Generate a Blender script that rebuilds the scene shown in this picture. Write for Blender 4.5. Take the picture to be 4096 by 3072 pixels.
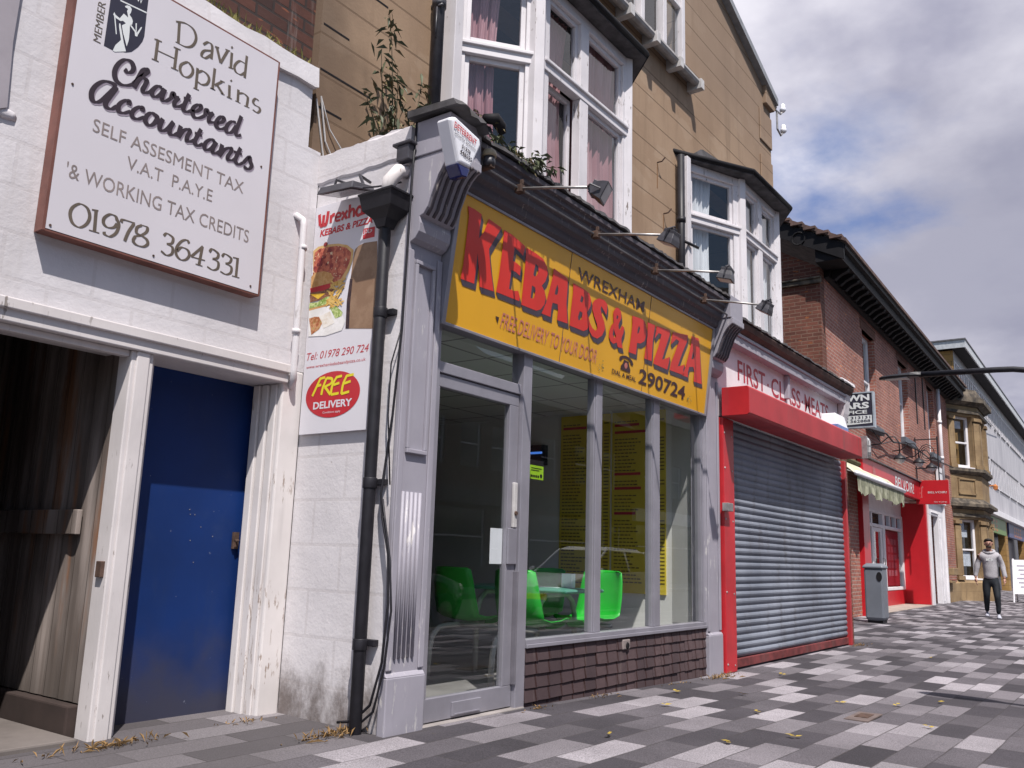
import bpy, bmesh, math, random
from mathutils import Vector, Matrix
R = math.radians
PI = math.pi
random.seed(7)
SC = bpy.context.scene
COL = SC.collection
for o in list(bpy.data.objects):
    bpy.data.objects.remove(o)

# ------------------------------------------------------------------ camera
cam_d = bpy.data.cameras.new('camera')
cam_d.sensor_width = 36.0
cam_d.lens = 36.0 * 3515.0 / 4096.0
cam_d.clip_start = 0.05
cam_d.clip_end = 2000
cam = bpy.data.objects.new('camera', cam_d)
COL.objects.link(cam)
yaw, pitch, roll = R(36.148), R(11.058), R(1.7905)
fw = Vector((math.cos(pitch) * math.cos(yaw), math.cos(pitch) * math.sin(yaw), math.sin(pitch)))
r0 = Vector((math.sin(yaw), -math.cos(yaw), 0))
u0 = r0.cross(fw)
rr = math.cos(roll) * r0 + math.sin(roll) * u0
uu = -math.sin(roll) * r0 + math.cos(roll) * u0
m3 = Matrix((rr, uu, -fw)).transposed()
cam.matrix_world = Matrix.Translation((0, 0, 1.03)) @ m3.to_4x4()
SC.camera = cam

# ------------------------------------------------------------------ light
SUN_FROM = Vector((-0.078, -0.090, 0.208)).normalized()
sun_el = math.asin(SUN_FROM.z)
sun_rot = math.atan2(SUN_FROM.x, SUN_FROM.y)
sd = bpy.data.lights.new('sun', 'SUN')
sd.energy = 5.0
sd.angle = R(0.53)
sd.color = (1.0, 0.945, 0.90)
so = bpy.data.objects.new('sun', sd)
COL.objects.link(so)
so.rotation_euler = (-SUN_FROM).to_track_quat('-Z', 'Y').to_euler()
SC.view_settings.view_transform = 'Standard'
SC.view_settings.look = 'None'
SC.view_settings.exposure = 0.38
SC.view_settings.gamma = 1.0

W = bpy.data.worlds.new('World')
SC.world = W
W.use_nodes = True
nt = W.node_tree
nt.nodes.clear()
N = lambda t: nt.nodes.new(t)
out = N('ShaderNodeOutputWorld')
bg = N('ShaderNodeBackground')
bg.inputs['Strength'].default_value = 0.1
nt.links.new(bg.outputs[0], out.inputs[0])
sky = N('ShaderNodeTexSky')
sky.sky_type = 'NISHITA'
sky.sun_disc = False
sky.sun_elevation = sun_el
sky.sun_rotation = sun_rot
tc = N('ShaderNodeTexCoord')
sep = N('ShaderNodeSeparateXYZ')
nt.links.new(tc.outputs['Generated'], sep.inputs[0])


def wm(op, a, b=None):
    n = N('ShaderNodeMath')
    n.operation = op
    for i, v in enumerate((a, b)):
        if v is None:
            continue
        if isinstance(v, (int, float)):
            n.inputs[i].default_value = v
        else:
            nt.links.new(v, n.inputs[i])
    return n.outputs[0]


zc = wm('ADD', wm('MAXIMUM', sep.outputs[2], 0.0), 0.22)
cx, cy = wm('DIVIDE', sep.outputs[0], zc), wm('DIVIDE', sep.outputs[1], zc)
cmb = N('ShaderNodeCombineXYZ')
nt.links.new(cx, cmb.inputs[0])
nt.links.new(cy, cmb.inputs[1])


def wnoise(scale, detail, off, rough=0.55):
    mp = N('ShaderNodeMapping')
    mp.inputs['Location'].default_value = off
    nt.links.new(cmb.outputs[0], mp.inputs[0])
    n = N('ShaderNodeTexNoise')
    n.inputs['Scale'].default_value = scale
    n.inputs['Detail'].default_value = detail
    n.inputs['Roughness'].default_value = rough
    nt.links.new(mp.outputs[0], n.inputs['Vector'])
    return n.outputs[0]


def wramp(f, a, b):
    n = N('ShaderNodeMapRange')
    n.interpolation_type = 'SMOOTHSTEP'
    n.inputs[1].default_value = a
    n.inputs[2].default_value = b
    nt.links.new(f, n.inputs[0])
    return n.outputs[0]


def wmix(f, a, b):
    n = N('ShaderNodeMix')
    n.data_type = 'RGBA'
    nt.links.new(f, n.inputs[0])
    for i, v in ((6, a), (7, b)):
        if isinstance(v, tuple):
            n.inputs[i].default_value = (*v, 1)
        else:
            nt.links.new(v, n.inputs[i])
    return n.outputs[2]


# a gap in the cloud low over the far roofs, cloud everywhere else
hole = N('ShaderNodeVectorMath')
hole.operation = 'DISTANCE'
nt.links.new(tc.outputs['Generated'], hole.inputs[0])
hole.inputs[1].default_value = (0.886, 0.262, 0.378)
gap = wm('ADD', hole.outputs['Value'], wm('MULTIPLY', wm('SUBTRACT', wnoise(3.2, 7, (3, 1, 0)), 0.5), 0.30))
cover = wramp(gap, 0.015, 0.135)
shade = wramp(wm('ADD', wm('MULTIPLY', wnoise(1.15, 6, (7.3, 2.1, 0), 0.5), 0.8), wm('MULTIPLY', wnoise(4.0, 6, (1.3, 4.1, 0)), 0.25)), 0.30, 0.52)
low = N('ShaderNodeVectorMath')
low.operation = 'DISTANCE'
nt.links.new(tc.outputs['Generated'], low.inputs[0])
low.inputs[1].default_value = (0.94, 0.10, 0.30)
heavy = wramp(wm('ADD', low.outputs['Value'], wm('MULTIPLY', wm('SUBTRACT', wnoise(2.2, 6, (2, 7, 0)), 0.5), 0.4)), 0.33, 0.05)
cloud = wmix(wm('MULTIPLY', heavy, 0.8), wmix(shade, (3.0, 3.0, 4.0), (7.8, 7.6, 8.2)), (2.1, 2.15, 3.0))
blue = wmix(wramp(wnoise(5.0, 6, (0, 9, 0)), 0.35, 0.8), (0.75, 1.50, 3.9), (2.2, 2.8, 4.6))
hs = N('ShaderNodeMix')
hs.data_type = 'RGBA'
hs.inputs[0].default_value = 0.85
nt.links.new(sky.outputs[0], hs.inputs[6])
nt.links.new(blue, hs.inputs[7])
# the bank of cloud stands over the far end of the street; overhead and behind us the sky is clear
bank = N('ShaderNodeVectorMath')
bank.operation = 'DISTANCE'
nt.links.new(tc.outputs['Generated'], bank.inputs[0])
bank.inputs[1].default_value = (0.88, 0.18, 0.40)
edge_d = wm('ADD', bank.outputs['Value'], wm('MULTIPLY', wm('SUBTRACT', wnoise(1.6, 6, (5, 2, 0)), 0.5), 0.9))
inside = wramp(edge_d, 0.95, 0.62)
clear = N('ShaderNodeMix')
clear.data_type = 'RGBA'
nt.links.new(inside, clear.inputs[0])
nt.links.new(sky.outputs[0], clear.inputs[6])
nt.links.new(wmix(cover, hs.outputs[2], cloud), clear.inputs[7])
nt.links.new(clear.outputs[2], bg.inputs['Color'])


# ------------------------------------------------------------------ materials
def c4(c):
    return (*c, 1) if len(c) == 3 else c


class Mat:
    """small procedural material builder on world position"""
    def __init__(s, name, rough=0.7, metal=0.0, spec=0.4):
        s.m = bpy.data.materials.new(name)
        s.m.use_nodes = True
        s.t = s.m.node_tree
        s.b = s.t.nodes['Principled BSDF']
        s.b.inputs['Roughness'].default_value = rough
        s.b.inputs['Metallic'].default_value = metal
        s.b.inputs['Specular IOR Level'].default_value = spec
        g = s.n('ShaderNodeNewGeometry')
        s.pos = g.outputs['Position']
        sp = s.n('ShaderNodeSeparateXYZ')
        s.l(s.pos, sp.inputs[0])
        s.x, s.y, s.z = sp.outputs
        s.bumps = []

    def n(s, t):
        return s.t.nodes.new(t)

    def l(s, a, b):
        s.t.links.new(a, b)

    def put(s, v, sock):
        if isinstance(v, (int, float)):
            sock.default_value = v
        elif isinstance(v, tuple):
            sock.default_value = c4(v) if sock.type == 'RGBA' else v
        else:
            s.l(v, sock)

    def ma(s, op, a, b=0.0, c=None):
        n = s.n('ShaderNodeMath')
        n.operation = op
        s.put(a, n.inputs[0])
        s.put(b, n.inputs[1])
        if c is not None:
            s.put(c, n.inputs[2])
        return n.outputs[0]

    def vec(s, x, y, z=0.0):
        n = s.n('ShaderNodeCombineXYZ')
        for i, v in enumerate((x, y, z)):
            s.put(v, n.inputs[i])
        return n.outputs[0]

    def noise(s, scale, detail=4, stretch=None, rough=0.55, vec=None):
        v = vec if vec is not None else s.pos
        if stretch:
            mp = s.n('ShaderNodeMapping')
            mp.inputs['Scale'].default_value = stretch
            s.l(v, mp.inputs[0])
            v = mp.outputs[0]
        n = s.n('ShaderNodeTexNoise')
        n.inputs['Scale'].default_value = scale
        n.inputs['Detail'].default_value = detail
        n.inputs['Roughness'].default_value = rough
        s.l(v, n.inputs['Vector'])
        return n.outputs[0]

    def ramp(s, f, a, b, lo=0.0, hi=1.0):
        n = s.n('ShaderNodeMapRange')
        n.interpolation_type = 'SMOOTHSTEP'
        for i, v in ((1, a), (2, b), (3, lo), (4, hi)):
            n.inputs[i].default_value = v
        s.put(f, n.inputs[0])
        return n.outputs[0]

    def mix(s, f, a, b, mode='MIX'):
        n = s.n('ShaderNodeMix')
        n.data_type = 'RGBA'
        n.blend_type = mode
        s.put(f, n.inputs[0])
        s.put(a, n.inputs[6])
        s.put(b, n.inputs[7])
        return n.outputs[2]

    def color(s, v):
        s.put(v, s.b.inputs['Base Color'])
        return s

    def bump(s, h, strength=0.3, dist=0.01):
        n = s.n('ShaderNodeBump')
        n.inputs['Strength'].default_value = strength
        n.inputs['Distance'].default_value = dist
        s.l(h, n.inputs['Height'])
        if s.bumps:
            s.l(s.bumps[-1], n.inputs['Normal'])
        s.bumps.append(n.outputs[0])
        s.l(n.outputs[0], s.b.inputs['Normal'])
        return s

    def brick(s, w, h, mortar=0.012, offset=0.5, c1=(1, 1, 1), c2=(1, 1, 1), cm=(0, 0, 0), smooth=0.1, bias=0.0, dz=0.0):
        n = s.n('ShaderNodeTexBrick')
        n.offset = offset
        n.inputs['Scale'].default_value = 1
        n.inputs['Brick Width'].default_value = w
        n.inputs['Row Height'].default_value = h
        n.inputs['Mortar Size'].default_value = mortar
        n.inputs['Mortar Smooth'].default_value = smooth
        n.inputs['Bias'].default_value = bias
        n.inputs['Color1'].default_value = c4(c1)
        n.inputs['Color2'].default_value = c4(c2)
        n.inputs['Mortar'].default_value = c4(cm)
        s.l(s.vec(s.ma('ADD', s.x, s.y), s.ma('ADD', s.z, dz)), n.inputs['Vector'])
        return n


def simple(name, c, rough=0.6, metal=0.0, var=0.25, scale=9, bump=0.12, spec=0.4, dirt=0.0):
    m = Mat(name, rough, metal, spec)
    k = 1 - var
    n = m.ramp(m.noise(scale, 6), 0.3, 0.7)
    v = m.mix(n, tuple(x * k for x in c), c)
    if dirt:
        v = m.mix(m.ramp(m.noise(2.3, 8, (1, 1, 0.22), 0.68), 0.50, 0.74, 0, dirt), v, (0.09, 0.075, 0.065))
    m.color(v)
    if bump:
        m.bump(m.noise(scale * 6, 4), bump, 0.004)
    return m.m


def edge(mm, f, wid):
    fr = mm.ma('FRACT', f)
    d = mm.ma('MINIMUM', fr, mm.ma('SUBTRACT', 1.0, fr))
    return mm.ramp(d, wid * 0.4, wid, 1.0, 0.0)


MT = {}


def painted_wall(name, base, joints, dirt_top, jh=0.225, jw=0.45, js=0.5):
    """white paint over blocks, chipped and dirty towards the pavement"""
    m = Mat(name, 0.75, 0, 0.25)
    n1 = m.ramp(m.noise(1.6, 8, None, 0.65), 0.3, 0.75)
    col = m.mix(n1, tuple(c * 0.86 for c in base), base)
    streak = m.ramp(m.noise(5, 6, (1, 1, 0.12), 0.6), 0.55, 0.8, 0, 0.35)
    col = m.mix(streak, col, (0.42, 0.38, 0.35))
    low = m.ramp(m.z, 0.05, dirt_top, 1.0, 0.0)
    spl = m.ramp(m.ma('ADD', m.ma('MULTIPLY', low, 0.62), m.ma('MULTIPLY', m.noise(6, 9, (1, 1, .6), 0.72), 1.0)), 0.80, 1.22, 0, 0.9)
    col = m.mix(spl, col, (0.12, 0.095, 0.085))
    chip = m.ramp(m.noise(26, 6, None, 0.7), 0.66, 0.70)
    chip2 = m.ma('MULTIPLY', chip, m.ramp(m.noise(1.3, 3), 0.48, 0.66))
    col = m.mix(m.ma('MULTIPLY', chip2, 0.75), col, (0.26, 0.20, 0.17))
    if joints:
        b = m.brick(jw, jh, 0.010, 0.5)
        col = m.mix(m.ma('MULTIPLY', b.outputs['Fac'], joints), col, (0.36, 0.32, 0.31))
        m.bump(m.ma('SUBTRACT', 1.0, b.outputs['Fac']), js, 0.006)
    m.color(col)
    m.bump(m.noise(3, 6, None, 0.6), 0.22, 0.04)
    m.bump(m.noise(55, 5), 0.25, 0.006)
    return m.m


MT['white_wall'] = painted_wall('painted_white_wall', (0.635, 0.61, 0.63), 0.16, 0.55, js=0.2)
MT['white_return'] = painted_wall('painted_white_return', (0.66, 0.63, 0.645), 0.22, 0.8, 0.265, 0.5, 0.15)


def tan_wall():
    m = Mat('tan_render', 0.85, 0, 0.2)
    n1 = m.ramp(m.noise(0.8, 7, None, 0.6), 0.3, 0.72)
    col = m.mix(n1, (0.262, 0.176, 0.115), (0.340, 0.238, 0.160))
    st = m.ramp(m.noise(3.5, 8, (1, 1, 0.1), 0.66), 0.46, 0.74, 0, 0.6)
    patch = m.ramp(m.noise(1.7, 4, (1, 1, 1.6), 0.5), 0.58, 0.62, 0, 0.22)
    col = m.mix(patch, col, (0.42, 0.32, 0.235))
    col = m.mix(st, col, (0.19, 0.13, 0.085))
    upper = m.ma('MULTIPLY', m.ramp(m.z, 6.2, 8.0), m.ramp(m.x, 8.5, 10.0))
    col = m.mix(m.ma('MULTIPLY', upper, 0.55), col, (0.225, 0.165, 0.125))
    left_tone = m.ramp(m.ma('ADD', m.x, m.ma('MULTIPLY', m.noise(2.2, 6), 0.9)), 4.15, 4.75, 0.72, 0.0)  # wall gets darker towards its left end
    col = m.mix(left_tone, col, (0.105, 0.072, 0.052))
    b = m.brick(60.0, 0.305, 0.009, 0.43, dz=0.05)
    col = m.mix(m.ma('MULTIPLY', b.outputs['Fac'], 0.6), col, (0.11, 0.07, 0.045))
    m.color(col)
    m.bump(m.ma('SUBTRACT', 1.0, b.outputs['Fac']), 0.55, 0.012)
    m.bump(m.noise(40, 6), 0.25, 0.006)
    return m.m


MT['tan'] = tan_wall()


def brick_mat(name, c1, c2, cm, dark=0.0, w=0.225, h=0.075, streak=None, spots=None):
    m = Mat(name, 0.85, 0, 0.2)
    b = m.brick(w, h, 0.010, 0.5, c1, c2, cm, 0.15)
    n = m.ramp(m.noise(1.1, 7, None, 0.62), 0.3, 0.7)
    col = m.mix(n, m.mix(1.0, b.outputs['Color'], (0.62, 0.6, 0.62), 'MULTIPLY'), b.outputs['Color'])
    n2 = m.ramp(m.noise(11, 4, (1, 1, 2.5)), 0.35, 0.7)
    col = m.mix(m.ma('MULTIPLY', n2, 0.4), col, tuple(x * 0.5 for x in c1))
    if spots:
        sp = m.ramp(m.noise(4.5, 2, (1, 1, 3)), 0.66, 0.7)
        col = m.mix(m.ma('MULTIPLY', sp, 0.7), col, spots)
    if streak:
        sk = m.ramp(m.noise(9, 6, (1, 1, 0.09), 0.6), 0.58, 0.74, 0, 0.55)
        col = m.mix(sk, col, streak)
    m.color(col)
    m.bump(m.ma('SUBTRACT', 1.0, b.outputs['Fac']), 0.6, 0.01)
    m.bump(m.noise(60, 4), 0.25, 0.004)
    return m.m


MT['red_brick'] = brick_mat('red_brick', (0.44, 0.175, 0.130), (0.31, 0.118, 0.092), (0.42, 0.33, 0.28), spots=(0.66, 0.27, 0.13))
MT['gable_brick'] = brick_mat('gable_brick', (0.22, 0.085, 0.06), (0.13, 0.055, 0.042), (0.24, 0.15, 0.11), spots=(0.34, 0.11, 0.035))
MT['dark_brick'] = brick_mat('dark_brick', (0.125, 0.055, 0.042), (0.065, 0.038, 0.034), (0.05, 0.042, 0.04), w=0.26, h=0.09, streak=(0.34, 0.30, 0.28), spots=(0.24, 0.085, 0.045))
MT['yellow_brick'] = brick_mat('yellow_brick', (0.44, 0.27, 0.10), (0.36, 0.21, 0.075), (0.17, 0.11, 0.06), w=0.9, h=0.3)
MT['terrace_brick'] = brick_mat('terrace_brick', (0.16, 0.07, 0.05), (0.12, 0.055, 0.042), (0.13, 0.11, 0.10))
MT['riser'] = brick_mat('brown_hung_tiles', (0.115, 0.078, 0.080), (0.080, 0.056, 0.060), (0.05, 0.022, 0.020), w=0.16, h=2.0, streak=(0.17, 0.13, 0.12))
MT['sandstone'] = None
m = Mat('sandstone', 0.85, 0, 0.2)
b = m.brick(0.9, 0.34, 0.006, 0.5)
col = m.mix(m.ramp(m.noise(1.4, 8, None, 0.65), 0.3, 0.72), (0.20, 0.135, 0.075), (0.33, 0.235, 0.13))
col = m.mix(m.ramp(m.noise(4, 6, (1, 1, 0.3)), 0.55, 0.8, 0, 0.6), col, (0.10, 0.075, 0.055))
col = m.mix(m.ma('MULTIPLY', b.outputs['Fac'], 0.35), col, (0.10, 0.07, 0.05))
m.color(col).bump(m.noise(30, 6), 0.3, 0.01)
MT['sandstone'] = m.m
m = Mat('weathered_ledge_stone', 0.9, 0, 0.2)
m.color(m.mix(m.ramp(m.noise(5, 7), 0.35, 0.7), (0.055, 0.048, 0.042), (0.17, 0.14, 0.105))).bump(m.noise(30, 6), 0.4, 0.01)
MT['ledge'] = m.m


def paint(name, c, chips=0.5, rough=0.55, under=(0.16, 0.13, 0.11), grain=True, thr=0.60):
    """old gloss paint on timber, cracked and flaking in places"""
    m = Mat(name, rough, 0, 0.4)
    col = m.mix(m.ramp(m.noise(2.5, 7), 0.3, 0.7), tuple(x * 0.87 for x in c), c)
    fl = m.ma('MULTIPLY', m.ramp(m.noise(34, 6, (1, 1, 0.22), 0.65), thr, thr + 0.05), m.ramp(m.noise(1.9, 5), 0.45, 0.62))
    col = m.mix(m.ma('MULTIPLY', fl, chips), col, under)
    drip = m.ramp(m.noise(14, 5, (1, 1, 0.08)), 0.58, 0.78, 0, 0.3)
    col = m.mix(drip, col, tuple(x * 0.6 for x in c))
    m.color(col)
    m.bump(m.noise(45, 5, (1, 1, 0.2)), 0.25, 0.004)
    return m.m


MT['white_timber'] = paint('white_window_paint', (0.66, 0.63, 0.65), 1.0)
MT['cream_timber'] = paint('cream_frame_paint', (0.63, 0.59, 0.585), 0.8)
MT['jamb_paint'] = paint('peeling_jamb_paint', (0.67, 0.63, 0.62), 0.9, 0.75, (0.26, 0.19, 0.15), thr=0.57)
MT['white_trim'] = paint('white_shop_trim', (0.76, 0.74, 0.76), 0.15)
MT['lilac'] = paint('lilac_grey_paint', (0.325, 0.31, 0.355), 0.75, 0.55, (0.55, 0.53, 0.52), thr=0.58)
MT['cornice_grey'] = paint('dark_grey_cornice_paint', (0.080, 0.068, 0.080), 0.8, 0.6, (0.33, 0.29, 0.27), thr=0.58)
MT['alu'] = simple('grey_aluminium', (0.31, 0.30, 0.34), 0.42, 0.35, 0.15, 5, 0.05, dirt=0.25)
MT['alu_dark'] = simple('shaded_alloy', (0.20, 0.19, 0.215), 0.45, 0.3, 0.2, 5, 0.05, dirt=0.2)
MT['black_iron'] = simple('black_iron_paint', (0.017, 0.016, 0.021), 0.5, 0.0, 0.4, 12, 0.1, 0.35)
MT['grey_black'] = simple('charcoal_paint', (0.055, 0.053, 0.064), 0.45, 0.0, 0.35, 12, 0.1, 0.5)
MT['black_timber'] = simple('black_eaves_paint', (0.012, 0.011, 0.013), 0.7, 0.0, 0.3, 6, 0.1, 0.2)
MT['slate'] = simple('mossy_slate', (0.085, 0.080, 0.085), 0.8, 0.0, 0.6, 7, 0.5, dirt=0.5)
MT['moss'] = simple('dry_moss', (0.12, 0.105, 0.05), 0.95, 0, 0.6, 30, 0.6)
MT['lead'] = simple('lead_flashing', (0.15, 0.145, 0.155), 0.6, 0.2, 0.4, 6, 0.3)
MT['tile_roof'] = simple('brown_roof_tiles', (0.14, 0.085, 0.07), 0.85, 0, 0.5, 5, 0.4)
MT['rust_gutter'] = simple('rusty_gutter', (0.10, 0.052, 0.040), 0.7, 0.2, 0.55, 6, 0.3)
MT['steel'] = simple('galvanised_tube', (0.42, 0.40, 0.39), 0.45, 0.6, 0.35, 14, 0.1)
MT['rust'] = simple('rusty_iron', (0.11, 0.065, 0.048), 0.85, 0.1, 0.5, 20, 0.3)
MT['red'] = simple('red_gloss_paint', (0.52, 0.020, 0.028), 0.42, 0, 0.25, 3, 0.08, 0.45, 0.35)
MT['red_faded'] = simple('red_powder_coat', (0.44, 0.038, 0.045), 0.55, 0, 0.28, 2, 0.08, 0.35, 0.4)
MT['shop_red'] = simple('shop_front_red', (0.48, 0.014, 0.022), 0.4, 0, 0.1, 3, 0.03)
MT['dark_red_rail'] = simple('scuffed_red_rail', (0.20, 0.040, 0.040), 0.7, 0, 0.5, 9, 0.1, dirt=0.6)
MT['pale_box'] = simple('pale_grey_plastic', (0.55, 0.53, 0.52), 0.5)
MT['white_plastic'] = simple('white_plastic', (0.78, 0.78, 0.82), 0.35, 0, 0.06, 5, 0.02, 0.5)
MT['blue_lens'] = simple('dark_blue_lens', (0.012, 0.014, 0.09), 0.2, 0, 0.1, 5, 0, 0.6)
MT['cream_plastic'] = simple('aged_cream_plastic', (0.38, 0.31, 0.21), 0.5)
MT['sign_white'] = simple('sign_board_white', (0.60, 0.57, 0.605), 0.45, 0, 0.05, 1.2, 0.02, 0.4)
MT['sign_edge'] = simple('brown_sign_edge', (0.20, 0.080, 0.062), 0.55, 0, 0.35, 6, 0.1)
MT['ink_brown'] = simple('olive_brown_lettering', (0.125, 0.098, 0.075), 0.6, 0, 0.25, 8, 0)
MT['ink_dark'] = simple('dark_script_lettering', (0.035, 0.022, 0.03), 0.5, 0, 0.2, 8, 0)
MT['ink_shadow'] = simple('lettering_drop_shade', (0.30, 0.25, 0.30), 0.5, 0, 0.1, 8, 0)
MT['ink_grey'] = simple('grey_brown_lettering', (0.26, 0.215, 0.205), 0.6, 0, 0.25, 8, 0)
MT['crest_dark'] = simple('crest_blue_black', (0.028, 0.026, 0.045), 0.5, 0, 0.2, 5, 0)
MT['crest_white'] = simple('crest_white', (0.66, 0.68, 0.68), 0.5, 0, 0.05, 5, 0)
MT['kyellow'] = simple('faded_yellow_panel', (0.74, 0.375, 0.018), 0.4, 0, 0.10, 1.5, 0.0, 0.5)
MT['kred'] = simple('vinyl_red', (0.68, 0.034, 0.024), 0.4, 0, 0.12, 3, 0.0, 0.5)
MT['kshadow'] = simple('vinyl_slate_grey', (0.075, 0.058, 0.078), 0.4, 0, 0.1, 3, 0)
MT['kink'] = simple('vinyl_dark_brown', (0.055, 0.024, 0.026), 0.4, 0, 0.1, 3, 0)
MT['kpink'] = simple('faded_pink_script', (0.60, 0.20, 0.16), 0.5, 0, 0.3, 30, 0)
MT['poster_white'] = simple('poster_white', (0.66, 0.64, 0.68), 0.4, 0, 0.05, 2, 0)
MT['poster_red'] = simple('poster_red', (0.50, 0.030, 0.040), 0.45, 0, 0.1, 4, 0)
MT['poster_yellow'] = simple('poster_yellow', (0.72, 0.62, 0.03), 0.45, 0, 0.08, 4, 0)
MT['blue_door'] = None
m = Mat('scuffed_blue_door', 0.6, 0, 0.25)
col = m.mix(m.ramp(m.noise(1.3, 7), 0.3, 0.7), (0.0020, 0.018, 0.092), (0.003, 0.026, 0.135))
col = m.mix(m.ma('MULTIPLY', m.ramp(m.ma('ADD', m.z, m.ma('MULTIPLY', m.noise(3, 7), 0.7)), 0.45, 0.95, 1, 0), 0.8), col, (0.048, 0.045, 0.055))
col = m.mix(m.ramp(m.noise(7, 8, (1, 1, 0.15), 0.7), 0.52, 0.78, 0, 0.35), col, (0.022, 0.038, 0.090))
col = m.mix(m.ramp(m.noise(2.2, 8, None, 0.72), 0.55, 0.75, 0, 0.25), col, (0.035, 0.055, 0.11))
col = m.mix(m.ramp(m.noise(24, 3), 0.735, 0.75, 0, 0.6), col, (0.22, 0.24, 0.30))
m.color(col).bump(m.noise(30, 5), 0.1, 0.004)
MT['blue_door'] = m.m
m = Mat('rust_streaked_sheeting', 0.75, 0.0, 0.3)
col = m.mix(m.ramp(m.noise(4, 6, (1, 1, 0.2)), 0.35, 0.7), (0.12, 0.098, 0.086), (0.34, 0.29, 0.265))
col = m.mix(m.ramp(m.noise(6, 7, (1, 1, 0.14), 0.6), 0.52, 0.68, 0, 0.85), col, (0.24, 0.105, 0.045))
col = m.mix(m.ramp(m.z, 0.15, 0.6, 0.75, 0), col, (0.10, 0.085, 0.075))
pl_e = edge(m, m.ma('DIVIDE', m.y, 0.145), 0.035)
col = m.mix(m.ma('MULTIPLY', pl_e, 0.7), col, (0.05, 0.038, 0.032))
col = m.mix(m.ramp(m.noise(38, 6, (1, 1, 0.05), .65), .45, .7, 0, .4), col, (0.10, 0.075, 0.06))
m.color(col).bump(m.ma('SUBTRACT', 1.0, pl_e), 0.4, 0.006)
MT['sheeting'] = m.m
MT['garage_dark'] = simple('unlit_garage_wall', (0.045, 0.030, 0.026), 0.9, 0, 0.4, 3, 0.2)  # near black in place of shade, keeps bounced light low inside
MT['concrete'] = simple('old_concrete', (0.27, 0.245, 0.235), 0.9, 0, 0.35, 3, 0.4)
MT['beige_step'] = simple('beige_step', (0.36, 0.29, 0.25), 0.85, 0, 0.25, 5, 0.2)
MT['grey_render'] = simple('grey_render', (0.34, 0.31, 0.34), 0.85, 0, 0.25, 2, 0.2)

# paving: three greys of 600 x 200 slab laid in rows along the street
m = Mat('setts', 0.85, 0, 0.25)
wob = m.ma('MULTIPLY', m.ma('SUBTRACT', m.noise(1.1, 2), 0.5), 0.03)
row_f = m.ma('DIVIDE', m.ma('ADD', m.ma('ADD', m.y, 0.155), wob), 0.2085)
row = m.ma('FLOOR', row_f)
shift = m.ma('MULTIPLY', m.ma('FRACT', m.ma('MULTIPLY', row, 0.3571)), 0.605)
col_f = m.ma('DIVIDE', m.ma('ADD', m.ma('ADD', m.x, shift), 0.1), 0.605)
cel = m.ma('FLOOR', col_f)
wn = m.n('ShaderNodeTexWhiteNoise')
wn.noise_dimensions = '2D'
m.l(m.vec(cel, row), wn.inputs['Vector'])
rp = m.n('ShaderNodeValToRGB')
rp.color_ramp.interpolation = 'CONSTANT'
els = rp.color_ramp.elements
els[0].position = 0.0
els[0].color = (0.052, 0.047, 0.054, 1)
els[1].position = 0.30
els[1].color = (0.096, 0.087, 0.097, 1)
e = els.new(0.60)
e.color = (0.172, 0.157, 0.171, 1)
e = els.new(0.79)
e.color = (0.268, 0.248, 0.266, 1)
rown = m.n('ShaderNodeTexWhiteNoise')
rown.noise_dimensions = '1D'
m.l(row, rown.inputs['W'])
# neighbours along a row are laid so that no two of one shade touch, with some laid at random
val = m.ma('FRACT', m.ma('ADD', m.ma('ADD', m.ma('MULTIPLY', cel, 0.382), rown.outputs['Value']), m.ma('MULTIPLY', wn.outputs['Value'], 0.30)))
m.l(val, rp.inputs[0])
fine = m.ramp(m.noise(130, 3, None, 0.7), 0.3, 0.7, 0.60, 1.36)
tone = m.ramp(wn.outputs['Value'], 0.0, 1.0, 0.86, 1.14)
colr = m.mix(1.0, rp.outputs[0], m.vec(m.ma('MULTIPLY', fine, tone), m.ma('MULTIPLY', fine, tone), m.ma('MULTIPLY', fine, tone)), 'MULTIPLY')
blot = m.ramp(m.noise(0.9, 8, None, 0.7), 0.35, 0.7, 0.80, 1.10)
colr = m.mix(1.0, colr, m.vec(blot, blot, blot), 'MULTIPLY')
# slabs by the walls are worn to one grey
worn = m.ramp(m.ma('ADD', m.ma('SUBTRACT', m.y, m.ma('MULTIPLY', m.x, 0.16)), m.ma('MULTIPLY', m.noise(2.0, 5), 0.5)), 2.9, 3.45, 0.0, 0.5)
colr = m.mix(worn, colr, (0.095, 0.086, 0.087))


jn = m.ma('MAXIMUM', edge(m, row_f, 0.030), edge(m, col_f, 0.010))
colr = m.mix(m.ma('MULTIPLY', jn, m.ramp(m.noise(3, 4), .3, .7, .35, .9)), colr, (0.045, 0.040, 0.040))
spot = m.ramp(m.noise(11, 2), 0.735, 0.75, 0, 0.5)
colr = m.mix(spot, colr, (0.06, 0.05, 0.045))
m.color(colr)
m.bump(m.ma('SUBTRACT', 1.0, jn), 0.35, 0.006)
m.bump(m.noise(150, 3), 0.35, 0.004)
MT['paving'] = m.m
MT['asphalt'] = simple('asphalt', (0.05, 0.05, 0.052), 0.9, 0, 0.3, 20, 0.4)
MT['kerb'] = simple('kerb_stone', (0.24, 0.22, 0.21), 0.85, 0, 0.3, 6, 0.3)


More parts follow.
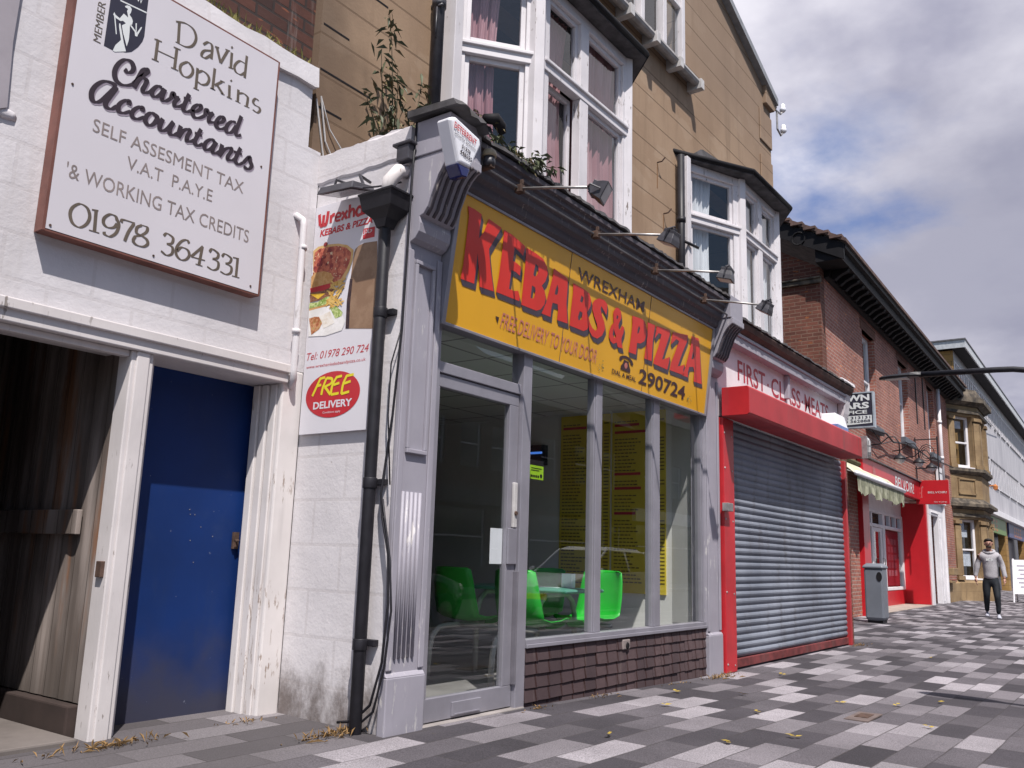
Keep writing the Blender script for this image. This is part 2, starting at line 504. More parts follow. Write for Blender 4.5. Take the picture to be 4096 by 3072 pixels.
def glass(name, f0=0.07, tint=(1, 1, 1)):
    """thin pane: clear, with a reflection that grows towards grazing angles on both faces"""
    mt = bpy.data.materials.new(name)
    mt.use_nodes = True
    t = mt.node_tree
    t.nodes.clear()
    nn = t.nodes.new
    o = nn('ShaderNodeOutputMaterial')
    mx = nn('ShaderNodeMixShader')
    tr = nn('ShaderNodeBsdfTransparent')
    gl = nn('ShaderNodeBsdfGlossy')
    ge = nn('ShaderNodeNewGeometry')
    dt = nn('ShaderNodeVectorMath')
    dt.operation = 'DOT_PRODUCT'
    t.links.new(ge.outputs['Incoming'], dt.inputs[0])
    t.links.new(ge.outputs['Normal'], dt.inputs[1])

    def mth(op, a, b):
        n = nn('ShaderNodeMath')
        n.operation = op
        for i, v in enumerate((a, b)):
            if isinstance(v, (int, float)):
                n.inputs[i].default_value = v
            else:
                t.links.new(v, n.inputs[i])
        return n.outputs[0]
    c = mth('ABSOLUTE', dt.outputs['Value'], 0)
    p = mth('POWER', mth('MAXIMUM', mth('SUBTRACT', 1.0, c), 0.0), 5.0)
    fac = mth('ADD', mth('MULTIPLY', p, 1 - f0), f0)
    tr.inputs[0].default_value = c4(tint)
    gl.inputs['Roughness'].default_value = 0.0
    nz = nn('ShaderNodeTexNoise')
    bp = nn('ShaderNodeBump')
    nz.inputs['Scale'].default_value = 1.2
    bp.inputs['Strength'].default_value = 0.03
    bp.inputs['Distance'].default_value = 0.02
    t.links.new(ge.outputs['Position'], nz.inputs['Vector'])
    t.links.new(nz.outputs[0], bp.inputs['Height'])
    t.links.new(bp.outputs[0], gl.inputs['Normal'])
    t.links.new(fac, mx.inputs[0])
    t.links.new(tr.outputs[0], mx.inputs[1])
    t.links.new(gl.outputs[0], mx.inputs[2])
    t.links.new(mx.outputs[0], o.inputs[0])
    return mt


MT['glass'] = glass('shop_glass', 0.11, (0.95, 0.975, 0.965))
MT['win_glass'] = glass('window_glass', 0.09, (0.85, 0.88, 0.9))
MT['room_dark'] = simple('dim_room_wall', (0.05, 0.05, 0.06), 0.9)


# ------------------------------------------------------------------ mesh helpers
class MB:
    def __init__(s):
        s.v, s.f = [], []

    def add(s, vs, fs):
        n = len(s.v)
        s.v += [Vector(p) for p in vs]
        s.f += [tuple(i + n for i in q) for q in fs]
        return s

    def hexa(s, p):
        """8 points: bottom ring 0-3, top ring 4-7"""
        return s.add(p, [(0, 3, 2, 1), (4, 5, 6, 7), (0, 1, 5, 4), (1, 2, 6, 5), (2, 3, 7, 6), (3, 0, 4, 7)])

    def box(s, x0, x1, y0, y1, z0, z1):
        return s.hexa([(x0, y0, z0), (x1, y0, z0), (x1, y1, z0), (x0, y1, z0), (x0, y0, z1), (x1, y0, z1), (x1, y1, z1), (x0, y1, z1)])

    def quad(s, a, b, c, d):
        return s.add([a, b, c, d], [(0, 1, 2, 3)])

    def poly(s, pts):
        return s.add(pts, [tuple(range(len(pts)))])

    def prism(s, pts, d):
        """closed polygon of 3-D points swept by vector d"""
        n = len(pts)
        d = Vector(d)
        a = [Vector(p) for p in pts]
        vs = a + [p + d for p in a]
        fs = [tuple(range(n - 1, -1, -1)), tuple(range(n, 2 * n))]
        fs += [(i, (i + 1) % n, n + (i + 1) % n, n + i) for i in range(n)]
        return s.add(vs, fs)

    def tube(s, pts, r, n=8, cap=True):
        pts = [Vector(p) for p in pts]
        rs = r if isinstance(r, (list, tuple)) else [r] * len(pts)
        rings = []
        up = None
        for i, p in enumerate(pts):
            t = (pts[min(i + 1, len(pts) - 1)] - pts[max(i - 1, 0)])
            if t.length < 1e-9:
                t = Vector((0, 0, 1))
            t.normalize()
            if up is None:
                up = t.orthogonal().normalized()
            else:
                up = (up - t * up.dot(t))
                up = up.normalized() if up.length > 1e-6 else t.orthogonal().normalized()
            w = t.cross(up)
            rings.append([p + (up * math.cos(2 * PI * k / n) + w * math.sin(2 * PI * k / n)) * rs[i] for k in range(n)])
        vs = [q for g in rings for q in g]
        fs = []
        for i in range(len(rings) - 1):
            for k in range(n):
                a, b = i * n + k, i * n + (k + 1) % n
                fs.append((a, b, b + n, a + n))
        if cap:
            fs.append(tuple(range(n - 1, -1, -1)))
            fs.append(tuple(range((len(rings) - 1) * n, len(rings) * n)))
        return s.add(vs, fs)

    def lathe(s, c, prof, n=16, axis=(0, 0, 1)):
        ax = Vector(axis).normalized()
        return s.tube([Vector(c) + ax * z for r, z in prof], [max(r, 1e-4) for r, z in prof], n)

    def loft(s, rings, closed=True, caps=True):
        n = len(rings[0])
        vs = [q for g in rings for q in g]
        fs = []
        for i in range(len(rings) - 1):
            for k in range(n if closed else n - 1):
                a, b = i * n + k, i * n + (k + 1) % n
                fs.append((a, b, b + n, a + n))
        if caps:
            fs.append(tuple(range(n - 1, -1, -1)))
            fs.append(tuple(range((len(rings) - 1) * n, len(rings) * n)))
        return s.add(vs, fs)

    def holes(s, rects, outer, put):
        """rectangular wall outer=(a0,a1,b0,b1) with rects cut out; put(a0,a1,b0,b1) adds one solid piece"""
        A = sorted({outer[0], outer[1]} | {min(max(v, outer[0]), outer[1]) for r in rects for v in r[:2]})
        B = sorted({outer[2], outer[3]} | {min(max(v, outer[2]), outer[3]) for r in rects for v in r[2:]})
        for j in range(len(B) - 1):
            run = None
            for i in range(len(A) - 1):
                ca, cb = (A[i] + A[i + 1]) / 2, (B[j] + B[j + 1]) / 2
                solid = not any(r[0] < ca < r[1] and r[2] < cb < r[3] for r in rects)
                if solid:
                    run = (run[0], A[i + 1]) if run else (A[i], A[i + 1])
                if (not solid or i == len(A) - 2) and run:
                    put(run[0], run[1], B[j], B[j + 1])
                    run = None
        return s


ORG = {}


def empty(name, loc):
    o = bpy.data.objects.new(name, None)
    o.empty_display_size = 0.2
    COL.objects.link(o)
    o.location = loc
    ORG[o.name] = Vector(loc)
    return o


def tag(o, label=None, cat=None, group=None, kind=None):
    if label:
        o['label'] = label
    if cat:
        o['category'] = cat
    if group:
        o['group'] = group
    if kind:
        o['kind'] = kind
    return o


def thing(name, label, cat, loc, group=None):
    return tag(empty(name, loc), label, cat, group)


def build(name, mb, mat, parent=None, loc=None, bevel=0.0, smooth=False, label=None):
    """link the collected mesh as one object; coordinates given in world space"""
    org = ORG[parent.name] if parent else Vector(loc or (0, 0, 0))
    me = bpy.data.meshes.new(name)
    me.from_pydata([p - org for p in mb.v], [], mb.f)
    me.validate()
    bm = bmesh.new()
    bm.from_mesh(me)
    bmesh.ops.recalc_face_normals(bm, faces=bm.faces)
    bm.to_mesh(me)
    bm.free()
    o = bpy.data.objects.new(name, me)
    COL.objects.link(o)
    if parent:
        o.parent = parent
        ORG[o.name] = org
    else:
        o.location = org
        ORG[o.name] = org
    me.materials.append(mat if not isinstance(mat, str) else MT[mat])
    if smooth:
        for p in me.polygons:
            p.use_smooth = True
    if bevel:
        md = o.modifiers.new('bevel', 'BEVEL')
        md.width = bevel
        md.segments = 2
        md.limit_method = 'ANGLE'
        md.angle_limit = R(40)
    if label:
        o['label'] = label
    return o


def solo(name, mb, mat, label, cat, loc, group=None, **k):
    return tag(build(name, mb, mat, None, loc, **k), label, cat, group)


def struct(name, mb, mat, **k):
    return tag(build(name, mb, mat, None, **k), kind='structure')


def smoothstep(a, b, x):
    t = min(max((x - a) / (b - a), 0), 1)
    return t * t * (3 - 2 * t)


def gz(x, y):
    """height of the pavement"""
    return 0.02 * (y - 3.44) + 0.062 * (1 - smoothstep(4.0, 8.5, x))


class Frame:
    """flat lettering surface: origin, right, up, outward normal"""
    def __init__(s, o, u, v):
        s.o, s.u, s.v = Vector(o), Vector(u).normalized(), Vector(v).normalized()
        s.n = s.u.cross(s.v)

    def __call__(s, a, b, d=0.0):
        return s.o + s.u * a + s.v * b + s.n * d


_tc = {}


def glyphs(text, bold=0.0, shear=0.0, space=1.0):
    key = (text, bold, shear, space)
    if key not in _tc:
        cu = bpy.data.curves.new('t', 'FONT')
        cu.body = text
        cu.size = 1
        cu.offset = bold
        cu.shear = shear
        cu.space_character = space
        cu.resolution_u = 3
        cu.fill_mode = 'FRONT'
        ob = bpy.data.objects.new('t', cu)
        COL.objects.link(ob)
        dg = bpy.context.evaluated_depsgraph_get()
        me = bpy.data.meshes.new_from_object(ob.evaluated_get(dg))
        vs = [(v.co.x, v.co.y) for v in me.vertices]
        fs = [tuple(p.vertices) for p in me.polygons]
        bpy.data.objects.remove(ob)
        bpy.data.curves.remove(cu)
        bpy.data.meshes.remove(me)
        _tc[key] = (vs, fs)
    return _tc[key]


def text(mb, fr, s, a0, a1, b0, b1, d=0.003, bold=0.0, shear=0.0, space=1.0):
    """fit lettering to the box a0..a1 x b0..b1 of frame fr"""
    vs, fs = glyphs(s, bold, shear, space)
    xs, ys = [p[0] for p in vs], [p[1] for p in vs]
    x0, x1, y0, y1 = min(xs), max(xs), min(ys), max(ys)
    mb.add([fr(a0 + (x - x0) / (x1 - x0) * (a1 - a0), b0 + (y - y0) / (y1 - y0) * (b1 - b0), d) for x, y in vs], fs)
    return mb


def catmull(p, k=6):
    if len(p) < 3:
        return [Vector((*q, 0)) for q in p]
    closed = p[0] == p[-1]
    q = [Vector((*a, 0)) for a in p]
    ext = ([q[-2]] + q + [q[1]]) if closed else ([2 * q[0] - q[1]] + q + [2 * q[-1] - q[-2]])
    out_ = []
    for i in range(1, len(ext) - 2):
        p0, p1, p2, p3 = ext[i - 1:i + 3]
        for j in range(k):
            t = j / k
            out_.append(0.5 * ((2 * p1) + (p2 - p0) * t + (2 * p0 - 5 * p1 + 4 * p2 - p3) * t * t + (3 * p1 - p0 - 3 * p2 + p3) * t ** 3))
    out_.append(q[-1])
    return out_


def strokes(mb, fr, ss, thick, thin, nib=0.0, d=0.003, scale=0.001, off=(0, 0), curve=True):
    """broad-pen strokes: full width when the pen moves across the nib angle"""
    for si, st in enumerate(ss):
        p = [q * scale for q in (catmull(st) if curve else [Vector((*a, 0)) for a in st])]
        L, Rr = [], []
        for i in range(len(p)):
            t = p[min(i + 1, len(p) - 1)] - p[max(i - 1, 0)]
            a = math.atan2(t.y, t.x)
            w = 0.5 * (thin + (thick - thin) * abs(math.sin(a - nib)))
            n = Vector((-math.sin(a), math.cos(a), 0)) * w
            L.append(p[i] + n)
            Rr.append(p[i] - n)
        dd = d + 0.00012 * (si % 9)
        vs = [fr(q.x + off[0], q.y + off[1], dd) for q in L] + [fr(q.x + off[0], q.y + off[1], dd) for q in Rr]
        k = len(p)
        mb.add(vs, [(i, i + 1, k + i + 1, k + i) for i in range(k - 1)])
    return mb


def flat(mb, fr, pts, d=0.003, scale=0.001, off=(0, 0), hole=()):
    """filled outline (with holes) on a frame"""
    from mathutils.geometry import tessellate_polygon
    loops = [pts] + list(hole)
    tris = tessellate_polygon([[Vector((x, y, 0)) for x, y in lp] for lp in loops])
    allp = [q for lp in loops for q in lp]
    mb.add([fr(x * scale + off[0], y * scale + off[1], d) for x, y in allp], [tuple(t) for t in tris])
    return mb


def rect(mb, fr, a0, a1, b0, b1, d0, d1):
    c = [(a0, b0), (a1, b0), (a1, b1), (a0, b1)]
    return mb.hexa([fr(a, b, d0) for a, b in c] + [fr(a, b, d1) for a, b in c])


FX = lambda y, x=0.0, z=0.0: Frame((x, y, z), (1, 0, 0), (0, 0, 1))          # a wall facing the street
FW = lambda x, y0=0.0: Frame((x, y0, 0), (0, -1, 0), (0, 0, 1))              # a face looking up the street at us


def leaf(mb, p, dirv, L, wdt, droop=0.3):
    d = Vector(dirv).normalized()
    side = d.cross(Vector((random.uniform(-.4, .4), random.uniform(-.4, .4), 1)))
    side = side.normalized() if side.length > 1e-4 else Vector((1, 0, 0))
    p = Vector(p)
    mid = p + d * L * 0.45
    tip = p + d * L - Vector((0, 0, L * droop))
    mb.add([p, mid + side * wdt * 0.5, tip, mid - side * wdt * 0.5], [(0, 1, 2), (0, 2, 3)])
KEBAB=[
 ( [(105, 783), (172, 784), (249, 776), (246, 703), (252, 614), (295, 678), (324, 771), (468, 757), (414, 667), (367, 583), (372, 560), (414, 451), (471, 324), (321, 316), (307, 380), (258, 522), (264, 408), (264, 320), (127, 316), (135, 410), (132, 566), (127, 723)] , [] ),
 ( [(496, 754), (593, 749), (749, 717), (739, 646), (697, 659), (633, 675), (633, 580), (679, 577), (731, 566), (731, 503), (685, 515), (629, 516), (630, 384), (685, 385), (735, 398), (761, 362), (760, 332), (496, 328), (504, 435), (504, 621)] , [] ),
 ( [(765, 713), (884, 707), (978, 694), (1036, 653), (1054, 605), (1036, 547), (999, 506), (1044, 474), (1065, 431), (1059, 385), (1020, 338), (971, 317), (839, 315), (787, 315), (782, 443), (775, 612)] , [[(895, 637), (931, 625), (937, 598), (926, 560), (900, 544), (883, 553), (888, 598)], [(884, 477), (923, 472), (932, 449), (924, 399), (911, 387), (885, 389), (883, 431)]] ),
 ( [(1119, 668), (1227, 654), (1311, 645), (1323, 589), (1336, 455), (1382, 320), (1240, 314), (1237, 385), (1224, 427), (1157, 423), (1150, 381), (1153, 315), (1037, 314), (1076, 398), (1099, 506), (1118, 601)] , [[(1189, 566), (1207, 540), (1206, 492), (1171, 487), (1174, 526)]] ),
 ( [(1393, 633), (1537, 628), (1628, 614), (1665, 571), (1666, 524), (1627, 462), (1671, 421), (1680, 380), (1654, 336), (1606, 314), (1409, 313), (1408, 335), (1404, 449), (1404, 564)] , [[(1523, 572), (1556, 562), (1548, 518), (1512, 523)], [(1524, 451), (1564, 447), (1562, 395), (1522, 378), (1509, 401)]] ),
 ( [(1691, 554), (1716, 584), (1774, 614), (1857, 620), (1909, 599), (1915, 552), (1910, 511), (1866, 540), (1823, 563), (1815, 537), (1847, 496), (1895, 450), (1916, 401), (1882, 340), (1816, 301), (1742, 304), (1690, 335), (1668, 377), (1674, 407), (1728, 367), (1777, 355), (1803, 380), (1786, 414), (1735, 460), (1697, 508)] , [] ),
 ( [(2046, 607), (2095, 613), (2134, 592), (2150, 545), (2125, 505), (2114, 480), (2125, 455), (2150, 443), (2169, 487), (2210, 482), (2209, 434), (2186, 384), (2194, 352), (2226, 308), (2142, 304), (2119, 336), (2068, 314), (2022, 326), (1989, 352), (1983, 400), (2005, 449), (2037, 479), (2022, 520), (2012, 562)] , [[(2075, 555), (2100, 544), (2088, 519), (2070, 526)], [(2046, 436), (2075, 404), (2097, 381), (2073, 365), (2041, 385)]] ),
 ( [(2321, 606), (2474, 619), (2536, 613), (2582, 577), (2597, 509), (2575, 446), (2509, 411), (2450, 404), (2455, 304), (2326, 300), (2336, 411), (2339, 527)] , [[(2452, 553), (2475, 535), (2461, 491), (2439, 480), (2436, 520)]] ),
 ( [(2592, 615), (2736, 622), (2721, 495), (2739, 305), (2602, 301), (2608, 411), (2618, 502)] , [] ),
 ( [(2762, 624), (3024, 642), (3022, 592), (2969, 470), (2928, 357), (3015, 387), (3071, 411), (3063, 354), (3045, 288), (2774, 291), (2778, 328), (2830, 440), (2866, 569), (2813, 570), (2750, 507), (2761, 570)] , [] ),
 ( [(3079, 639), (3384, 678), (3383, 620), (3310, 497), (3243, 357), (3323, 379), (3383, 403), (3360, 348), (3393, 300), (3091, 294), (3103, 361), (3161, 466), (3218, 585), (3160, 591), (3066, 521), (3066, 577)] , [] ),
 ( [(3463, 686), (3620, 698), (3666, 603), (3788, 287), (3605, 281), (3598, 374), (3566, 413), (3480, 397), (3463, 342), (3474, 296), (3358, 294), (3407, 395), (3449, 525), (3470, 626)] , [[(3525, 554), (3557, 515), (3550, 481), (3512, 480)]] ),
]
SCRIPT= [[(2202, 3499), (2222, 3490), (2243, 3506), (2249, 3533), (2232, 3557), (2200, 3553), (2172, 3522), (2154, 3480), (2152, 3442), (2166, 3416), (2195, 3407), (2230, 3419), (2256, 3438)], [(2256, 3438), (2296, 3499), (2329, 3544), (2322, 3560), (2303, 3543), (2290, 3510), (2276, 3465), (2265, 3422)], [(2267, 3427), (2285, 3474), (2305, 3498), (2330, 3496), (2324, 3464), (2314, 3431), (2329, 3423), (2356, 3441), (2372, 3463)], [(2423, 3497), (2398, 3495), (2377, 3470), (2368, 3442), (2377, 3427), (2396, 3431), (2418, 3456), (2436, 3494)], [(2440, 3498), (2429, 3447), (2433, 3429), (2455, 3434), (2482, 3462)], [(2482, 3462), (2490, 3498), (2505, 3485), (2530, 3489)], [(2530, 3489), (2506, 3449), (2511, 3429), (2536, 3438), (2559, 3458)], [(2589, 3537), (2572, 3484), (2562, 3435), (2584, 3427), (2613, 3448)], [(2557, 3500), (2601, 3503)], [(2613, 3448), (2643, 3457), (2667, 3483), (2668, 3503), (2649, 3500), (2626, 3474), (2619, 3441), (2637, 3419), (2668, 3428), (2702, 3458)], [(2702, 3458), (2706, 3496), (2726, 3487), (2753, 3497)], [(2753, 3497), (2730, 3456), (2733, 3431), (2759, 3441), (2786, 3447)], [(2786, 3447), (2817, 3469), (2826, 3493), (2808, 3498), (2786, 3471), (2776, 3435), (2795, 3420), (2822, 3427), (2853, 3454)], [(2910, 3505), (2882, 3500), (2857, 3471), (2846, 3435), (2862, 3421), (2889, 3438), (2913, 3485)], [(2942, 3561), (2924, 3490), (2914, 3444), (2930, 3430), (2952, 3445)], [(2171, 3381), (2143, 3390), (2104, 3381), (2069, 3345), (2048, 3299), (2051, 3260), (2072, 3249), (2100, 3269), (2133, 3321), (2163, 3372)], [(2173, 3380), (2143, 3312), (2125, 3267), (2134, 3248), (2160, 3251), (2184, 3276)], [(2248, 3314), (2248, 3333), (2232, 3333), (2207, 3309), (2193, 3279), (2200, 3255), (2227, 3258), (2261, 3283)], [(2326, 3312), (2326, 3331), (2311, 3332), (2286, 3308), (2271, 3278), (2278, 3258), (2306, 3259), (2341, 3286)], [(2399, 3326), (2375, 3325), (2354, 3297), (2350, 3266), (2374, 3253), (2400, 3274), (2415, 3314), (2399, 3326)], [(2415, 3314), (2423, 3289), (2438, 3286)], [(2448, 3324), (2438, 3286), (2436, 3261), (2456, 3256), (2483, 3282), (2512, 3334)], [(2513, 3331), (2497, 3288), (2498, 3259), (2521, 3259), (2544, 3279)], [(2559, 3330), (2553, 3293), (2552, 3258)], [(2552, 3258), (2577, 3308), (2605, 3330), (2617, 3320), (2605, 3286), (2605, 3261), (2628, 3266), (2652, 3286)], [(2686, 3365), (2665, 3312), (2654, 3272), (2676, 3261), (2706, 3284)], [(2648, 3326), (2695, 3329)], [(2782, 3331), (2755, 3332), (2726, 3302), (2718, 3269), (2736, 3259), (2766, 3284), (2788, 3328)], [(2794, 3331), (2776, 3288), (2774, 3262), (2796, 3263), (2821, 3286)], [(2832, 3332), (2826, 3293), (2821, 3256)], [(2821, 3256), (2852, 3309), (2889, 3335), (2896, 3317), (2878, 3279), (2880, 3259), (2908, 3265), (2929, 3284)], [(2958, 3363), (2938, 3308), (2930, 3269), (2955, 3258), (2987, 3282)], [(2913, 3322), (2971, 3327)], [(2987, 3282), (3023, 3333), (3031, 3310), (3046, 3284), (3025, 3255), (2990, 3257)]]
SERIF= [[(2481, 3929), (2488, 3804)], [(2460, 3922), (2520, 3943), (2572, 3933), (2594, 3888), (2577, 3834), (2536, 3805), (2471, 3802)], [(2644, 3877), (2673, 3906), (2701, 3895), (2704, 3815)], [(2698, 3865), (2654, 3842), (2639, 3806), (2665, 3801), (2698, 3837)], [(2731, 3907), (2767, 3822)], [(2767, 3822), (2807, 3925)], [(2835, 3923), (2838, 3826)], [(2828, 3961), (2837, 3953)], [(2940, 3956), (2939, 3812)], [(2936, 3902), (2894, 3899), (2863, 3852), (2874, 3819), (2910, 3817), (2938, 3844)], [(2367, 3761), (2366, 3636)], [(2484, 3769), (2483, 3641)], [(2367, 3696), (2483, 3702)], [(2346, 3753), (2391, 3759)], [(2344, 3633), (2386, 3636)], [(2463, 3766), (2507, 3770)], [(2461, 3640), (2507, 3642)], [(2718, 3903), (2747, 3909)], [(2789, 3922), (2822, 3927)], [(2822, 3822), (2855, 3828)], [(2553, 3718), (2520, 3684), (2519, 3648), (2542, 3627), (2573, 3635), (2595, 3669), (2592, 3700), (2571, 3718), (2553, 3718)], [(2624, 3716), (2626, 3585)], [(2630, 3694), (2657, 3715), (2690, 3708), (2704, 3684), (2692, 3650), (2661, 3632), (2631, 3636)], [(2733, 3769), (2732, 3636)], [(2790, 3713), (2745, 3668)], [(2755, 3680), (2804, 3639)], [(2841, 3714), (2847, 3638)], [(2846, 3751), (2854, 3744)], [(2905, 3716), (2908, 3638)], [(2907, 3693), (2941, 3709), (2971, 3702), (2976, 3686), (2973, 3636)], [(3055, 3714), (3030, 3716), (3015, 3690), (3029, 3675), (3059, 3673), (3070, 3657), (3051, 3634), (3017, 3638)], [(2610, 3587), (2647, 3589)], [(2715, 3638), (2751, 3639)], [(2776, 3714), (2807, 3716)], [(2787, 3639), (2815, 3639)], [(2830, 3636), (2867, 3638)], [(2890, 3638), (2928, 3638)], [(2955, 3636), (2993, 3638)], [(2064, 2691), (2030, 2660), (2022, 2621), (2040, 2581), (2077, 2571), (2109, 2600), (2120, 2641), (2103, 2681), (2064, 2691)], [(2148, 2686), (2153, 2575)], [(2126, 2682), (2160, 2688)], [(2124, 2573), (2179, 2574)], [(2263, 2671), (2251, 2690), (2222, 2690), (2195, 2662), (2194, 2633), (2217, 2618), (2249, 2628), (2265, 2653)], [(2260, 2679), (2275, 2651), (2266, 2605), (2237, 2575), (2208, 2577), (2202, 2589)], [(2285, 2669), (2295, 2686), (2361, 2689)], [(2356, 2685), (2331, 2631), (2316, 2576)], [(2400, 2691), (2375, 2670), (2376, 2641), (2410, 2633), (2436, 2622), (2444, 2600), (2421, 2578), (2382, 2576), (2362, 2593), (2371, 2620)], [(2371, 2620), (2404, 2636), (2431, 2664), (2431, 2689), (2400, 2691)], [(2531, 2674), (2549, 2693), (2586, 2680), (2584, 2649), (2554, 2635)], [(2554, 2635), (2589, 2626), (2591, 2591), (2561, 2572), (2525, 2586)], [(2689, 2680), (2671, 2694), (2640, 2677), (2615, 2634), (2617, 2594), (2646, 2573), (2678, 2583), (2696, 2613), (2682, 2640), (2644, 2643), (2620, 2615)], [(2775, 2689), (2708, 2609)], [(2708, 2609), (2798, 2613)], [(2772, 2688), (2762, 2577)], [(2740, 2576), (2785, 2576)], [(2820, 2672), (2837, 2693), (2877, 2679), (2874, 2652), (2844, 2637)], [(2844, 2637), (2883, 2628), (2884, 2592), (2854, 2573), (2815, 2582)], [(2905, 2669), (2923, 2690), (2966, 2677), (2960, 2649), (2932, 2635)], [(2932, 2635), (2972, 2626), (2973, 2592), (2942, 2572), (2903, 2579)], [(3011, 2690), (3011, 2576)], [(2978, 2686), (3020, 2690)], [(2983, 2576), (3035, 2577)]]
CREST= [[(2073, 3901), (2081, 3836), (2078, 3570), (2126, 3569), (2200, 3594), (2229, 3613), (2261, 3658), (2281, 3701), (2288, 3737), (2286, 3873), (2286, 3955), (2283, 4026)], [(2135, 3869), (2285, 3881), (2285, 3873), (2132, 3861)], [(2161, 3847), (2174, 3859), (2190, 3862), (2200, 3850), (2198, 3830), (2192, 3813), (2206, 3802), (2214, 3787), (2212, 3765), (2201, 3756), (2204, 3713), (2205, 3671), (2198, 3629), (2169, 3694), (2158, 3731), (2178, 3754), (2161, 3760), (2148, 3751), (2123, 3754), (2105, 3765), (2109, 3782), (2117, 3771), (2142, 3764), (2160, 3802), (2186, 3793), (2182, 3808), (2176, 3826), (2180, 3841), (2165, 3842)], [(2110, 3763), (2117, 3761), (2137, 3668), (2132, 3665)], [(2142, 3734), (2149, 3736), (2154, 3720), (2180, 3640), (2197, 3599), (2138, 3566), (2127, 3568), (2137, 3605), (2163, 3648), (2144, 3714)], [(2201, 3754), (2209, 3760), (2240, 3737), (2251, 3727), (2248, 3713), (2236, 3711), (2231, 3732)], [(2230, 3783), (2237, 3787), (2241, 3739), (2236, 3737)], [(2263, 3780), (2268, 3778), (2252, 3728), (2243, 3734)], [(2218, 3928), (2230, 3911), (2236, 3934), (2245, 3909), (2254, 3949), (2250, 3946), (2244, 3921), (2235, 3942), (2229, 3923), (2223, 3931)]]
POSTER={
 'kebab':[(384, 2848), (394, 2870), (424, 2888), (471, 2896), (580, 2887), (626, 2330), (362, 2364), (360, 2543), (366, 2658)],
 'kshade':[(354, 2365), (349, 2544), (364, 2682), (388, 2678), (380, 2511), (386, 2361)],
 'crust':[(3, 2930), (48, 2950), (133, 2949), (234, 2936), (318, 2911), (378, 2867), (376, 2803), (351, 2736), (308, 2679), (229, 2656), (146, 2664), (19, 2744)],
 'sauce':[(18, 2915), (67, 2934), (152, 2930), (236, 2921), (312, 2894), (360, 2853), (356, 2806), (329, 2752), (282, 2695), (211, 2677), (126, 2697), (17, 2769)],
 'bun':[(5, 2753), (33, 2775), (118, 2773), (187, 2749), (215, 2712), (202, 2684), (111, 2681), (8, 2676)],
 'tomato':[(1, 2677), (202, 2681), (217, 2658), (132, 2642), (9, 2646)],
 'meat':[(4, 2647), (213, 2656), (233, 2620), (203, 2595), (121, 2584), (11, 2582)],
 'cheese':[(5, 2637), (150, 2621), (87, 2592)],
 'lettuce':[(8, 2577), (80, 2572), (161, 2596), (236, 2590), (215, 2558), (142, 2545), (7, 2541)],
 'fries':[(222, 2646), (263, 2648), (314, 2619), (380, 2598), (398, 2566), (353, 2549), (308, 2515), (258, 2528), (223, 2551), (236, 2590)],
 'bunb':[(7, 2547), (215, 2558), (209, 2536), (9, 2526)],
 'plate':[(4, 2529), (225, 2533), (275, 2520), (350, 2411), (323, 2358), (179, 2341), (20, 2355)],
 'wrap':[(15, 2474), (65, 2479), (108, 2473), (142, 2427), (117, 2390), (48, 2363)],
 'tort':[(103, 2474), (205, 2495), (254, 2413), (158, 2390)],
 'cab':[(202, 2519), (259, 2523), (320, 2473), (314, 2451), (259, 2441)],
 'halal':[(454, 2991), (554, 2986), (554, 2919), (453, 2921)],
}
FREEBR= [[(164, 2073), (135, 2023), (100, 1964)], [(158, 2069), (205, 2074)], [(132, 2024), (175, 2029)], [(219, 2068), (191, 2009), (182, 1965)], [(219, 2068), (266, 2059), (263, 2031), (204, 2013)], [(211, 2012), (263, 1961)], [(312, 2069), (277, 2020), (266, 1960)], [(306, 2064), (355, 2069)], [(287, 2019), (336, 2027)], [(266, 1960), (335, 1964)], [(397, 2068), (369, 2017), (359, 1957)], [(394, 2065), (455, 2069)], [(379, 2020), (433, 2029)], [(359, 1957), (426, 1966)]]
# ================================================================== SETTING
def ground_sheet():
    mb = MB()
    xs = [-14, -8, -4, -2] + [i * 0.5 for i in range(-2, 30)] + [16, 20, 26, 34, 44, 60, 90, 130]
    ys = [-2.2, -1.5, -0.5, 0.5, 1.5, 2.5, 3.0, 3.46, 3.9, 4.3, 4.6, 5.2, 6.2, 9.0]
    n = len(xs)
    mb.add([(x, y, gz(x, y)) for y in ys for x in xs], [(j * n + i, j * n + i + 1, j * n + n + i + 1, j * n + n + i) for j in range(len(ys) - 1) for i in range(n - 1)])
    return mb


struct('pavement', ground_sheet(), 'paving')
struct('kerb', MB().box(-14, 130, -2.35, -2.2, -0.30, -0.112), 'kerb')
struct('road', MB().quad((-40, -9.3, -0.235), (130, -9.3, -0.235), (130, -2.35, -0.235), (-40, -2.35, -0.235)), 'asphalt')
struct('far_pavement', MB().box(-40, 130, -13.0, -9.3, -0.30, -0.11), 'kerb')
struct('ground', MB().quad((-700, -700, -0.45), (900, -700, -0.45), (900, 700, -0.45), (-700, 700, -0.45)), 'asphalt')

# ================================================================== WHITE PAINTED BUILDING ON THE LEFT
YL = 4.30
lb = thing('painted_brick_building', 'low white painted brick building with a dark open entrance and blue door', 'building', (1.0, YL, 0.08))
mb = MB()
mb.holes([(1.72, 3.48, -1, 2.13)], (-6, 3.53, 0.0, 4.06), lambda a0, a1, b0, b1: mb.box(a0, a1, YL, YL + 0.3, b0, b1))  # unseen left side of the opening brought in to keep ambient light out
mb.box(3.53, 3.638, YL, YL + 0.3, 2.13, 3.63)
wall_l = build('wall', mb, 'white_wall', lb)
# right hand pier between blue door and corner
mb = MB().box(3.477, 3.638, YL - 0.006, YL + 0.31, 0.0, 2.128)
build('door_pier', mb, 'jamb_paint', lb, bevel=0.012)
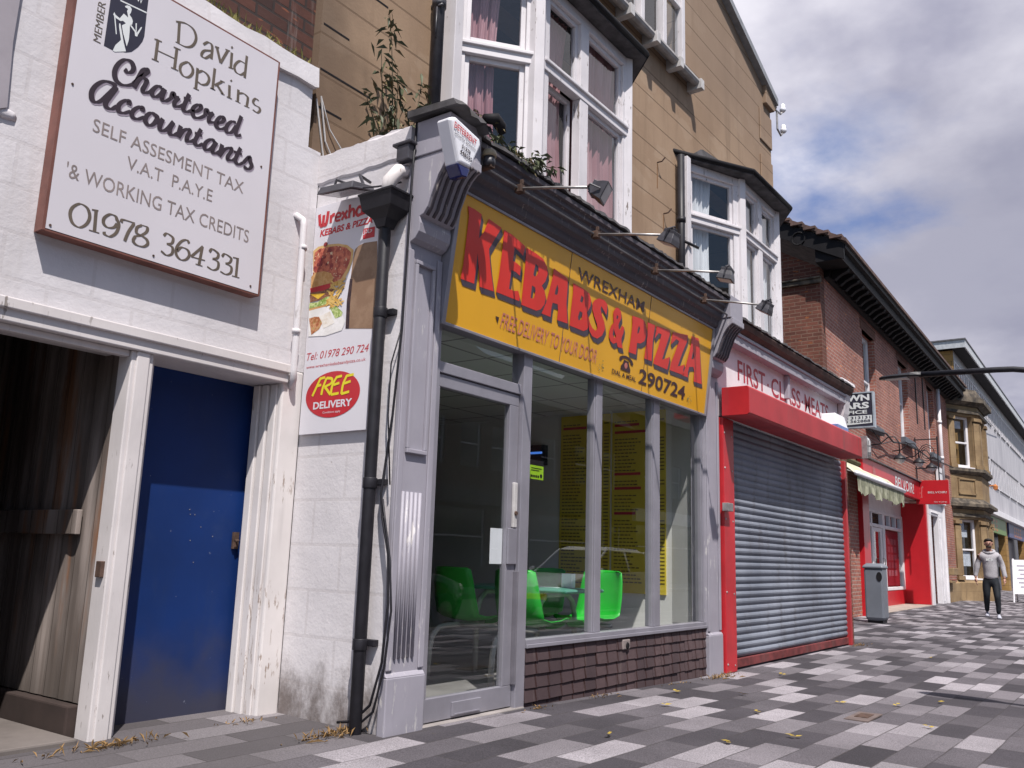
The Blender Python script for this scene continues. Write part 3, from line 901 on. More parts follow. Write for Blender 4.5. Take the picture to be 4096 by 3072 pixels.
# rough coping with crumbling top edge
mb = MB()
xs = [-6 + i * 0.14 for i in range(int(9.53 / 0.14) + 1)] + [3.55]
rings = []
for x in xs:
    t = 4.205 + random.uniform(-0.02, 0.015)
    f = YL - 0.035 + random.uniform(-0.008, 0.008)
    rings.append([(x, f, 4.05 + random.uniform(-.008, .008)), (x, YL + 0.3, 4.05), (x, YL + 0.3, t), (x, f + 0.012, t - 0.015)])
mb.loft(rings)
build('coping', mb, 'white_wall', lb)
mb = MB()
random.seed(12)
for i in range(420):
    x = random.uniform(1.9, 3.5)
    z0 = 4.2
    p = Vector((x, YL + random.uniform(0.0, 0.15), z0 - 0.01))
    leaf(mb, p, (random.uniform(-.5, .5), random.uniform(-.5, .3), 1), random.uniform(.05, .15), .014, 0.25)
g = build('parapet_grass', mb, simple('yellowing_grass', (0.20, 0.18, 0.055), 0.9), lb)
# grey rendered panel at far left, standing back from the white wall
mb = MB()
prof = [(1.60, 2.98), (1.64, 3.03), (1.69, 3.06), (1.672, 3.4), (1.675, 3.8), (1.68, 4.05), (-3, 4.05), (-3, 2.98)]
mb.prism([(x, YL - 0.006, z) for x, z in prof], (0, -0.02, 0))
build('render_panel', mb, 'grey_render', lb)
# lumps of loose plaster beside the sign
mb = MB()
random.seed(5)
for i in range(7):
    cx_, cz_ = random.uniform(1.45, 1.74), random.uniform(3.0, 3.08)
    rings = []
    for r, d in ((0.07, 0), (0.05, .012), (0.02, .018)):
        rings.append([(cx_ + r * math.cos(a) * random.uniform(.7, 1.3), YL - d - 0.001, cz_ + .45 * r * math.sin(a)) for a in [k * PI / 4 for k in range(8)]])
    mb.loft(rings)
build('loose_plaster', mb, 'white_wall', lb, smooth=True)
# lintel beam
mb = MB().box(1.5, 3.50, YL - 0.03, YL + 0.28, 2.035, 2.135)
mb.box(-6, 3.52, YL - 0.048, YL - 0.028, 2.095, 2.150)
mb.box(1.5, 2.472, YL + 0.01, YL + 0.06, 2.00, 2.034)
build('lintel', mb, 'cream_timber', lb, bevel=0.006)
# timber post between the openings
mb = MB().box(2.475, 2.602, YL - 0.005, YL + 0.12, 0.06, 2.034)
mb.box(2.603, 2.640, YL + 0.045, YL + 0.27, 0.06, 2.034)
mb.box(2.50, 2.575, YL - 0.016, YL - 0.004, 0.06, 2.034)
build('door_post', mb, 'cream_timber', lb, bevel=0.008)
# blue door
mb = MB().box(2.66, 3.475, YL + 0.262, YL + 0.305, 0.055, 2.034)
d = build('door', mb, 'blue_door', lb)
mb = MB()
for k in range(7):
    mb.lathe((random.uniform(2.75, 3.3), YL + 0.2605, random.uniform(0.85, 1.35)), [(0.0035, 0), (0.003, 0.0015)], 6, (0, -1, 0))
build('screw_heads', mb, 'steel', d)
mb = MB().box(3.405, 3.445, YL + 0.246, YL + 0.261, 1.02, 1.12)
mb.tube([(3.425, YL + 0.25, 1.07), (3.425, YL + 0.225, 1.07), (3.40, YL + 0.222, 1.065)], 0.008)
build('handle', mb, 'rust', d)
# jambs of the blue door
mb = MB()
for i, (a, dd) in enumerate(((0.0, 0.0), (0.035, 0.025), (0.07, 0.05))):
    mb.box(3.462 - 0.010 * i, 3.4765, YL + 0.03 + a * 2, YL + 0.09 + a * 2, 0.06, 2.03)
build('door_jamb', mb, 'jamb_paint', lb, bevel=0.006)
MT['dark_floor'] = simple('dark_concrete', (0.15, 0.13, 0.12), 0.9, 0, 0.4, 3, 0.3)  # concrete darkened to cut light bouncing into the entrance
# open entrance: sheeted side wall, dark back, ceiling and floor
mb = MB()
xs_ = []
for i in range(130):
    y = YL + 0.125 + i * 0.03
    ph = i % 5
    xs_.append((2.49 - (0.004 if ph in (0, 1, 2) else 0.0), y))
for i in range(len(xs_) - 1):
    (xa, ya), (xb, yb) = xs_[i], xs_[i + 1]
    mb.quad((xa, ya, 0.24), (xb, yb, 0.24), (xb, yb, 2.5), (xa, ya, 2.5))
build('side_sheeting', mb, 'sheeting', lb)
mb = MB().box(2.445, 2.474, YL + 0.29, 8.1, 1.07, 1.20)
build('fixing_rail', mb, 'sheeting', lb, bevel=0.004)
mb = MB().box(2.425, 2.49, YL + 0.125, 8.2, 0.05, 0.235)
build('plinth', mb, 'garage_dark', lb, bevel=0.01)
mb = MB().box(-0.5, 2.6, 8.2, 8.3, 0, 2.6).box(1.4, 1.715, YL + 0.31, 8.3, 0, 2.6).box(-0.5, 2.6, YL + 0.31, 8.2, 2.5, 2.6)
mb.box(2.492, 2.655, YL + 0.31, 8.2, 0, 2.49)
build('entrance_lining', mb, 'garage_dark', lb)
build('entrance_floor', MB().box(1.725, 2.42, YL - 0.02, 8.2, 0.0, 0.105), 'dark_floor', lb, bevel=0.01)
mb = MB().box(2.455, 2.478, YL + 0.02, YL + 0.07, 0.86, 0.94)
build('latch_plate', mb, 'rust', lb, bevel=0.003)
# flat roof, kept below the coping
build('roof', MB().box(-6, 3.6, YL + 0.3, 8.3, 3.4, 3.5), 'lead', lb)

# white waste pipe in the corner
mb = MB()
mb.tube([(3.545, 4.30, 2.02), (3.52, 4.25, 2.06), (3.515, 4.25, 2.12), (3.50, 4.245, 3.06), (3.50, 4.255, 3.10), (3.475, 4.30, 3.135)], 0.022, 10)
for z in (2.35, 2.9):
    mb.tube([(3.508, 4.246, z), (3.508, 4.246, z + 0.03)], 0.027, 10)
solo('waste_pipe', mb, 'white_timber', 'thin white painted pipe on the white wall just left of the poster', 'pipe', (3.53, 4.245, 0.9), smooth=True)

# brick house rising behind the parapet
hb = thing('brick_house', 'sooty dark red brick house wall rising behind the white parapet', 'building', (0, 4.45, 3.5))
mb = MB().box(-8, 3.598, 4.42, 10, 3.55, 9.5)
build('wall', mb, 'dark_brick', hb)

# ================================================================== ACCOUNTANTS' BOARD
YS = 4.213
sg = thing('accountants_sign', 'big white accountants board with brown edges fixed to the white wall', 'sign', (2.54, YL, 2.51))
mb = MB().box(1.915, 3.175, YS + 0.004, YL - 0.002, 2.515, 4.03)
build('board', mb, 'sign_white', sg)
mb = MB()
mb.box(1.900, 1.914, YS + 0.005, YL - 0.002, 2.505, 4.04).box(3.176, 3.188, YS + 0.005, YL - 0.002, 2.505, 4.04)
mb.box(1.915, 3.175, YS + 0.006, YL - 0.002, 2.503, 2.514).box(1.915, 3.175, YS + 0.006, YL - 0.002, 4.031, 4.042)
build('edge_trim', mb, 'sign_edge', sg)
F = FX(YS + 0.004)
build('name_lettering', strokes(MB(), F, [q for q in SERIF if q[0][1] > 3000], 0.0185, 0.005, 0.0, 0.0012), 'ink_brown', sg)
build('phone_number_lettering', strokes(MB(), F, [q for q in SERIF if q[0][1] < 3000], 0.0185, 0.005, 0.0, 0.0012), 'ink_brown', sg)
mb = strokes(MB(), F, SCRIPT, 0.030, 0.010, 0.35, 0.0022)
build('script_lettering', mb, 'ink_dark', sg)
mb = strokes(MB(), F, SCRIPT, 0.030, 0.010, 0.35, 0.0006, 0.001, (0.007, -0.009))
build('script_shade', mb, 'ink_shadow', sg)
for a_ in [('SELF ASSESMENT TAX', 2.077, 3.006, 3.089, 3.162),
          ('V.A.T  P.A.Y.E', 2.278, 2.803, 2.964, 3.036),
          ("'& WORKING TAX CREDITS", 1.975, 3.074, 2.803, 2.884)]:
    build('service_lettering', text(MB(), F, *a_, 0.0012), 'ink_grey', sg)
cr = MB()
flat(cr, F, CREST[0], 0.0008)
build('crest', cr, 'crest_dark', sg)
cr = MB()
for i, c in enumerate(CREST[1:]):
    flat(cr, F, c, 0.0012 + 0.0002 * i)
build('crest_figure', cr, 'crest_white', sg)
FM = Frame((2.060, YS + 0.004, 3.571), (0, 0, 1), (-1, 0, 0))
build('crest_lettering', text(MB(), FM, 'MEMBER', 0, 0.234, 0, 0.040, 0.0012), 'ink_brown', sg)
mb = MB()
for x, z in ((1.948, 3.289), (1.935, 2.535), (2.485, 2.546), (3.117, 2.549), (3.116, 3.306)):
    mb.lathe((x, YS + 0.004, z), [(0.007, 0), (0.006, 0.004)], 8, (0, -1, 0))
build('screws', mb, 'rust', sg)
# ================================================================== RENDERED BUILDING WITH THE TWO SHOPS
YB, YF, YG = 4.35, 3.44, 3.50
tb = thing('rendered_building', 'tall tan rendered gabled building with white bay windows above two shops', 'building', (8.1, YB, 0))
mb = MB()
hl = [(5.05, 7.6, 3.7, 5.95), (9.55, 12.3, 3.7, 5.9), (6.0, 9.42, 7.10, 8.95)]
mb.holes(hl, (3.60, 12.62, 3.42, 8.2), lambda a0, a1, b0, b1: mb.box(a0, a1, YB, YB + 0.3, b0, b1))
gs = 0.372
mb.holes([(6.0, 9.42, 8.2, 8.95)], (3.60, 12.62, 8.2, 8.95), lambda a0, a1, b0, b1: mb.prism([(a0 if a0 > 3.7 else 3.6, YB, b0), (min(a1, 12.62), YB, b0), (a1 if a1 < 12 else 12.62 - (b1 - 8.2) / gs, YB, b1), (a0 if a0 > 3.7 else 3.6 + (b1 - 8.2) / gs, YB, b1)], (0, 0.3, 0)))
mb.prism([(3.6 + .75 / gs, YB, 8.95), (12.62 - .75 / gs, YB, 8.95), (8.11, YB, 8.95 + (8.11 - 3.6 - .75 / gs) * gs)], (0, 0.3, 0))
mb.box(3.60, 3.9, YB + 0.3, 10, 3.42, 8.2).box(12.32, 12.62, YB + 0.3, 10, 0, 8.2)
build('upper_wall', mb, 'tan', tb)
# quoin blocks at the far corner
mb = MB()
for i, z in enumerate((5.2, 5.9, 6.62, 7.36)):
    mb.box(12.12, 12.628, YB - 0.022, YB, z, z + 0.46 + 0.02 * i)
build('quoin', mb, 'tan', tb, bevel=0.012)
# verge board, kneeler and roof
mb = MB()
zt = lambda x: 8.2 + (12.62 - x) * gs
mb.prism([(12.74, YB - 0.10, zt(12.74)), (12.74, YB - 0.10, zt(12.74) + .11), (8.11, YB - 0.10, zt(8.11) + .11), (8.11, YB - 0.10, zt(8.11))], (0, 0.16, 0))
mb.prism([(3.48, YB - 0.10, zt(12.74)), (3.48, YB - 0.10, zt(12.74) + .11), (8.11, YB - 0.10, zt(8.11) + .11), (8.11, YB - 0.10, zt(8.11))], (0, 0.16, 0))
build('verge_board', mb, simple('weathered_verge_paint', (0.26, 0.27, 0.29), 0.6), tb)
mb = MB().prism([(12.30, YB - 0.06, 8.02), (12.66, YB - 0.06, 8.02), (12.80, YB - 0.06, 8.16), (12.74, YB - 0.06, 8.2), (12.30, YB - 0.06, 8.36)], (0, 0.3, 0))
build('kneeler', mb, 'tan', tb, bevel=0.01)
mb = MB()
mb.prism([(12.72, YB + 0.06, zt(12.72) + .11), (12.72, YB + 0.06, zt(12.72) + .16), (8.11, YB + 0.06, zt(8.11) + .16), (3.5, YB + 0.06, zt(12.72) + .16), (3.5, YB + 0.06, zt(12.72) + .11), (8.11, YB + 0.06, zt(8.11) + .11)], (0, 6, 0))
build('roof', mb, 'slate', tb)
# dim rooms behind the upper windows
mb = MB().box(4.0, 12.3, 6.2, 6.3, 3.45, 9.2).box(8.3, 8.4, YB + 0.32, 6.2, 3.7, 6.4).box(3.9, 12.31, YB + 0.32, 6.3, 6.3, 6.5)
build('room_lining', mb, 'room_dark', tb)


def face_xf(P0, P1):
    """a vertical face from P0 to P1 (plan points): returns f(s, out, z)"""
    a, b_ = Vector((*P0, 0)), Vector((*P1, 0))
    t = (b_ - a)
    L = t.length
    t.normalize()
    n = Vector((t.y, -t.x, 0))
    return (lambda s, o, z: a + t * s + n * o + Vector((0, 0, z))), L


def fbox(mb, f, s0, s1, o0, o1, z0, z1):
    return mb.hexa([f(s, o, z) for z in (z0, z1) for s, o in ((s0, o1), (s1, o1), (s1, o0), (s0, o0))])


def fquad(mb, f, s0, s1, o, z0, z1):
    return mb.quad(f(s0, o, z0), f(s1, o, z0), f(s1, o, z1), f(s0, o, z1))


def bay(name_label, plan, z0, zs, zt_, zr, lights, roof_pts, parent):
    """plan A,B,C,D; zs sill of glass, zt_ transom centre, zr head"""
    posts = bay_posts(plan, z0, zr)
    bo = None
    later = []
    for fi in range(3):
        f, L = face_xf(plan[fi], plan[fi + 1])
        for (s0, s1, lowset) in lights[fi]:
            s0, s1 = s0 * L, s1 * L
            for zz0, zz1, dep in ((zs, zt_ - 0.055, -0.055 - lowset), (zt_ + 0.055, zr - 0.10, -0.055)):
                fr = MB()
                w = 0.042
                fbox(fr, f, s0, s0 + w, dep - .02, dep + .025, zz0, zz1)
                fbox(fr, f, s1 - w, s1, dep - .02, dep + .025, zz0, zz1)
                fbox(fr, f, s0 + w, s1 - w, dep - .02, dep + .025, zz0, zz0 + 0.06)
                fbox(fr, f, s0 + w, s1 - w, dep - .02, dep + .025, zz1 - 0.045, zz1)
                later.append(('sash', fr, 'white_timber', 0.004))
                gq = fquad(MB(), f, s0 + w, s1 - w, dep, zz0 + .06, zz1 - .045)
                later.append(('pane', gq, 'win_glass', 0))
        tr = MB()
        fbox(tr, f, 0.05, L - 0.05, -0.075, 0.012, zt_ - 0.054, zt_ + 0.054)
        fbox(tr, f, 0.05, L - 0.05, -0.05, 0.032, zt_ + 0.02, zt_ + 0.05)
        fbox(tr, f, 0.04, L - 0.04, -0.075, 0.004, zr - 0.10, zr)
        fbox(tr, f, 0.03, L - 0.03, -0.09, 0.02, z0, zs)
        # mullions between the lights
        ls = lights[fi]
        for i in range(len(ls) - 1):
            fbox(tr, f, ls[i][1] * L, ls[i + 1][0] * L, -0.08, 0.006, zs, zt_ - .054)
            fbox(tr, f, ls[i][1] * L, ls[i + 1][0] * L, -0.08, 0.006, zt_ + .054, zr - .10)
        if ls:
            for a, b_ in ((0.02, ls[0][0] * L), (ls[-1][1] * L, L - 0.02)):
                for za, zb_ in ((zs, zt_ - .054), (zt_ + .054, zr - .10)):
                    fbox(tr, f, a, b_, -0.078, -0.004, za, zb_)
        posts.add(tr.v, tr.f)
    bo = build('bay_window', posts, 'white_timber', parent, bevel=0.005, label=name_label)
    for nm_, mb_, mt_, bv_ in later:
        build(nm_, mb_, mt_, bo, bevel=bv_)
    rf = MB()
    c = Vector((sum(p[0] for p in plan) / 4, YB, 0))
    ov = roof_pts
    rf.prism([(x, y, zr + 0.006) for x, y in ov], (0, 0, 0.075))
    top = [(c.x + (x - c.x) * 0.5, YB - 0.01 - (YB - y) * 0.12, zr + 0.42) for x, y in ov]
    base = [(x, y, zr + 0.083) for x, y in ov]
    rf.loft([base, top], caps=False)
    build('roof', rf, 'slate', bo)
    gt = MB()
    pts = [Vector((x, y, zr + 0.055)) for x, y in ov]
    for a, b_ in zip(pts[:-1], pts[1:]):
        gt.tube([a, b_], 0.036, 8)
    build('gutter', gt, 'black_timber', bo, smooth=True)
    return bo


def bay_posts(plan, z0, zr):
    mb = MB()
    for i in (1, 2):
        x, y = plan[i]
        c = [(x + 0.085 * math.cos(a), y + 0.085 * math.sin(a) + 0.045) for a in [R(k * 60 + 30) for k in range(6)]]
        mb.prism([(px, py, z0) for px, py in c], (0, 0, zr - z0))
    for i, s in ((0, 1), (3, -1)):
        x, y = plan[i]
        mb.box(x - 0.05, x + 0.05, y - 0.13, y - 0.003, z0, zr)
    return mb


P1 = [(4.90, 4.35), (5.53, 3.85), (7.08, 3.85), (7.71, 4.35)]
bay('large white timber bay with pink curtains', P1, 3.72, 4.06, 5.13, 5.92,
    [[(0.20, 0.84, 0.0)], [(0.09, 0.41, 0.07), (0.50, 0.93, 0.0)], [(0.16, 0.8, 0.0)]],
    [(4.78, 4.40), (5.46, 3.70), (7.16, 3.70), (7.84, 4.40)], tb)
P2 = [(9.30, 4.35), (10.28, 3.93), (11.55, 3.93), (12.5, 4.35)]
bay('smaller white timber bay with net curtains', P2, 3.66, 3.98, 5.17, 5.88,
    [[(0.18, 0.85, 0.0)], [(0.09, 0.42, 0.0), (0.53, 0.93, 0.0)], [(0.16, 0.8, 0.0)]],
    [(9.10, 4.40), (10.22, 3.76), (11.63, 3.76), (12.6, 4.40)], tb)


def curtain(f, s0, s1, o, z0, z1, waves, amp, label, mat, flare=0.0):
    mb = MB()
    n = 56
    ph_ = (s0 * 17.3 + s1 * 5.1) % 6.28
    rows = []
    for r in range(9):
        z = z1 + (z0 - z1) * r / 8
        fl = 1 - flare * math.sin(PI * r / 8)
        rows.append([f(s0 + (s1 - s0) * fl * i / n, o + amp * (math.sin(2 * PI * waves * (i / n + .05 * math.sin(i * .21 + ph_)) + ph_ + 0.5 * r / 8) * (0.6 + .4 * math.sin(i * .37 + ph_)) + .35 * math.sin(i * 1.1 + ph_ * 3)), z) for i in range(n + 1)])
    mb.loft(rows, closed=False, caps=False)
    c = f((s0 + s1) / 2, o, z0)
    return solo('curtain', mb, mat, label, 'curtain', c, 'pink curtains in the big bay' if 'pink' in label else 'net curtains in the small bay', smooth=True)


m = Mat('faded_pink_curtain', 0.9, 0, 0.1)
m.color(m.mix(m.ramp(m.noise(2.5, 5, (1, 1, .3)), 0.35, 0.7), (0.34, 0.155, 0.17), (0.56, 0.34, 0.35)))
MT['pink'] = m.m
m = Mat('net_curtain', 0.9, 0, 0.1)
m.color(m.mix(m.ramp(m.noise(3, 5, (1, 1, .3)), 0.35, 0.7), (0.58, 0.57, 0.58), (0.80, 0.79, 0.79)))
MT['net'] = m.m
f, L = face_xf(P1[0], P1[1])
curtain(f, 0.17 * L, 0.60 * L, -0.14, 4.0, 5.85, 5, 0.028, 'pink curtain hanging in the angled left light of the big bay', 'pink', 0.12)
f, L = face_xf(P1[1], P1[2])
curtain(f, 0.10 * L, 0.43 * L, -0.17, 4.0, 5.85, 5, 0.03, 'pink curtain behind the set back lower front sash of the big bay', 'pink', 0.2)
curtain(f, 0.46 * L, 0.95 * L, -0.13, 4.0, 5.85, 6, 0.03, 'widest pink curtain, filling the right front light of the big bay', 'pink', 0.1)
f, L = face_xf(P2[0], P2[1])
curtain(f, 0.17 * L, 0.60 * L, -0.13, 3.95, 5.8, 6, 0.025, 'white net curtain gathered in the angled left light of the small bay', 'net', 0.1)
f, L = face_xf(P2[1], P2[2])
curtain(f, 0.08 * L, 0.44 * L, -0.12, 3.95, 5.8, 6, 0.02, 'thin net curtain across the narrow front left light of the small bay', 'net', 0.05)
curtain(f, 0.50 * L, 0.93 * L, -0.12, 3.95, 5.8, 7, 0.02, 'net curtain across the front right light of the small bay', 'net', 0.05)

# attic window with its long sill
aw = build('attic_window', MB().box(5.98, 9.46, YB - 0.03, YB + 0.09, 7.06, 7.16).box(5.98, 9.46, YB - 0.03, YB + 0.09, 8.88, 8.97), 'white_timber', tb, bevel=0.006)
mb = MB()
for x in (6.02, 6.6, 7.16, 7.72, 8.29, 8.87, 9.40):
    mb.box(x - 0.045, x + 0.045, YB - 0.025, YB + 0.08, 7.16, 8.88)
mb.box(6.05, 9.38, YB - 0.005, YB + 0.06, 7.98, 8.03)
build('mullions', mb, 'white_timber', aw, bevel=0.006)
for i, x in enumerate((6.02, 6.6, 7.16, 7.72, 8.29, 8.87)):
    build('pane', MB().quad((x + .045, YB + .04, 7.16), (x + .5, YB + .04, 7.16), (x + .5, YB + .04, 8.88), (x + .045, YB + .04, 8.88)), 'win_glass', aw)
mb = MB().tube([(5.9, YB - 0.12, 7.00), (9.62, YB - 0.12, 7.00)], 0.055, 10).box(5.9, 9.6, YB - 0.14, YB, 7.035, 7.058)
sl = build('attic_gutter', mb, simple('grey_gutter', (0.36, 0.34, 0.33), 0.5, 0, 0.3), tb)
for x in (6.5, 7.1, 7.72, 8.35, 8.98, 9.58):
    build('bracket', MB().box(x - 0.045, x + 0.045, YB - 0.20, YB, 6.90, 7.03), 'pale_box', sl, bevel=0.004)
# rust streaked iron hooks in the render
for x, z in ((8.70, 5.60), (8.86, 5.02)):
    mb = MB().tube([(x, YB, z), (x, YB - 0.06, z), (x + 0.02, YB - 0.09, z + 0.05)], 0.009, 6)
    build('wall_hook', mb, 'rust', tb)
    mb = MB().box(x - .008, x + .008, YB - 0.003, YB, z - 0.32, z - 0.02)
    build('rust_streak', mb, simple('rust_stain', (0.22, 0.11, 0.045), 0.9), tb)

mb = MB()
for (xa, xb, z) in ((3.62, 3.86, 4.60), (3.62, 4.22, 5.06), (3.62, 4.10, 4.26), (3.62, 3.84, 3.98)):
    mb.box(xa, xb, YB - 0.002, YB + 0.01, z - .007, z + .007)
build('open_joints', mb, 'black_timber', tb)
# white return wall of the shop, facing up the street
mb = MB()
ys = [3.4725 + i * 0.06 for i in range(15)]
rings = []
for y in ys:
    y = min(y, YL - 0.001)
    t = 3.625 + random.uniform(-0.022, 0.018)
    rings.append([(3.64, y, -0.05), (3.76, y, -0.05), (3.76, y, t), (3.642, y, t - 0.012)])
mb.loft(rings)
build('return_wall', mb, 'white_return', tb)
mb = MB()
rings = []
for y in ys:
    y = min(y, YL - 0.001)
    j = random.uniform(-0.007, 0.007)
    rings.append([(3.631, y, 3.41 + j), (3.6395, y, 3.395 + j), (3.6395, y, 3.60), (3.633, y, 3.595 + random.uniform(-.015, .015))])
mb.loft(rings)
build('cracked_render_band', mb, 'white_return', tb)


# pilasters
def pilaster(x0, x1, fluted):
    bk = YF + (0.032 if fluted else 0.16)
    mb = MB().box(x0, x1, YF, bk, 0.0, 3.37)
    mb.box(x0 - 0.0, x0 + 0.045, YF - 0.012, YF - 0.0005, 0.395, 2.80)
    mb.box(x1 - 0.045, x1, YF - 0.012, YF - 0.0005, 0.395, 2.80)
    p = build('pilaster', mb, 'lilac', tb, bevel=0.006)
    pl = MB().box(x0 - 0.006, x1 + 0.006, YF - 0.022, bk + 0.003, -0.05, 0.36)
    pl.prism([(x0 - 0.006, YF - 0.022, 0.36), (x0 - 0.006, YF - 0.002, 0.385), (x0 - 0.006, bk + 0.003, 0.385), (x0 - 0.006, bk + 0.003, 0.36)], (x1 - x0 + 0.012, 0, 0))
    build('plinth', pl, 'lilac', p, bevel=0.006)
    if fluted:
        fl = MB()
        for k in range(5):
            xx = x0 + 0.062 + k * 0.036
            fl.tube([(xx, YF - 0.004, 0.46), (xx, YF - 0.004, 1.37)], 0.011, 6)
        build('fluting', fl, 'lilac', p, smooth=True)
        tr = MB()
        a, b_ = x0 + 0.06, x1 - 0.07
        tr.box(a, b_, YF - 0.022, YF - 0.0005, 1.59, 1.615).box(a, a + .022, YF - 0.02, YF - 0.0005, 1.615, 2.72).box(b_ - .022, b_, YF - 0.02, YF - 0.0005, 1.615, 2.72).box(a, b_, YF - 0.022, YF - 0.0005, 2.72, 2.745)
        build('panel_moulding', tr, 'lilac', p, bevel=0.004)
    cs = MB()
    prof = [(3.438, 2.84), (3.40, 2.86), (3.372, 2.90), (3.365, 2.95), (3.372, 2.99), (3.345, 3.00), (3.315, 3.04), (3.295, 3.10), (3.27, 3.16), (3.245, 3.22), (3.21, 3.27), (3.17, 3.305), (3.145, 3.315), (3.145, 3.37), (3.438, 3.37)]
    cs.prism([(x0 + 0.008, y, z) for y, z in prof], (x1 - x0 - 0.016, 0, 0))
    c = build('console', cs, 'lilac', p, bevel=0.004)
    rb = MB()
    for k in range(5):
        xx = x0 + 0.04 + k * (x1 - x0 - 0.08) / 4
        rb.tube([(xx, y - 0.004, z) for y, z in prof[5:13]], 0.012, 6)
    build('reeding', rb, 'cornice_grey', c, smooth=True)  # dark paint stands in for shade on the hollow console front
    bl = MB().box(x0, x1, 3.16, 3.44, 3.372, 3.60)
    build('cap_block', bl, 'lilac', p, bevel=0.006)
    return p


pl1 = pilaster(3.628, 3.93, True)
pl2 = pilaster(7.90, 8.205, False)
# ragged lead and slate cap on the left console
mb = MB()
rings = []
random.seed(3)
for i in range(10):
    x = 3.575 + i * 0.04
    lift = 0.018 * math.sin(i * .8) + (-0.05 if i > 7 else 0)
    rings.append([(x, 3.08 + random.uniform(-.015, .015), 3.60 + lift + random.uniform(-.012, .012)), (x, 3.46, 3.615), (x, 3.46, 3.66), (x, 3.10, 3.645 + lift + random.uniform(-.01, .012))])
mb.loft(rings)
build('lead_cap', mb, 'slate', pl1)
mb = MB().tube([(3.86, 3.09, 3.635), (3.93, 3.06, 3.655), (3.975, 3.05, 3.62), (4.0, 3.05, 3.58)], [.03, .04, .036, .02], 8)
build('rolled_flashing', mb, 'black_timber', pl1, smooth=True)

# cornice above the kebab sign
prof = [(3.60, 3.58), (3.195, 3.565), (3.180, 3.55), (3.180, 3.515), (3.205, 3.505), (3.205, 3.475), (3.228, 3.465), (3.230, 3.425), (3.255, 3.41), (3.255, 3.365), (3.285, 3.345), (3.295, 3.295), (3.325, 3.272), (3.60, 3.272)]
mb = MB().prism([(3.932, y, z) for y, z in prof], (3.966, 0, 0))
co = build('cornice', mb, 'cornice_grey', tb, bevel=0.003)
mb = MB()
random.seed(8)
rings = []
for i in range(100):
    x = 3.932 + i * 0.04006
    j = random.uniform(-.012, .012)
    rings.append([(x, 3.165 + j, 3.567), (x, 3.62, 3.62), (x, 3.62, 3.65), (x, 3.17 + j, 3.590 + random.uniform(-.006, .010))])
mb.loft(rings)
build('slate_edge', mb, 'slate', co)
mb = MB().tube([(3.98, 3.20, 3.405), (7.95, 3.20, 3.400)], 0.009, 6)
build('conduit', mb, 'lead', co)
# flat lead roof of the shops
build('shop_roof', MB().box(3.76, 12.62, 3.55, YB, 3.44, 3.52), 'lead', tb)

# ------------------------------------------------------------------ kebab shop front
sf = build('shop_window', MB().box(4.975, 7.899, 3.44, 3.535, 0.430, 0.455).box(4.975, 7.899, 3.452, 3.53, 0.455, 0.485), 'alu', tb, bevel=0.003)
mb = MB()
for x0, x1 in ((5.865, 5.978), (6.85, 6.985), (7.862, 7.899)):
    mb.box(x0 + 0.02, x1, YG - 0.03, YG + 0.05, 0.486, 2.42)
    mb.box(x0, x0 + 0.019, YG - 0.022, YG + 0.045, 0.486, 2.42)
build('mullion', mb, 'alu', sf, bevel=0.004)
build('head', MB().box(4.975, 7.899, YG - 0.02, YG + 0.05, 2.421, 2.46), 'alu_dark', sf)
for x0, x1 in ((4.972, 5.865), (5.978, 6.85), (6.985, 7.862)):
    build('pane', MB().quad((x0, YG + 0.012, .485), (x1, YG + 0.012, .485), (x1, YG + 0.012, 2.42), (x0, YG + 0.012, 2.42)), 'glass', sf)
# stall riser in five hung courses
mb = MB()
for k in range(5):
    zb = 0.0 + k * 0.086 - (0.0 if k else 0.06)
    zt2 = 0.0 + (k + 1) * 0.086
    nx = 19
    for j in range(nx):
        x0 = 4.976 + (7.90 - 4.976) * j / nx
        x1 = 4.976 + (7.90 - 4.976) * (j + 1) / nx - 0.003
        dd = random.uniform(-.003, .003)
        mb.hexa([(x0, 3.452 + dd, zb + random.uniform(-.003, .003)), (x1, 3.452 + dd, zb + random.uniform(-.003, .003)), (x1, 3.54, zb), (x0, 3.54, zb), (x0, 3.462 + dd, zt2), (x1, 3.462 + dd, zt2), (x1, 3.54, zt2), (x0, 3.54, zt2)])
build('stall_riser', mb, 'riser', tb)
mb = MB().box(6.29, 6.41, 3.443, 3.47, 0.335, 0.415)
mb2 = MB().lathe((6.36, 3.442, 0.365), [(0.028, 0), (0.022, 0.006)], 10, (0, -1, 0))
v = build('vent_plate', mb, simple('mortar_patch', (0.24, 0.20, 0.19), 0.9), tb, bevel=0.01)
build('vent_hole', mb2, 'black_timber', v)
# doorway
mb = MB().box(3.933, 4.0, YG - 0.03, YG + 0.06, 0.0, 2.44).box(3.77, 3.931, YF + 0.034, YG + 0.06, 0.0, 3.3).box(4.87, 4.972, YG - 0.045, YG + 0.06, 0.0, 2.44)
mb.box(4.0, 4.87, YG - 0.025, YG + 0.05, 2.125, 2.195).box(4.0, 4.87, YG - 0.02, YG + 0.05, 2.42, 2.46)
df = build('door_frame', mb, 'alu', tb, bevel=0.004)
build('fanlight', MB().quad((4.0, YG + .01, 2.195), (4.87, YG + .01, 2.195), (4.87, YG + .01, 2.42), (4.0, YG + .01, 2.42)), 'glass', df)
build('threshold', MB().box(3.95, 4.96, YG - 0.06, YG + 0.1, 0.0, 0.066), 'concrete', df, bevel=0.006)
mb = MB().box(4.004, 4.866, YG - 0.012, YG + 0.035, 0.072, 0.205).box(4.004, 4.866, YG - 0.012, YG + 0.035, 2.04, 2.12)
mb.box(4.004, 4.03, YG - 0.012, YG + 0.035, 0.205, 2.04).box(4.765, 4.866, YG - 0.012, YG + 0.035, 0.205, 2.04)
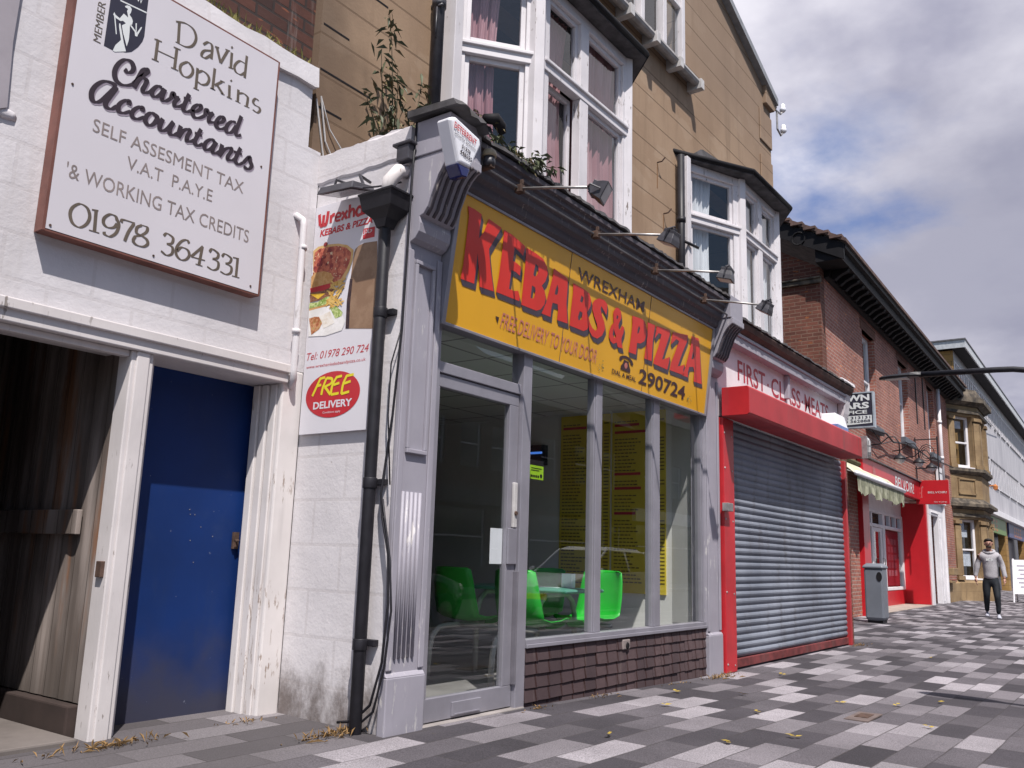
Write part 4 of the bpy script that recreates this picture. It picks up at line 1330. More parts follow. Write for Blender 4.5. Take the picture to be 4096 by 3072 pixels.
dr = build('shop_door', mb, 'alu', tb, bevel=0.004)
build('pane', MB().quad((4.03, YG + .015, .205), (4.765, YG + .015, .205), (4.765, YG + .015, 2.04), (4.03, YG + .015, 2.04)), 'glass', dr)
build('letter_plate', MB().box(4.26, 4.54, YG - 0.024, YG - 0.012, 0.085, 0.165).box(4.28, 4.52, YG - 0.028, YG - 0.024, 0.09, 0.10), 'alu', dr, bevel=0.003)
mb = MB().box(4.81, 4.85, YG - 0.035, YG - 0.0125, 1.215, 1.515)
build('lock_plate', mb, 'pale_box', dr, bevel=0.005)
build('lock', MB().lathe((4.83, YG - 0.035, 1.31), [(.016, 0), (.014, .01)], 10, (0, -1, 0)), 'rust', dr)
mb = MB().box(4.768, 4.864, YG - 0.03, YG - 0.0125, 0.975, 1.21)
build('push_plate', mb, 'alu', dr, bevel=0.004)
mb = MB().box(4.853, 4.8665, YG - 0.05, YG - 0.0125, 0.21, 0.93)
build('finger_guard', mb, 'alu_dark', dr, bevel=0.003)

# interior of the kebab shop
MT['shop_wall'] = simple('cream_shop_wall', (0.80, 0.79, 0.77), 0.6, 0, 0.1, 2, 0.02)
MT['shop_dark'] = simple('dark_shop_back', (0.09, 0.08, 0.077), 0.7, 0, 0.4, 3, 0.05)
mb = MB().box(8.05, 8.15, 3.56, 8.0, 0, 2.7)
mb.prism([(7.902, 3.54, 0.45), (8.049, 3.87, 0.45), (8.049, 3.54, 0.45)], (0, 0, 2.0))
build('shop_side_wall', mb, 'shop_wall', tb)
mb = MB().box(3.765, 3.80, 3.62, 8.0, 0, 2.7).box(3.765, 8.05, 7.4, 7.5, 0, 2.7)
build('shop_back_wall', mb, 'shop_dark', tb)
m = Mat('ceiling_tiles', 0.85, 0, 0.2)
ca = m.ma('MAXIMUM', edge(m, m.ma('DIVIDE', m.x, 0.6), 0.03), edge(m, m.ma('DIVIDE', m.y, 0.6), 0.03))
m.color(m.mix(ca, (0.62, 0.62, 0.60), (0.25, 0.24, 0.24)))
build('shop_ceiling', MB().box(3.80, 8.05, 3.56, 7.4, 2.57, 2.68), m.m, tb)
m = Mat('shop_floor', 0.35, 0, 0.4)
m.color(m.mix(m.ramp(m.noise(3, 5), .35, .7), (0.20, 0.19, 0.185), (0.30, 0.285, 0.28)))
build('shop_floor', MB().box(3.80, 8.05, 3.545, 7.4, -0.05, 0.10), m.m, tb)
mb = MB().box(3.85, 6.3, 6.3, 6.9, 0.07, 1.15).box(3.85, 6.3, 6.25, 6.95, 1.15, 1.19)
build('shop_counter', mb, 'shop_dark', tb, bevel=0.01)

# ------------------------------------------------------------------ yellow kebab sign
SO = Vector((3.932, 3.43, 2.41))
SV = Vector((0, -0.10, 0.85)).normalized()
SF = Frame(SO, (1, 0, 0), SV)
ks = thing('kebab_sign', 'long yellow kebab and pizza fascia sign leaning out over the shop window', 'sign', SO)
mb = MB()
rect(mb, SF, 0.036, 3.918, 0.020, 0.852, -0.10, -0.002)
build('panel', mb, 'kyellow', ks)
mb = MB()
rect(mb, SF, 0.0, 0.035, 0.0, 0.870, -0.12, 0.012)
rect(mb, SF, 3.919, 3.962, 0.0, 0.870, -0.12, 0.012)
rect(mb, SF, 0.036, 3.918, 0.0, 0.019, -0.12, 0.010)
rect(mb, SF, 0.036, 3.918, 0.853, 0.870, -0.12, 0.010)
build('frame', mb, 'alu', ks, bevel=0.003)
mr, ms = MB(), MB()
for i, (o_, hs_) in enumerate(KEBAB):
    flat(mr, SF, o_, 0.0030, 0.001, (0, 0), hs_)
    for k in range(1, 7):
        flat(ms, SF, o_, 0.0024 - 0.0003 * k, 0.001, (0.0048 * k, -0.0062 * k), hs_)
build('kebab_lettering', mr, 'kred', ks)
build('lettering_block_shade', ms, 'kshadow', ks)
build('town_lettering', text(MB(), SF, 'WREXHAM', 1.440, 2.510, 0.680, 0.772, 0.0015, 0.008), 'kink', ks)
build('number_lettering', text(MB(), SF, '290724', 2.548, 3.455, 0.078, 0.208, 0.0015, 0.022), 'kink', ks)
build('slogan_lettering', text(MB(), SF, 'DIAL A MEAL', 2.098, 2.506, 0.080, 0.119, 0.0015, 0.015), 'kink', ks)
build('arrow_mark', flat(MB(), SF, [(525, 172), (566, 172), (559, 129)], 0.0015), 'kink', ks)
tel = [(2190, 222), (2200, 238), (2240, 254), (2300, 262), (2360, 256), (2410, 240), (2432, 215), (2420, 200), (2385, 206), (2375, 228), (2330, 240), (2280, 240), (2240, 228), (2232, 212), (2205, 205)]
mb = flat(MB(), SF, tel, 0.0015)
flat(mb, SF, [(2270, 225), (2350, 222), (2368, 190), (2392, 160), (2392, 135), (2228, 138), (2228, 165), (2255, 192)], 0.0015)
tl = build('telephone_symbol', mb, 'kink', ks)
build('dial', flat(MB(), SF, [(2310 + 26 * math.cos(a), 182 + 25 * math.sin(a)) for a in [k * PI / 6 for k in range(12)]], 0.0022), 'kpink', tl)
mb = text(MB(), SF, 'FREE DELIVERY TO YOUR DOOR', 0.587, 1.838, 0.108, 0.214, 0.0015, 0.0, 0.25)
build('pink_lettering', mb, 'kpink', ks)
mb = MB()
random.seed(21)
for cx_, cz_ in ((3.53, 0.10), (1.92, 0.10)):
    for k in range(16):
        a, b_ = cx_ + random.gauss(0, .03), cz_ + random.gauss(0, .022)
        w = random.uniform(.003, .009)
        flat(mb, SF, [(a - w, b_), (a, b_ - w * .6), (a + w, b_ + w * .3), (a, b_ + w)], 0.003 + k * 0.0001, 1.0)
build('green_splashes', mb, simple('dull_green_splash', (0.20, 0.21, 0.10), 0.6), ks)
mb = MB()
for a in (1.335, 2.62):
    rect(mb, SF, a, a + 0.003, 0.021, 0.851, -0.002, 0.0012)
build('panel_joint', mb, 'kshadow', ks)
# ------------------------------------------------------------------ poster on the return wall
PX = 3.612
ps = thing('wall_poster', 'tall white pizza and kebab menu poster on the white side wall behind the drainpipe', 'poster', (3.64, 3.97, 1.73))
build('board', MB().box(PX + 0.002, 3.636, 3.685, 4.27, 1.728, 3.225), 'poster_white', ps)
PF = FW(PX + 0.002, 4.27)


def pplane(name, keys, mat, d):
    mb = MB()
    for k in keys:
        flat(mb, PF, POSTER[k], d)
    return build(name, mb, mat, ps)


def printed(name, a, b_, sc=22, lo=.4, hi=.6, c=None):
    mm = Mat(name, 0.45, 0, 0.3)
    col = mm.mix(mm.ramp(mm.noise(sc, 5, None, .65), lo, hi), a, b_)
    if c:
        col = mm.mix(mm.ramp(mm.noise(sc * 1.7, 3), .60, .66), col, c)
    return mm.color(col).m


pplane('kebab_picture', ['kebab'], printed('doner_print', (0.235, 0.145, 0.092), (0.285, 0.185, 0.12), 9), 0.001)
pplane('kebab_dark_side', ['kshade'], printed('doner_dark_print', (0.03, 0.018, 0.025), (0.06, 0.035, 0.035)), 0.0014)
pplane('pizza_crust_picture', ['crust'], printed('crust_print', (0.60, 0.36, 0.13), (0.68, 0.46, 0.20)), 0.0012)
pplane('pizza_topping_picture', ['sauce'], printed('pizza_print', (0.34, 0.07, 0.05), (0.56, 0.17, 0.10), 26, .42, .56, (0.72, 0.58, 0.38)), 0.0018)
mb = MB()
random.seed(31)
for k in range(14):
    a, b_ = random.uniform(30, 190), random.uniform(2790, 2960)
    r = random.uniform(9, 17)
    flat(mb, PF, [(a + r * 1.2 * math.cos(t), b_ + r * math.sin(t)) for t in [j * PI / 5 for j in range(10)]], 0.0022 + k * 0.00008)
build('pizza_salami_picture', mb, printed('salami_print', (0.15, 0.03, 0.03), (0.30, 0.05, 0.05), 50), ps)
BUNM = printed('bun_print', (0.52, 0.27, 0.09), (0.62, 0.37, 0.16), 40)
pplane('burger_bun_picture', ['bun'], BUNM, 0.0026)
pplane('burger_base_picture', ['bunb'], BUNM, 0.0026)
pplane('tomato_picture', ['tomato'], 'poster_red', 0.0029)
pplane('burger_meat_picture', ['meat'], printed('meat_print', (0.16, 0.06, 0.03), (0.30, 0.14, 0.08), 60), 0.0027)
pplane('cheese_picture', ['cheese'], printed('cheese_print', (0.70, 0.40, 0.03), (0.75, 0.50, 0.06)), 0.0031)
pplane('lettuce_picture', ['lettuce', 'cab'], printed('lettuce_print', (0.20, 0.30, 0.05), (0.55, 0.62, 0.28), 45), 0.0033)
pplane('plate_picture', ['plate'], printed('plate_print', (0.70, 0.68, 0.66), (0.80, 0.78, 0.77), 8), 0.0024)
pplane('wrap_picture', ['wrap'], printed('wrap_print', (0.34, 0.10, 0.04), (0.56, 0.30, 0.15), 40, .4, .6, (0.25, 0.33, 0.08)), 0.0034)
pplane('tortilla_picture', ['tort'], printed('tortilla_print', (0.66, 0.58, 0.48), (0.78, 0.74, 0.68), 14), 0.0032)
mb = MB()
random.seed(4)
for k in range(40):
    a, b_ = random.uniform(190, 300), random.uniform(2525, 2680)
    t = random.uniform(-.9, .9)
    l, w = random.uniform(25, 45), 5
    dx, dy = math.cos(t), math.sin(t)
    flat(mb, PF, [(a - dx * l - dy * w, b_ - dy * l + dx * w), (a + dx * l - dy * w, b_ + dy * l + dx * w), (a + dx * l + dy * w, b_ + dy * l - dx * w), (a - dx * l + dy * w, b_ - dy * l - dx * w)], 0.0036 + 0.00005 * k)
build('chips_picture', mb, printed('chips_print', (0.58, 0.33, 0.07), (0.70, 0.47, 0.15), 30), ps)
# lettering
mb = MB()
xh = 3.092
W_ = [[(38, 3175), (52, 3092), (70, 3092), (78, 3150), (92, 3092), (108, 3100), (118, 3182)]]
strokes(mb, PF, [[(36, 3172), (50, 3094)], [(50, 3094), (75, 3094), (80, 3160)], [(80, 3094), (108, 3096), (120, 3178)]], 0.026, 0.026, 0, 0.002)
strokes(mb, PF, [[(148, 3146), (150, 3092)], [(150, 3125), (165, 3142), (184, 3142)]], 0.022, 0.022, 0, 0.002)
strokes(mb, PF, [[(192, 3118), (236, 3120), (232, 3140), (206, 3144), (192, 3120), (200, 3096), (238, 3094)]], 0.016, 0.016, 0, 0.002)
strokes(mb, PF, [[(250, 3146), (298, 3090)], [(298, 3146), (250, 3090)]], 0.020, 0.020, 0, 0.002)
strokes(mb, PF, [[(318, 3180), (316, 3088)], [(316, 3120), (334, 3142), (356, 3136), (360, 3088)]], 0.020, 0.020, 0, 0.002)
strokes(mb, PF, [[(428, 3136), (400, 3146), (380, 3118), (396, 3090), (424, 3096)], [(430, 3148), (430, 3084)]], 0.020, 0.020, 0, 0.002)
strokes(mb, PF, [[(452, 3146), (450, 3086)], [(452, 3126), (470, 3144), (490, 3134), (492, 3086)], [(492, 3128), (512, 3144), (530, 3132), (532, 3086)]], 0.020, 0.020, 0, 0.002)
build('heading_lettering', mb, 'poster_red', ps)
build('heading_lettering', text(MB(), PF, 'KEBABS & PIZZA', 0.055, 0.530, 3.014, 3.060, 0.001, 0.035, 0.15), 'poster_red', ps)
build('phone_lettering', text(MB(), PF, 'Tel: 01978 290 724', 0.020, 0.566, 2.198, 2.246, 0.001, 0.0, 0.25), 'poster_red', ps)
build('web_lettering', text(MB(), PF, 'www.wrexhamkebabsandpizza.co.uk', 0.023, 0.545, 2.138, 2.164, 0.001), 'poster_red', ps)
hl_ = build('halal_badge', flat(MB(), PF, POSTER['halal'], 0.001), 'poster_red', ps)
ov_ = build('red_oval', flat(MB(), PF, [(278 + 238 * math.cos(t), 1962 + 143 * math.sin(t)) for t in [k * PI / 24 for k in range(48)]], 0.0015), 'poster_red', ps)
mb = text(MB(), PF, 'DELIVERY', 0.115, 0.455, 1.878, 1.924, 0.0024, 0.03)
text(mb, PF, 'Conditions apply', 0.204, 0.360, 1.843, 1.860, 0.0024)
build('white_lettering', mb, 'poster_white', ov_)
mb = MB()
hx, hz = POSTER['halal'][0][0], POSTER['halal'][0][1]
strokes(mb, PF, [[(hx + 14, hz - 8), (hx + 12, hz - 36), (hx + 2, hz - 40)], [(hx + 28, hz - 10), (hx + 36, hz - 30), (hx + 20, hz - 32)], [(hx + 46, hz - 8), (hx + 44, hz - 32), (hx + 58, hz - 34)], [(hx + 62, hz - 20), (hx + 76, hz - 24), (hx + 62, hz - 36)]], 0.006, 0.005, 0, 0.0018)
build('halal_script', mb, 'poster_white', hl_)
build('yellow_lettering', strokes(MB(), PF, FREEBR, 0.019, 0.015, 0.4, 0.0026), 'poster_yellow', ov_)

# black drainpipe with hopper
dp = thing('drainpipe', 'black cast iron drainpipe with a square hopper in front of the poster', 'drainpipe', (3.555, 3.59, 0.06))
mb = MB().tube([(3.575, 3.585, 0.06), (3.57, 3.585, 2.96)], 0.036, 14)
for z in (0.50, 1.38, 2.38):
    mb.tube([(3.573, 3.585, z), (3.573, 3.585, z + 0.06)], 0.0415, 14)
build('pipe', mb, 'black_iron', dp, smooth=True, bevel=0.003)
mb = MB()


def ring4(x0, x1, y0, y1, z):
    return [(x0, y0, z), (x1, y0, z), (x1, y1, z), (x0, y1, z)]


mb.loft([ring4(3.53, 3.61, 3.55, 3.62, 2.93), ring4(3.52, 3.62, 3.53, 3.64, 2.98), ring4(3.47, 3.635, 3.455, 3.69, 3.03), ring4(3.455, 3.637, 3.44, 3.705, 3.115), ring4(3.448, 3.638, 3.43, 3.712, 3.12), ring4(3.448, 3.638, 3.43, 3.712, 3.132), ring4(3.468, 3.635, 3.45, 3.692, 3.132), ring4(3.49, 3.63, 3.475, 3.67, 3.07)])
build('hopper', mb, 'black_iron', dp, bevel=0.005)
mb = MB()
for z in (0.52, 1.40, 2.40):
    mb.box(3.60, 3.64, 3.51, 3.66, z, z + 0.035)
build('pipe_clip', mb, 'black_iron', dp, bevel=0.003)
# outlet bend with worn white paint from the wall into the hopper
mb = MB().tube([(3.64, 3.50, 3.30), (3.57, 3.50, 3.28), (3.53, 3.53, 3.21), (3.525, 3.55, 3.10)], [.042, .044, .045, .04], 10)
solo('outlet_bend', mb, 'jamb_paint', 'chipped white outlet bend dropping into the black hopper', 'pipe', (3.64, 3.50, 3.30), smooth=True)
mb = MB().box(3.56, 3.6165, 3.42, 3.52, 3.34, 3.44).box(3.55, 3.6165, 3.40, 3.55, 3.44, 3.46)
solo('junction_box', mb, 'grey_black', 'small black junction box on the rough wall above the hopper', 'box', (3.61, 3.47, 3.34), bevel=0.006)
# black cables
mb = MB()
pts = [(3.63, 3.43, 3.60), (3.60, 3.415, 3.3), (3.60, 3.42, 2.9), (3.60, 3.43, 2.3), (3.605, 3.47, 1.8), (3.60, 3.52, 1.35), (3.60, 3.50, 1.22), (3.58, 3.42, 1.02), (3.575, 3.395, 0.75), (3.58, 3.42, 0.45), (3.59, 3.50, 0.22), (3.60, 3.63, 0.12), (3.60, 3.75, 0.10)]
mb.tube([q for q in pts], 0.008, 6)
mb.tube([(a - .004, b_ - 0.02 - .01 * (i % 2), c - .03) for i, (a, b_, c) in enumerate(pts[5:])], 0.007, 6)
mb.tube([(3.605, 3.44, 2.3), (3.60, 3.50, 2.1), (3.60, 3.50, 1.8), (3.60, 3.455, 1.4)], 0.005, 6)
solo('cable', mb, 'black_iron', 'loose black cables looping down the corner beside the drainpipe', 'cable', (3.6, 3.6, 0.1), smooth=True)
# thin wires on the render
mb = MB().tube([(3.63, 4.33, 4.05), (3.70, 4.335, 3.75), (3.82, 4.34, 3.60)], 0.006, 5).tube([(3.63, 4.33, 4.05), (3.73, 4.335, 3.85), (3.95, 4.3, 3.62)], 0.005, 5)
mb.tube([(3.60, 4.34, 4.02), (3.68, 4.34, 3.70), (3.72, 4.34, 3.55)], 0.006, 5)
solo('wire', mb, 'pale_box', 'thin pale wires trailing over the tan wall left of the bush', 'cable', (3.63, 4.33, 4.05))

# floodlight over the poster
wl = thing('poster_floodlight', 'flat grey floodlight on a short bracket above the poster', 'floodlight', (3.64, 3.87, 3.30))
mb = MB().hexa([(3.40, 4.03, 3.185), (3.40, 3.72, 3.165), (3.60, 3.72, 3.215), (3.60, 4.03, 3.235), (3.42, 4.02, 3.24), (3.42, 3.73, 3.22), (3.60, 3.74, 3.25), (3.60, 4.01, 3.27)])
build('body', mb, 'grey_black', wl, bevel=0.006)
mb = MB().quad((3.425, 4.005, 3.1865), (3.425, 3.745, 3.1685), (3.575, 3.745, 3.206), (3.575, 4.005, 3.224))
build('glass', mb, simple('floodlight_lens', (0.34, 0.34, 0.36), 0.2, 0, .1, 5, 0, .6), wl)
mb = MB().tube([(3.52, 4.02, 3.235), (3.52, 3.99, 3.32), (3.63, 3.98, 3.325)], 0.010, 6).tube([(3.52, 3.74, 3.225), (3.52, 3.78, 3.30), (3.63, 3.80, 3.30)], 0.010, 6).tube([(3.50, 3.73, 3.2), (3.52, 3.62, 3.19), (3.60, 3.50, 3.22)], 0.006, 6)
build('bracket', mb, 'grey_black', wl)

# alarm box
ab = thing('alarm_box', 'white wedge shaped alarm box with blue base on the cornice corner', 'alarm box', (3.64, 3.13, 3.3))
AF = FX(3.02)
out_ = [(3.475, 3.448), (3.52, 3.475), (3.745, 3.432), (3.752, 3.395), (3.668, 3.222), (3.565, 3.215)]


def ringA(y, grow):
    cx_, cz_ = 3.63, 3.35
    return [(cx_ + (x - cx_) * grow, y, cz_ + (z - cz_) * grow) for x, z in out_]


mb = MB().loft([ringA(3.128, 1.04), ringA(3.045, 1.04), ringA(3.022, 0.96)])
build('cover', mb, 'white_plastic', ab, bevel=0.010)
lo = [(3.555, 3.212), (3.675, 3.218), (3.650, 3.155), (3.600, 3.145)]
mb = MB().loft([[(x, y, z) for x, z in lo] for y in (3.125, 3.03)])
build('blue_base', mb, 'blue_lens', ab, bevel=0.008)
AF2 = Frame((3.505, 3.0185, 3.448), (1, 0, -0.16), (0.12, 0, 1))
build('red_lettering', text(MB(), AF2, 'DETERRENT', 0.0, 0.205, -0.046, -0.008, 0.0015, 0.02), 'poster_red', ab)
mb = text(MB(), AF2, 'Security Systems', 0.012, 0.205, -0.088, -0.060, 0.0015)
text(mb, AF2, '01978', 0.085, 0.165, -0.130, -0.104, 0.0015, 0.02)
text(mb, AF2, '448595', 0.075, 0.185, -0.168, -0.140, 0.0015, 0.02)
build('grey_lettering', mb, 'ink_dark', ab)

# old dome sensor on the cornice
ds = thing('dome_sensor', 'aged cream dome sensor on a black stub standing on the cornice', 'sensor', (4.0, 3.10, 3.37))
build('stub', MB().lathe((4.0, 3.15, 3.395), [(.035, 0), (.04, .02), (.036, .06)], 14), 'grey_black', ds, smooth=True)
build('dome', MB().lathe((4.0, 3.15, 3.455), [(.044, 0), (.046, .02), (.04, .038), (.022, .05), (.002, .054)], 16), 'cream_plastic', ds, smooth=True)
build('bracket', MB().box(3.98, 4.02, 3.12, 3.21, 3.38, 3.395), 'rust', ds)


# floodlights on arms
def floodlight(x, label, dx, headtilt, yend=2.60, z0=3.40, z1=3.285, turn=0.0):
    t = thing('arm_floodlight', label, 'floodlight', (x, 3.18, z0), 'floodlights on arms along the cornice')
    mb = MB().tube([(x, 3.18, z0), (x + dx * .5, (3.18 + yend) / 2, (z0 + z1) / 2 + .004), (x + dx, yend, z1)], 0.0095, 8)
    build('arm', mb, 'steel', t, smooth=True)
    mb = MB().box(x - .025, x + .025, 3.165, 3.22, z0 - .03, z0 + .025).box(x - .010, x + .010, 3.165, 3.19, z0 + .025, z0 + .06)
    build('clamp', mb, 'rust', t, bevel=0.005)
    Rm = Matrix.Translation((x + dx, yend - 0.03, z1 - 0.035)) @ Matrix.Rotation(turn, 4, 'Z') @ Matrix.Rotation(headtilt, 4, 'X') @ Matrix.Scale(0.78, 4)
    tr = lambda q: MB_xf(q, Rm)
    h = MB().loft([ring4(-.055, .055, -.05, .05, 0.06), ring4(-.075, .075, -.07, .07, 0.0), ring4(-.085, .085, -.08, .08, -.05)])
    h.box(-.03, .03, -.03, .03, .06, .10)
    for k in range(5):
        h.box(-.06 + k * .028, -.052 + k * .028, -.058, .058, .04, .075)
    hd = build('head', tr(h), 'grey_black', t, bevel=0.004)
    build('glass', tr(MB().quad((-.07, -.065, -.0515), (.07, -.065, -.0515), (.07, .065, -.0515), (-.07, .065, -.0515))), 'pale_box', hd)
    y_ = MB().tube([(-.09, 0, -.02), (-.095, 0, .07), (0, 0, .12), (.095, 0, .07), (.09, 0, -.02)], 0.008, 6)
    build('yoke', tr(y_), 'grey_black', t)
    return t


def MB_xf(mb, M_):
    mb.v = [M_ @ v for v in mb.v]
    return mb


floodlight(4.39, 'nearest arm floodlight, its grey head tipped up in front of the big bay window', 0.02, R(-62), 2.62, turn=R(18))
floodlight(5.37, 'second arm floodlight along the cornice, black head hanging below its arm end', 0.0, R(25), 2.62)
floodlight(6.34, 'third arm floodlight, its boxy black head in front of the drainpipe by the small bay', 0.0, R(15), 2.60, turn=R(10))
fl4 = floodlight(7.33, 'last arm floodlight on a bright tube, hanging over the butcher shop gutter', 0.04, R(30), 2.66)

# downpipes on the render
mb = MB().tube([(4.70, 4.27, 3.62), (4.70, 4.27, 9.0)], 0.048, 12)
for z in (4.1, 5.30, 6.8):
    mb.tube([(4.70, 4.27, z), (4.70, 4.27, z + .07)], 0.058, 12).box(4.69, 4.71, 4.30, 4.35, z + .02, z + .05)
mb.box(4.655, 4.675, 4.20, 4.27, 5.28, 5.30).tube([(4.655, 4.25, 5.28), (4.64, 4.24, 5.0)], .007, 5)
solo('downpipe', mb, 'grey_black', 'dark grey downpipe on the tan wall left of the big bay window', 'drainpipe', (4.70, 4.27, 3.62), smooth=True)
mb = MB().tube([(9.17, 4.27, 3.55), (9.17, 4.27, 5.86)], 0.045, 12)
for z in (4.2, 5.0):
    mb.tube([(9.17, 4.27, z), (9.17, 4.27, z + .06)], 0.055, 12)
mb.tube([(9.17, 4.22, 4.75), (9.42, 4.17, 4.74)], 0.018, 8)
solo('downpipe', mb, 'black_iron', 'black downpipe on the tan wall left of the small bay window', 'drainpipe', (9.17, 4.27, 3.55), smooth=True)
# telephone wire insulators at the far top corner
iv = thing('insulator_bracket', 'pale bracket with two white insulators at the top corner of the tan gable', 'bracket', (12.66, 4.35, 8.1))
mb = MB().tube([(12.60, 4.33, 8.12), (12.78, 4.30, 8.10), (12.92, 4.28, 8.10), (12.98, 4.27, 8.16)], .016, 6).tube([(12.80, 4.30, 8.10), (12.80, 4.30, 7.80), (12.90, 4.28, 7.72), (12.98, 4.27, 7.80)], .016, 6)
build('arm', mb, 'steel', iv)
for z in (8.16, 7.80):
    build('insulator', MB().lathe((12.985, 4.265, z), [(.03, 0), (.05, .02), (.05, .06), (.035, .08), (.04, .12), (.02, .14)], 10), 'white_plastic', iv, smooth=True)

# ------------------------------------------------------------------ plants
MT['leaf_a'] = simple('dull_green_leaf', (0.085, 0.10, 0.050), 0.6, 0, 0.5, 14, 0)
MT['leaf_b'] = simple('dry_leaf', (0.17, 0.13, 0.06), 0.7, 0, 0.4, 14, 0)
MT['stem'] = simple('brown_stem', (0.11, 0.085, 0.05), 0.8)


def buddleia(name, label, root, stems, leafL, seed, mat='leaf_a', density=9, cat='plant'):
    random.seed(seed)
    t = thing(name, label, cat, root)
    sm, lm, dm = MB(), MB(), MB()
    for (tip, bow) in stems:
        p0 = Vector(root) + Vector((random.uniform(-.06, .06), random.uniform(-.02, .02), 0))
        p3 = Vector(root) + Vector(tip)
        mid = (p0 + p3) / 2 + Vector(bow)
        pts = [p0 * (1 - s) ** 2 + mid * 2 * s * (1 - s) + p3 * s * s for s in [k / 10 for k in range(11)]]
        Ls = (p3 - p0).length
        sm.tube(pts, [0.009 * (1 - 0.8 * k / 10) for k in range(11)], 5)
        for k in range(int(density * Ls * 10)):
            s = random.uniform(0.12, 1)
            i = min(int(s * 10), 9)
            p = pts[i].lerp(pts[i + 1], s * 10 - i) + Vector((random.gauss(0, .03), random.gauss(0, .025), random.gauss(0, .02)))
            dirv = Vector((random.uniform(-1, 1), random.uniform(-1, .6), random.uniform(-.9, .45)))
            leaf(lm if random.random() < .86 else dm, p, dirv, leafL * random.uniform(.55, 1.2), leafL * 0.27, 0.45)
    build('stems', sm, 'stem', t)
    build('leaves', lm, mat, t)
    build('dry_leaves', dm, 'leaf_b', t)
    return t


buddleia('buddleia_bush', 'straggly green bush sprouting from the wall top against the tan wall', (4.14, 4.15, 3.60),
         [((-0.12, -.02, 1.25), (.08, 0, 0)), ((-0.15, 0, 0.95), (-.1, 0, .1)), ((0.02, 0, 0.85), (.06, 0, 0)), ((0.28, 0, 0.95), (.12, 0, -.1)), ((0.36, -.03, 0.75), (.05, 0, .1)), ((-.30, 0, .55), (-.02, 0, .15)), ((.22, -.05, .55), (.0, 0, .05)), ((-.24, -.05, .38), (0, 0, .06)), ((0.08, -.04, .6), (-.06, 0, 0)), ((.40, -.02, .5), (.0, 0, .1))], 0.098, 17, density=5)
buddleia('buddleia_sprig', 'small leafy sprig growing on the cornice in front of the big bay', (4.40, 3.22, 3.56),
         [((-0.30, 0, .12), (0, 0, .05)), ((-.12, 0, .12), (0, 0, .04)), ((.22, -.04, .14), (0, 0, .07)), ((.12, -.06, .02), (.04, 0, .1)), ((.38, -.05, .12), (.05, 0, .06))], 0.085, 5, density=11)
buddleia('wall_fern', 'tuft of dry grass and moss on the lead cap of the left console', (3.80, 3.30, 3.65), [((.03, -.1, .05), (0, 0, .03)), ((.10, -.18, .03), (0, 0, .05)), ((-.1, -.1, .04), (0, 0, .03)), ((.14, -.22, -.06), (0, -.02, .06))], 0.05, 9, 'moss', 16)

# ------------------------------------------------------------------ butcher shop
bs = thing('butcher_front', 'closed butcher shop front with white lettered fascia under a rusty gutter', 'shopfront', (10.4, YF, 0.0))
mb = MB().box(8.206, 12.40, YF, YF + 0.12, 2.47, 3.42)
build('fascia_board', mb, 'white_trim', bs)
BF = FX(YF)
MT['maroon'] = simple('faded_maroon_lettering', (0.42, 0.030, 0.050), 0.55, 0, 0.2, 6, 0)
for w_, a_, b_ in (('FIRST', 8.75, 9.57), ('CLASS', 9.765, 10.80), ('MEATS', 10.965, 11.965)):
    build('fascia_lettering', text(MB(), BF, w_, a_, b_, 2.925, 3.15, 0.002, 0.012), 'maroon', bs)
dots = MB()
for a_ in (9.66, 10.88):
    dots.lathe((a_, YF, 3.03), [(0.018, 0), (0.016, 0.003)], 10, (0, -1, 0))
build('fascia_dots', dots, 'maroon', bs)
mb = MB().box(8.206, 12.44, 3.335, YF - 0.001, 3.245, 3.372).box(8.206, 12.44, 3.318, 3.335, 3.335, 3.372)
build('fascia_cornice', mb, 'lilac', bs, bevel=0.006)
mb = MB().box(10.20, 10.27, 3.385, YF - 0.001, 2.96, 3.243)
build('bracket', mb, 'lilac', bs, bevel=0.006)
mb = MB()
mb.prism([(8.206, 3.44, 3.374), (8.206, 3.33, 3.374), (8.206, 3.28, 3.42), (8.206, 3.262, 3.47), (8.206, 3.27, 3.49), (8.206, 3.44, 3.55)], (4.42, 0, 0))
gu = build('gutter', mb, 'rust_gutter', bs, bevel=0.006)
mb = MB()
random.seed(77)
rings = []
for i in range(90):
    x = 8.206 + i * 0.0496
    j = random.uniform(-.012, .012)
    rings.append([(x, 3.25 + j, 3.492), (x, 3.6, 3.56), (x, 3.6, 3.585), (x, 3.255 + j, 3.512 + random.uniform(-.006, .01))])
mb.loft(rings)
build('slate_edge', mb, 'slate', gu)
# right hand console and pier
mb = MB().box(12.50, 12.72, YF - 0.01, YF + 0.3, 0, 3.42)
pr_ = build('pier', mb, 'gable_brick', bs)
mb = MB().prism([(12.42, y, z) for y, z in [(3.44, 2.75), (3.41, 2.78), (3.395, 2.86), (3.40, 2.95), (3.385, 3.02), (3.36, 3.12), (3.34, 3.25), (3.32, 3.40), (3.32, 3.50), (3.44, 3.50)]], (0.24, 0, 0))
build('console', mb, 'white_timber', pr_, bevel=0.006)
mb = MB().prism([(12.40, 3.26, 3.503), (12.40, 3.5, 3.503), (12.40, 3.5, 3.62), (12.40, 3.36, 3.615), (12.40, 3.27, 3.55)], (0.30, 0, 0))
build('console_cap', mb, 'white_timber', pr_, bevel=0.008)
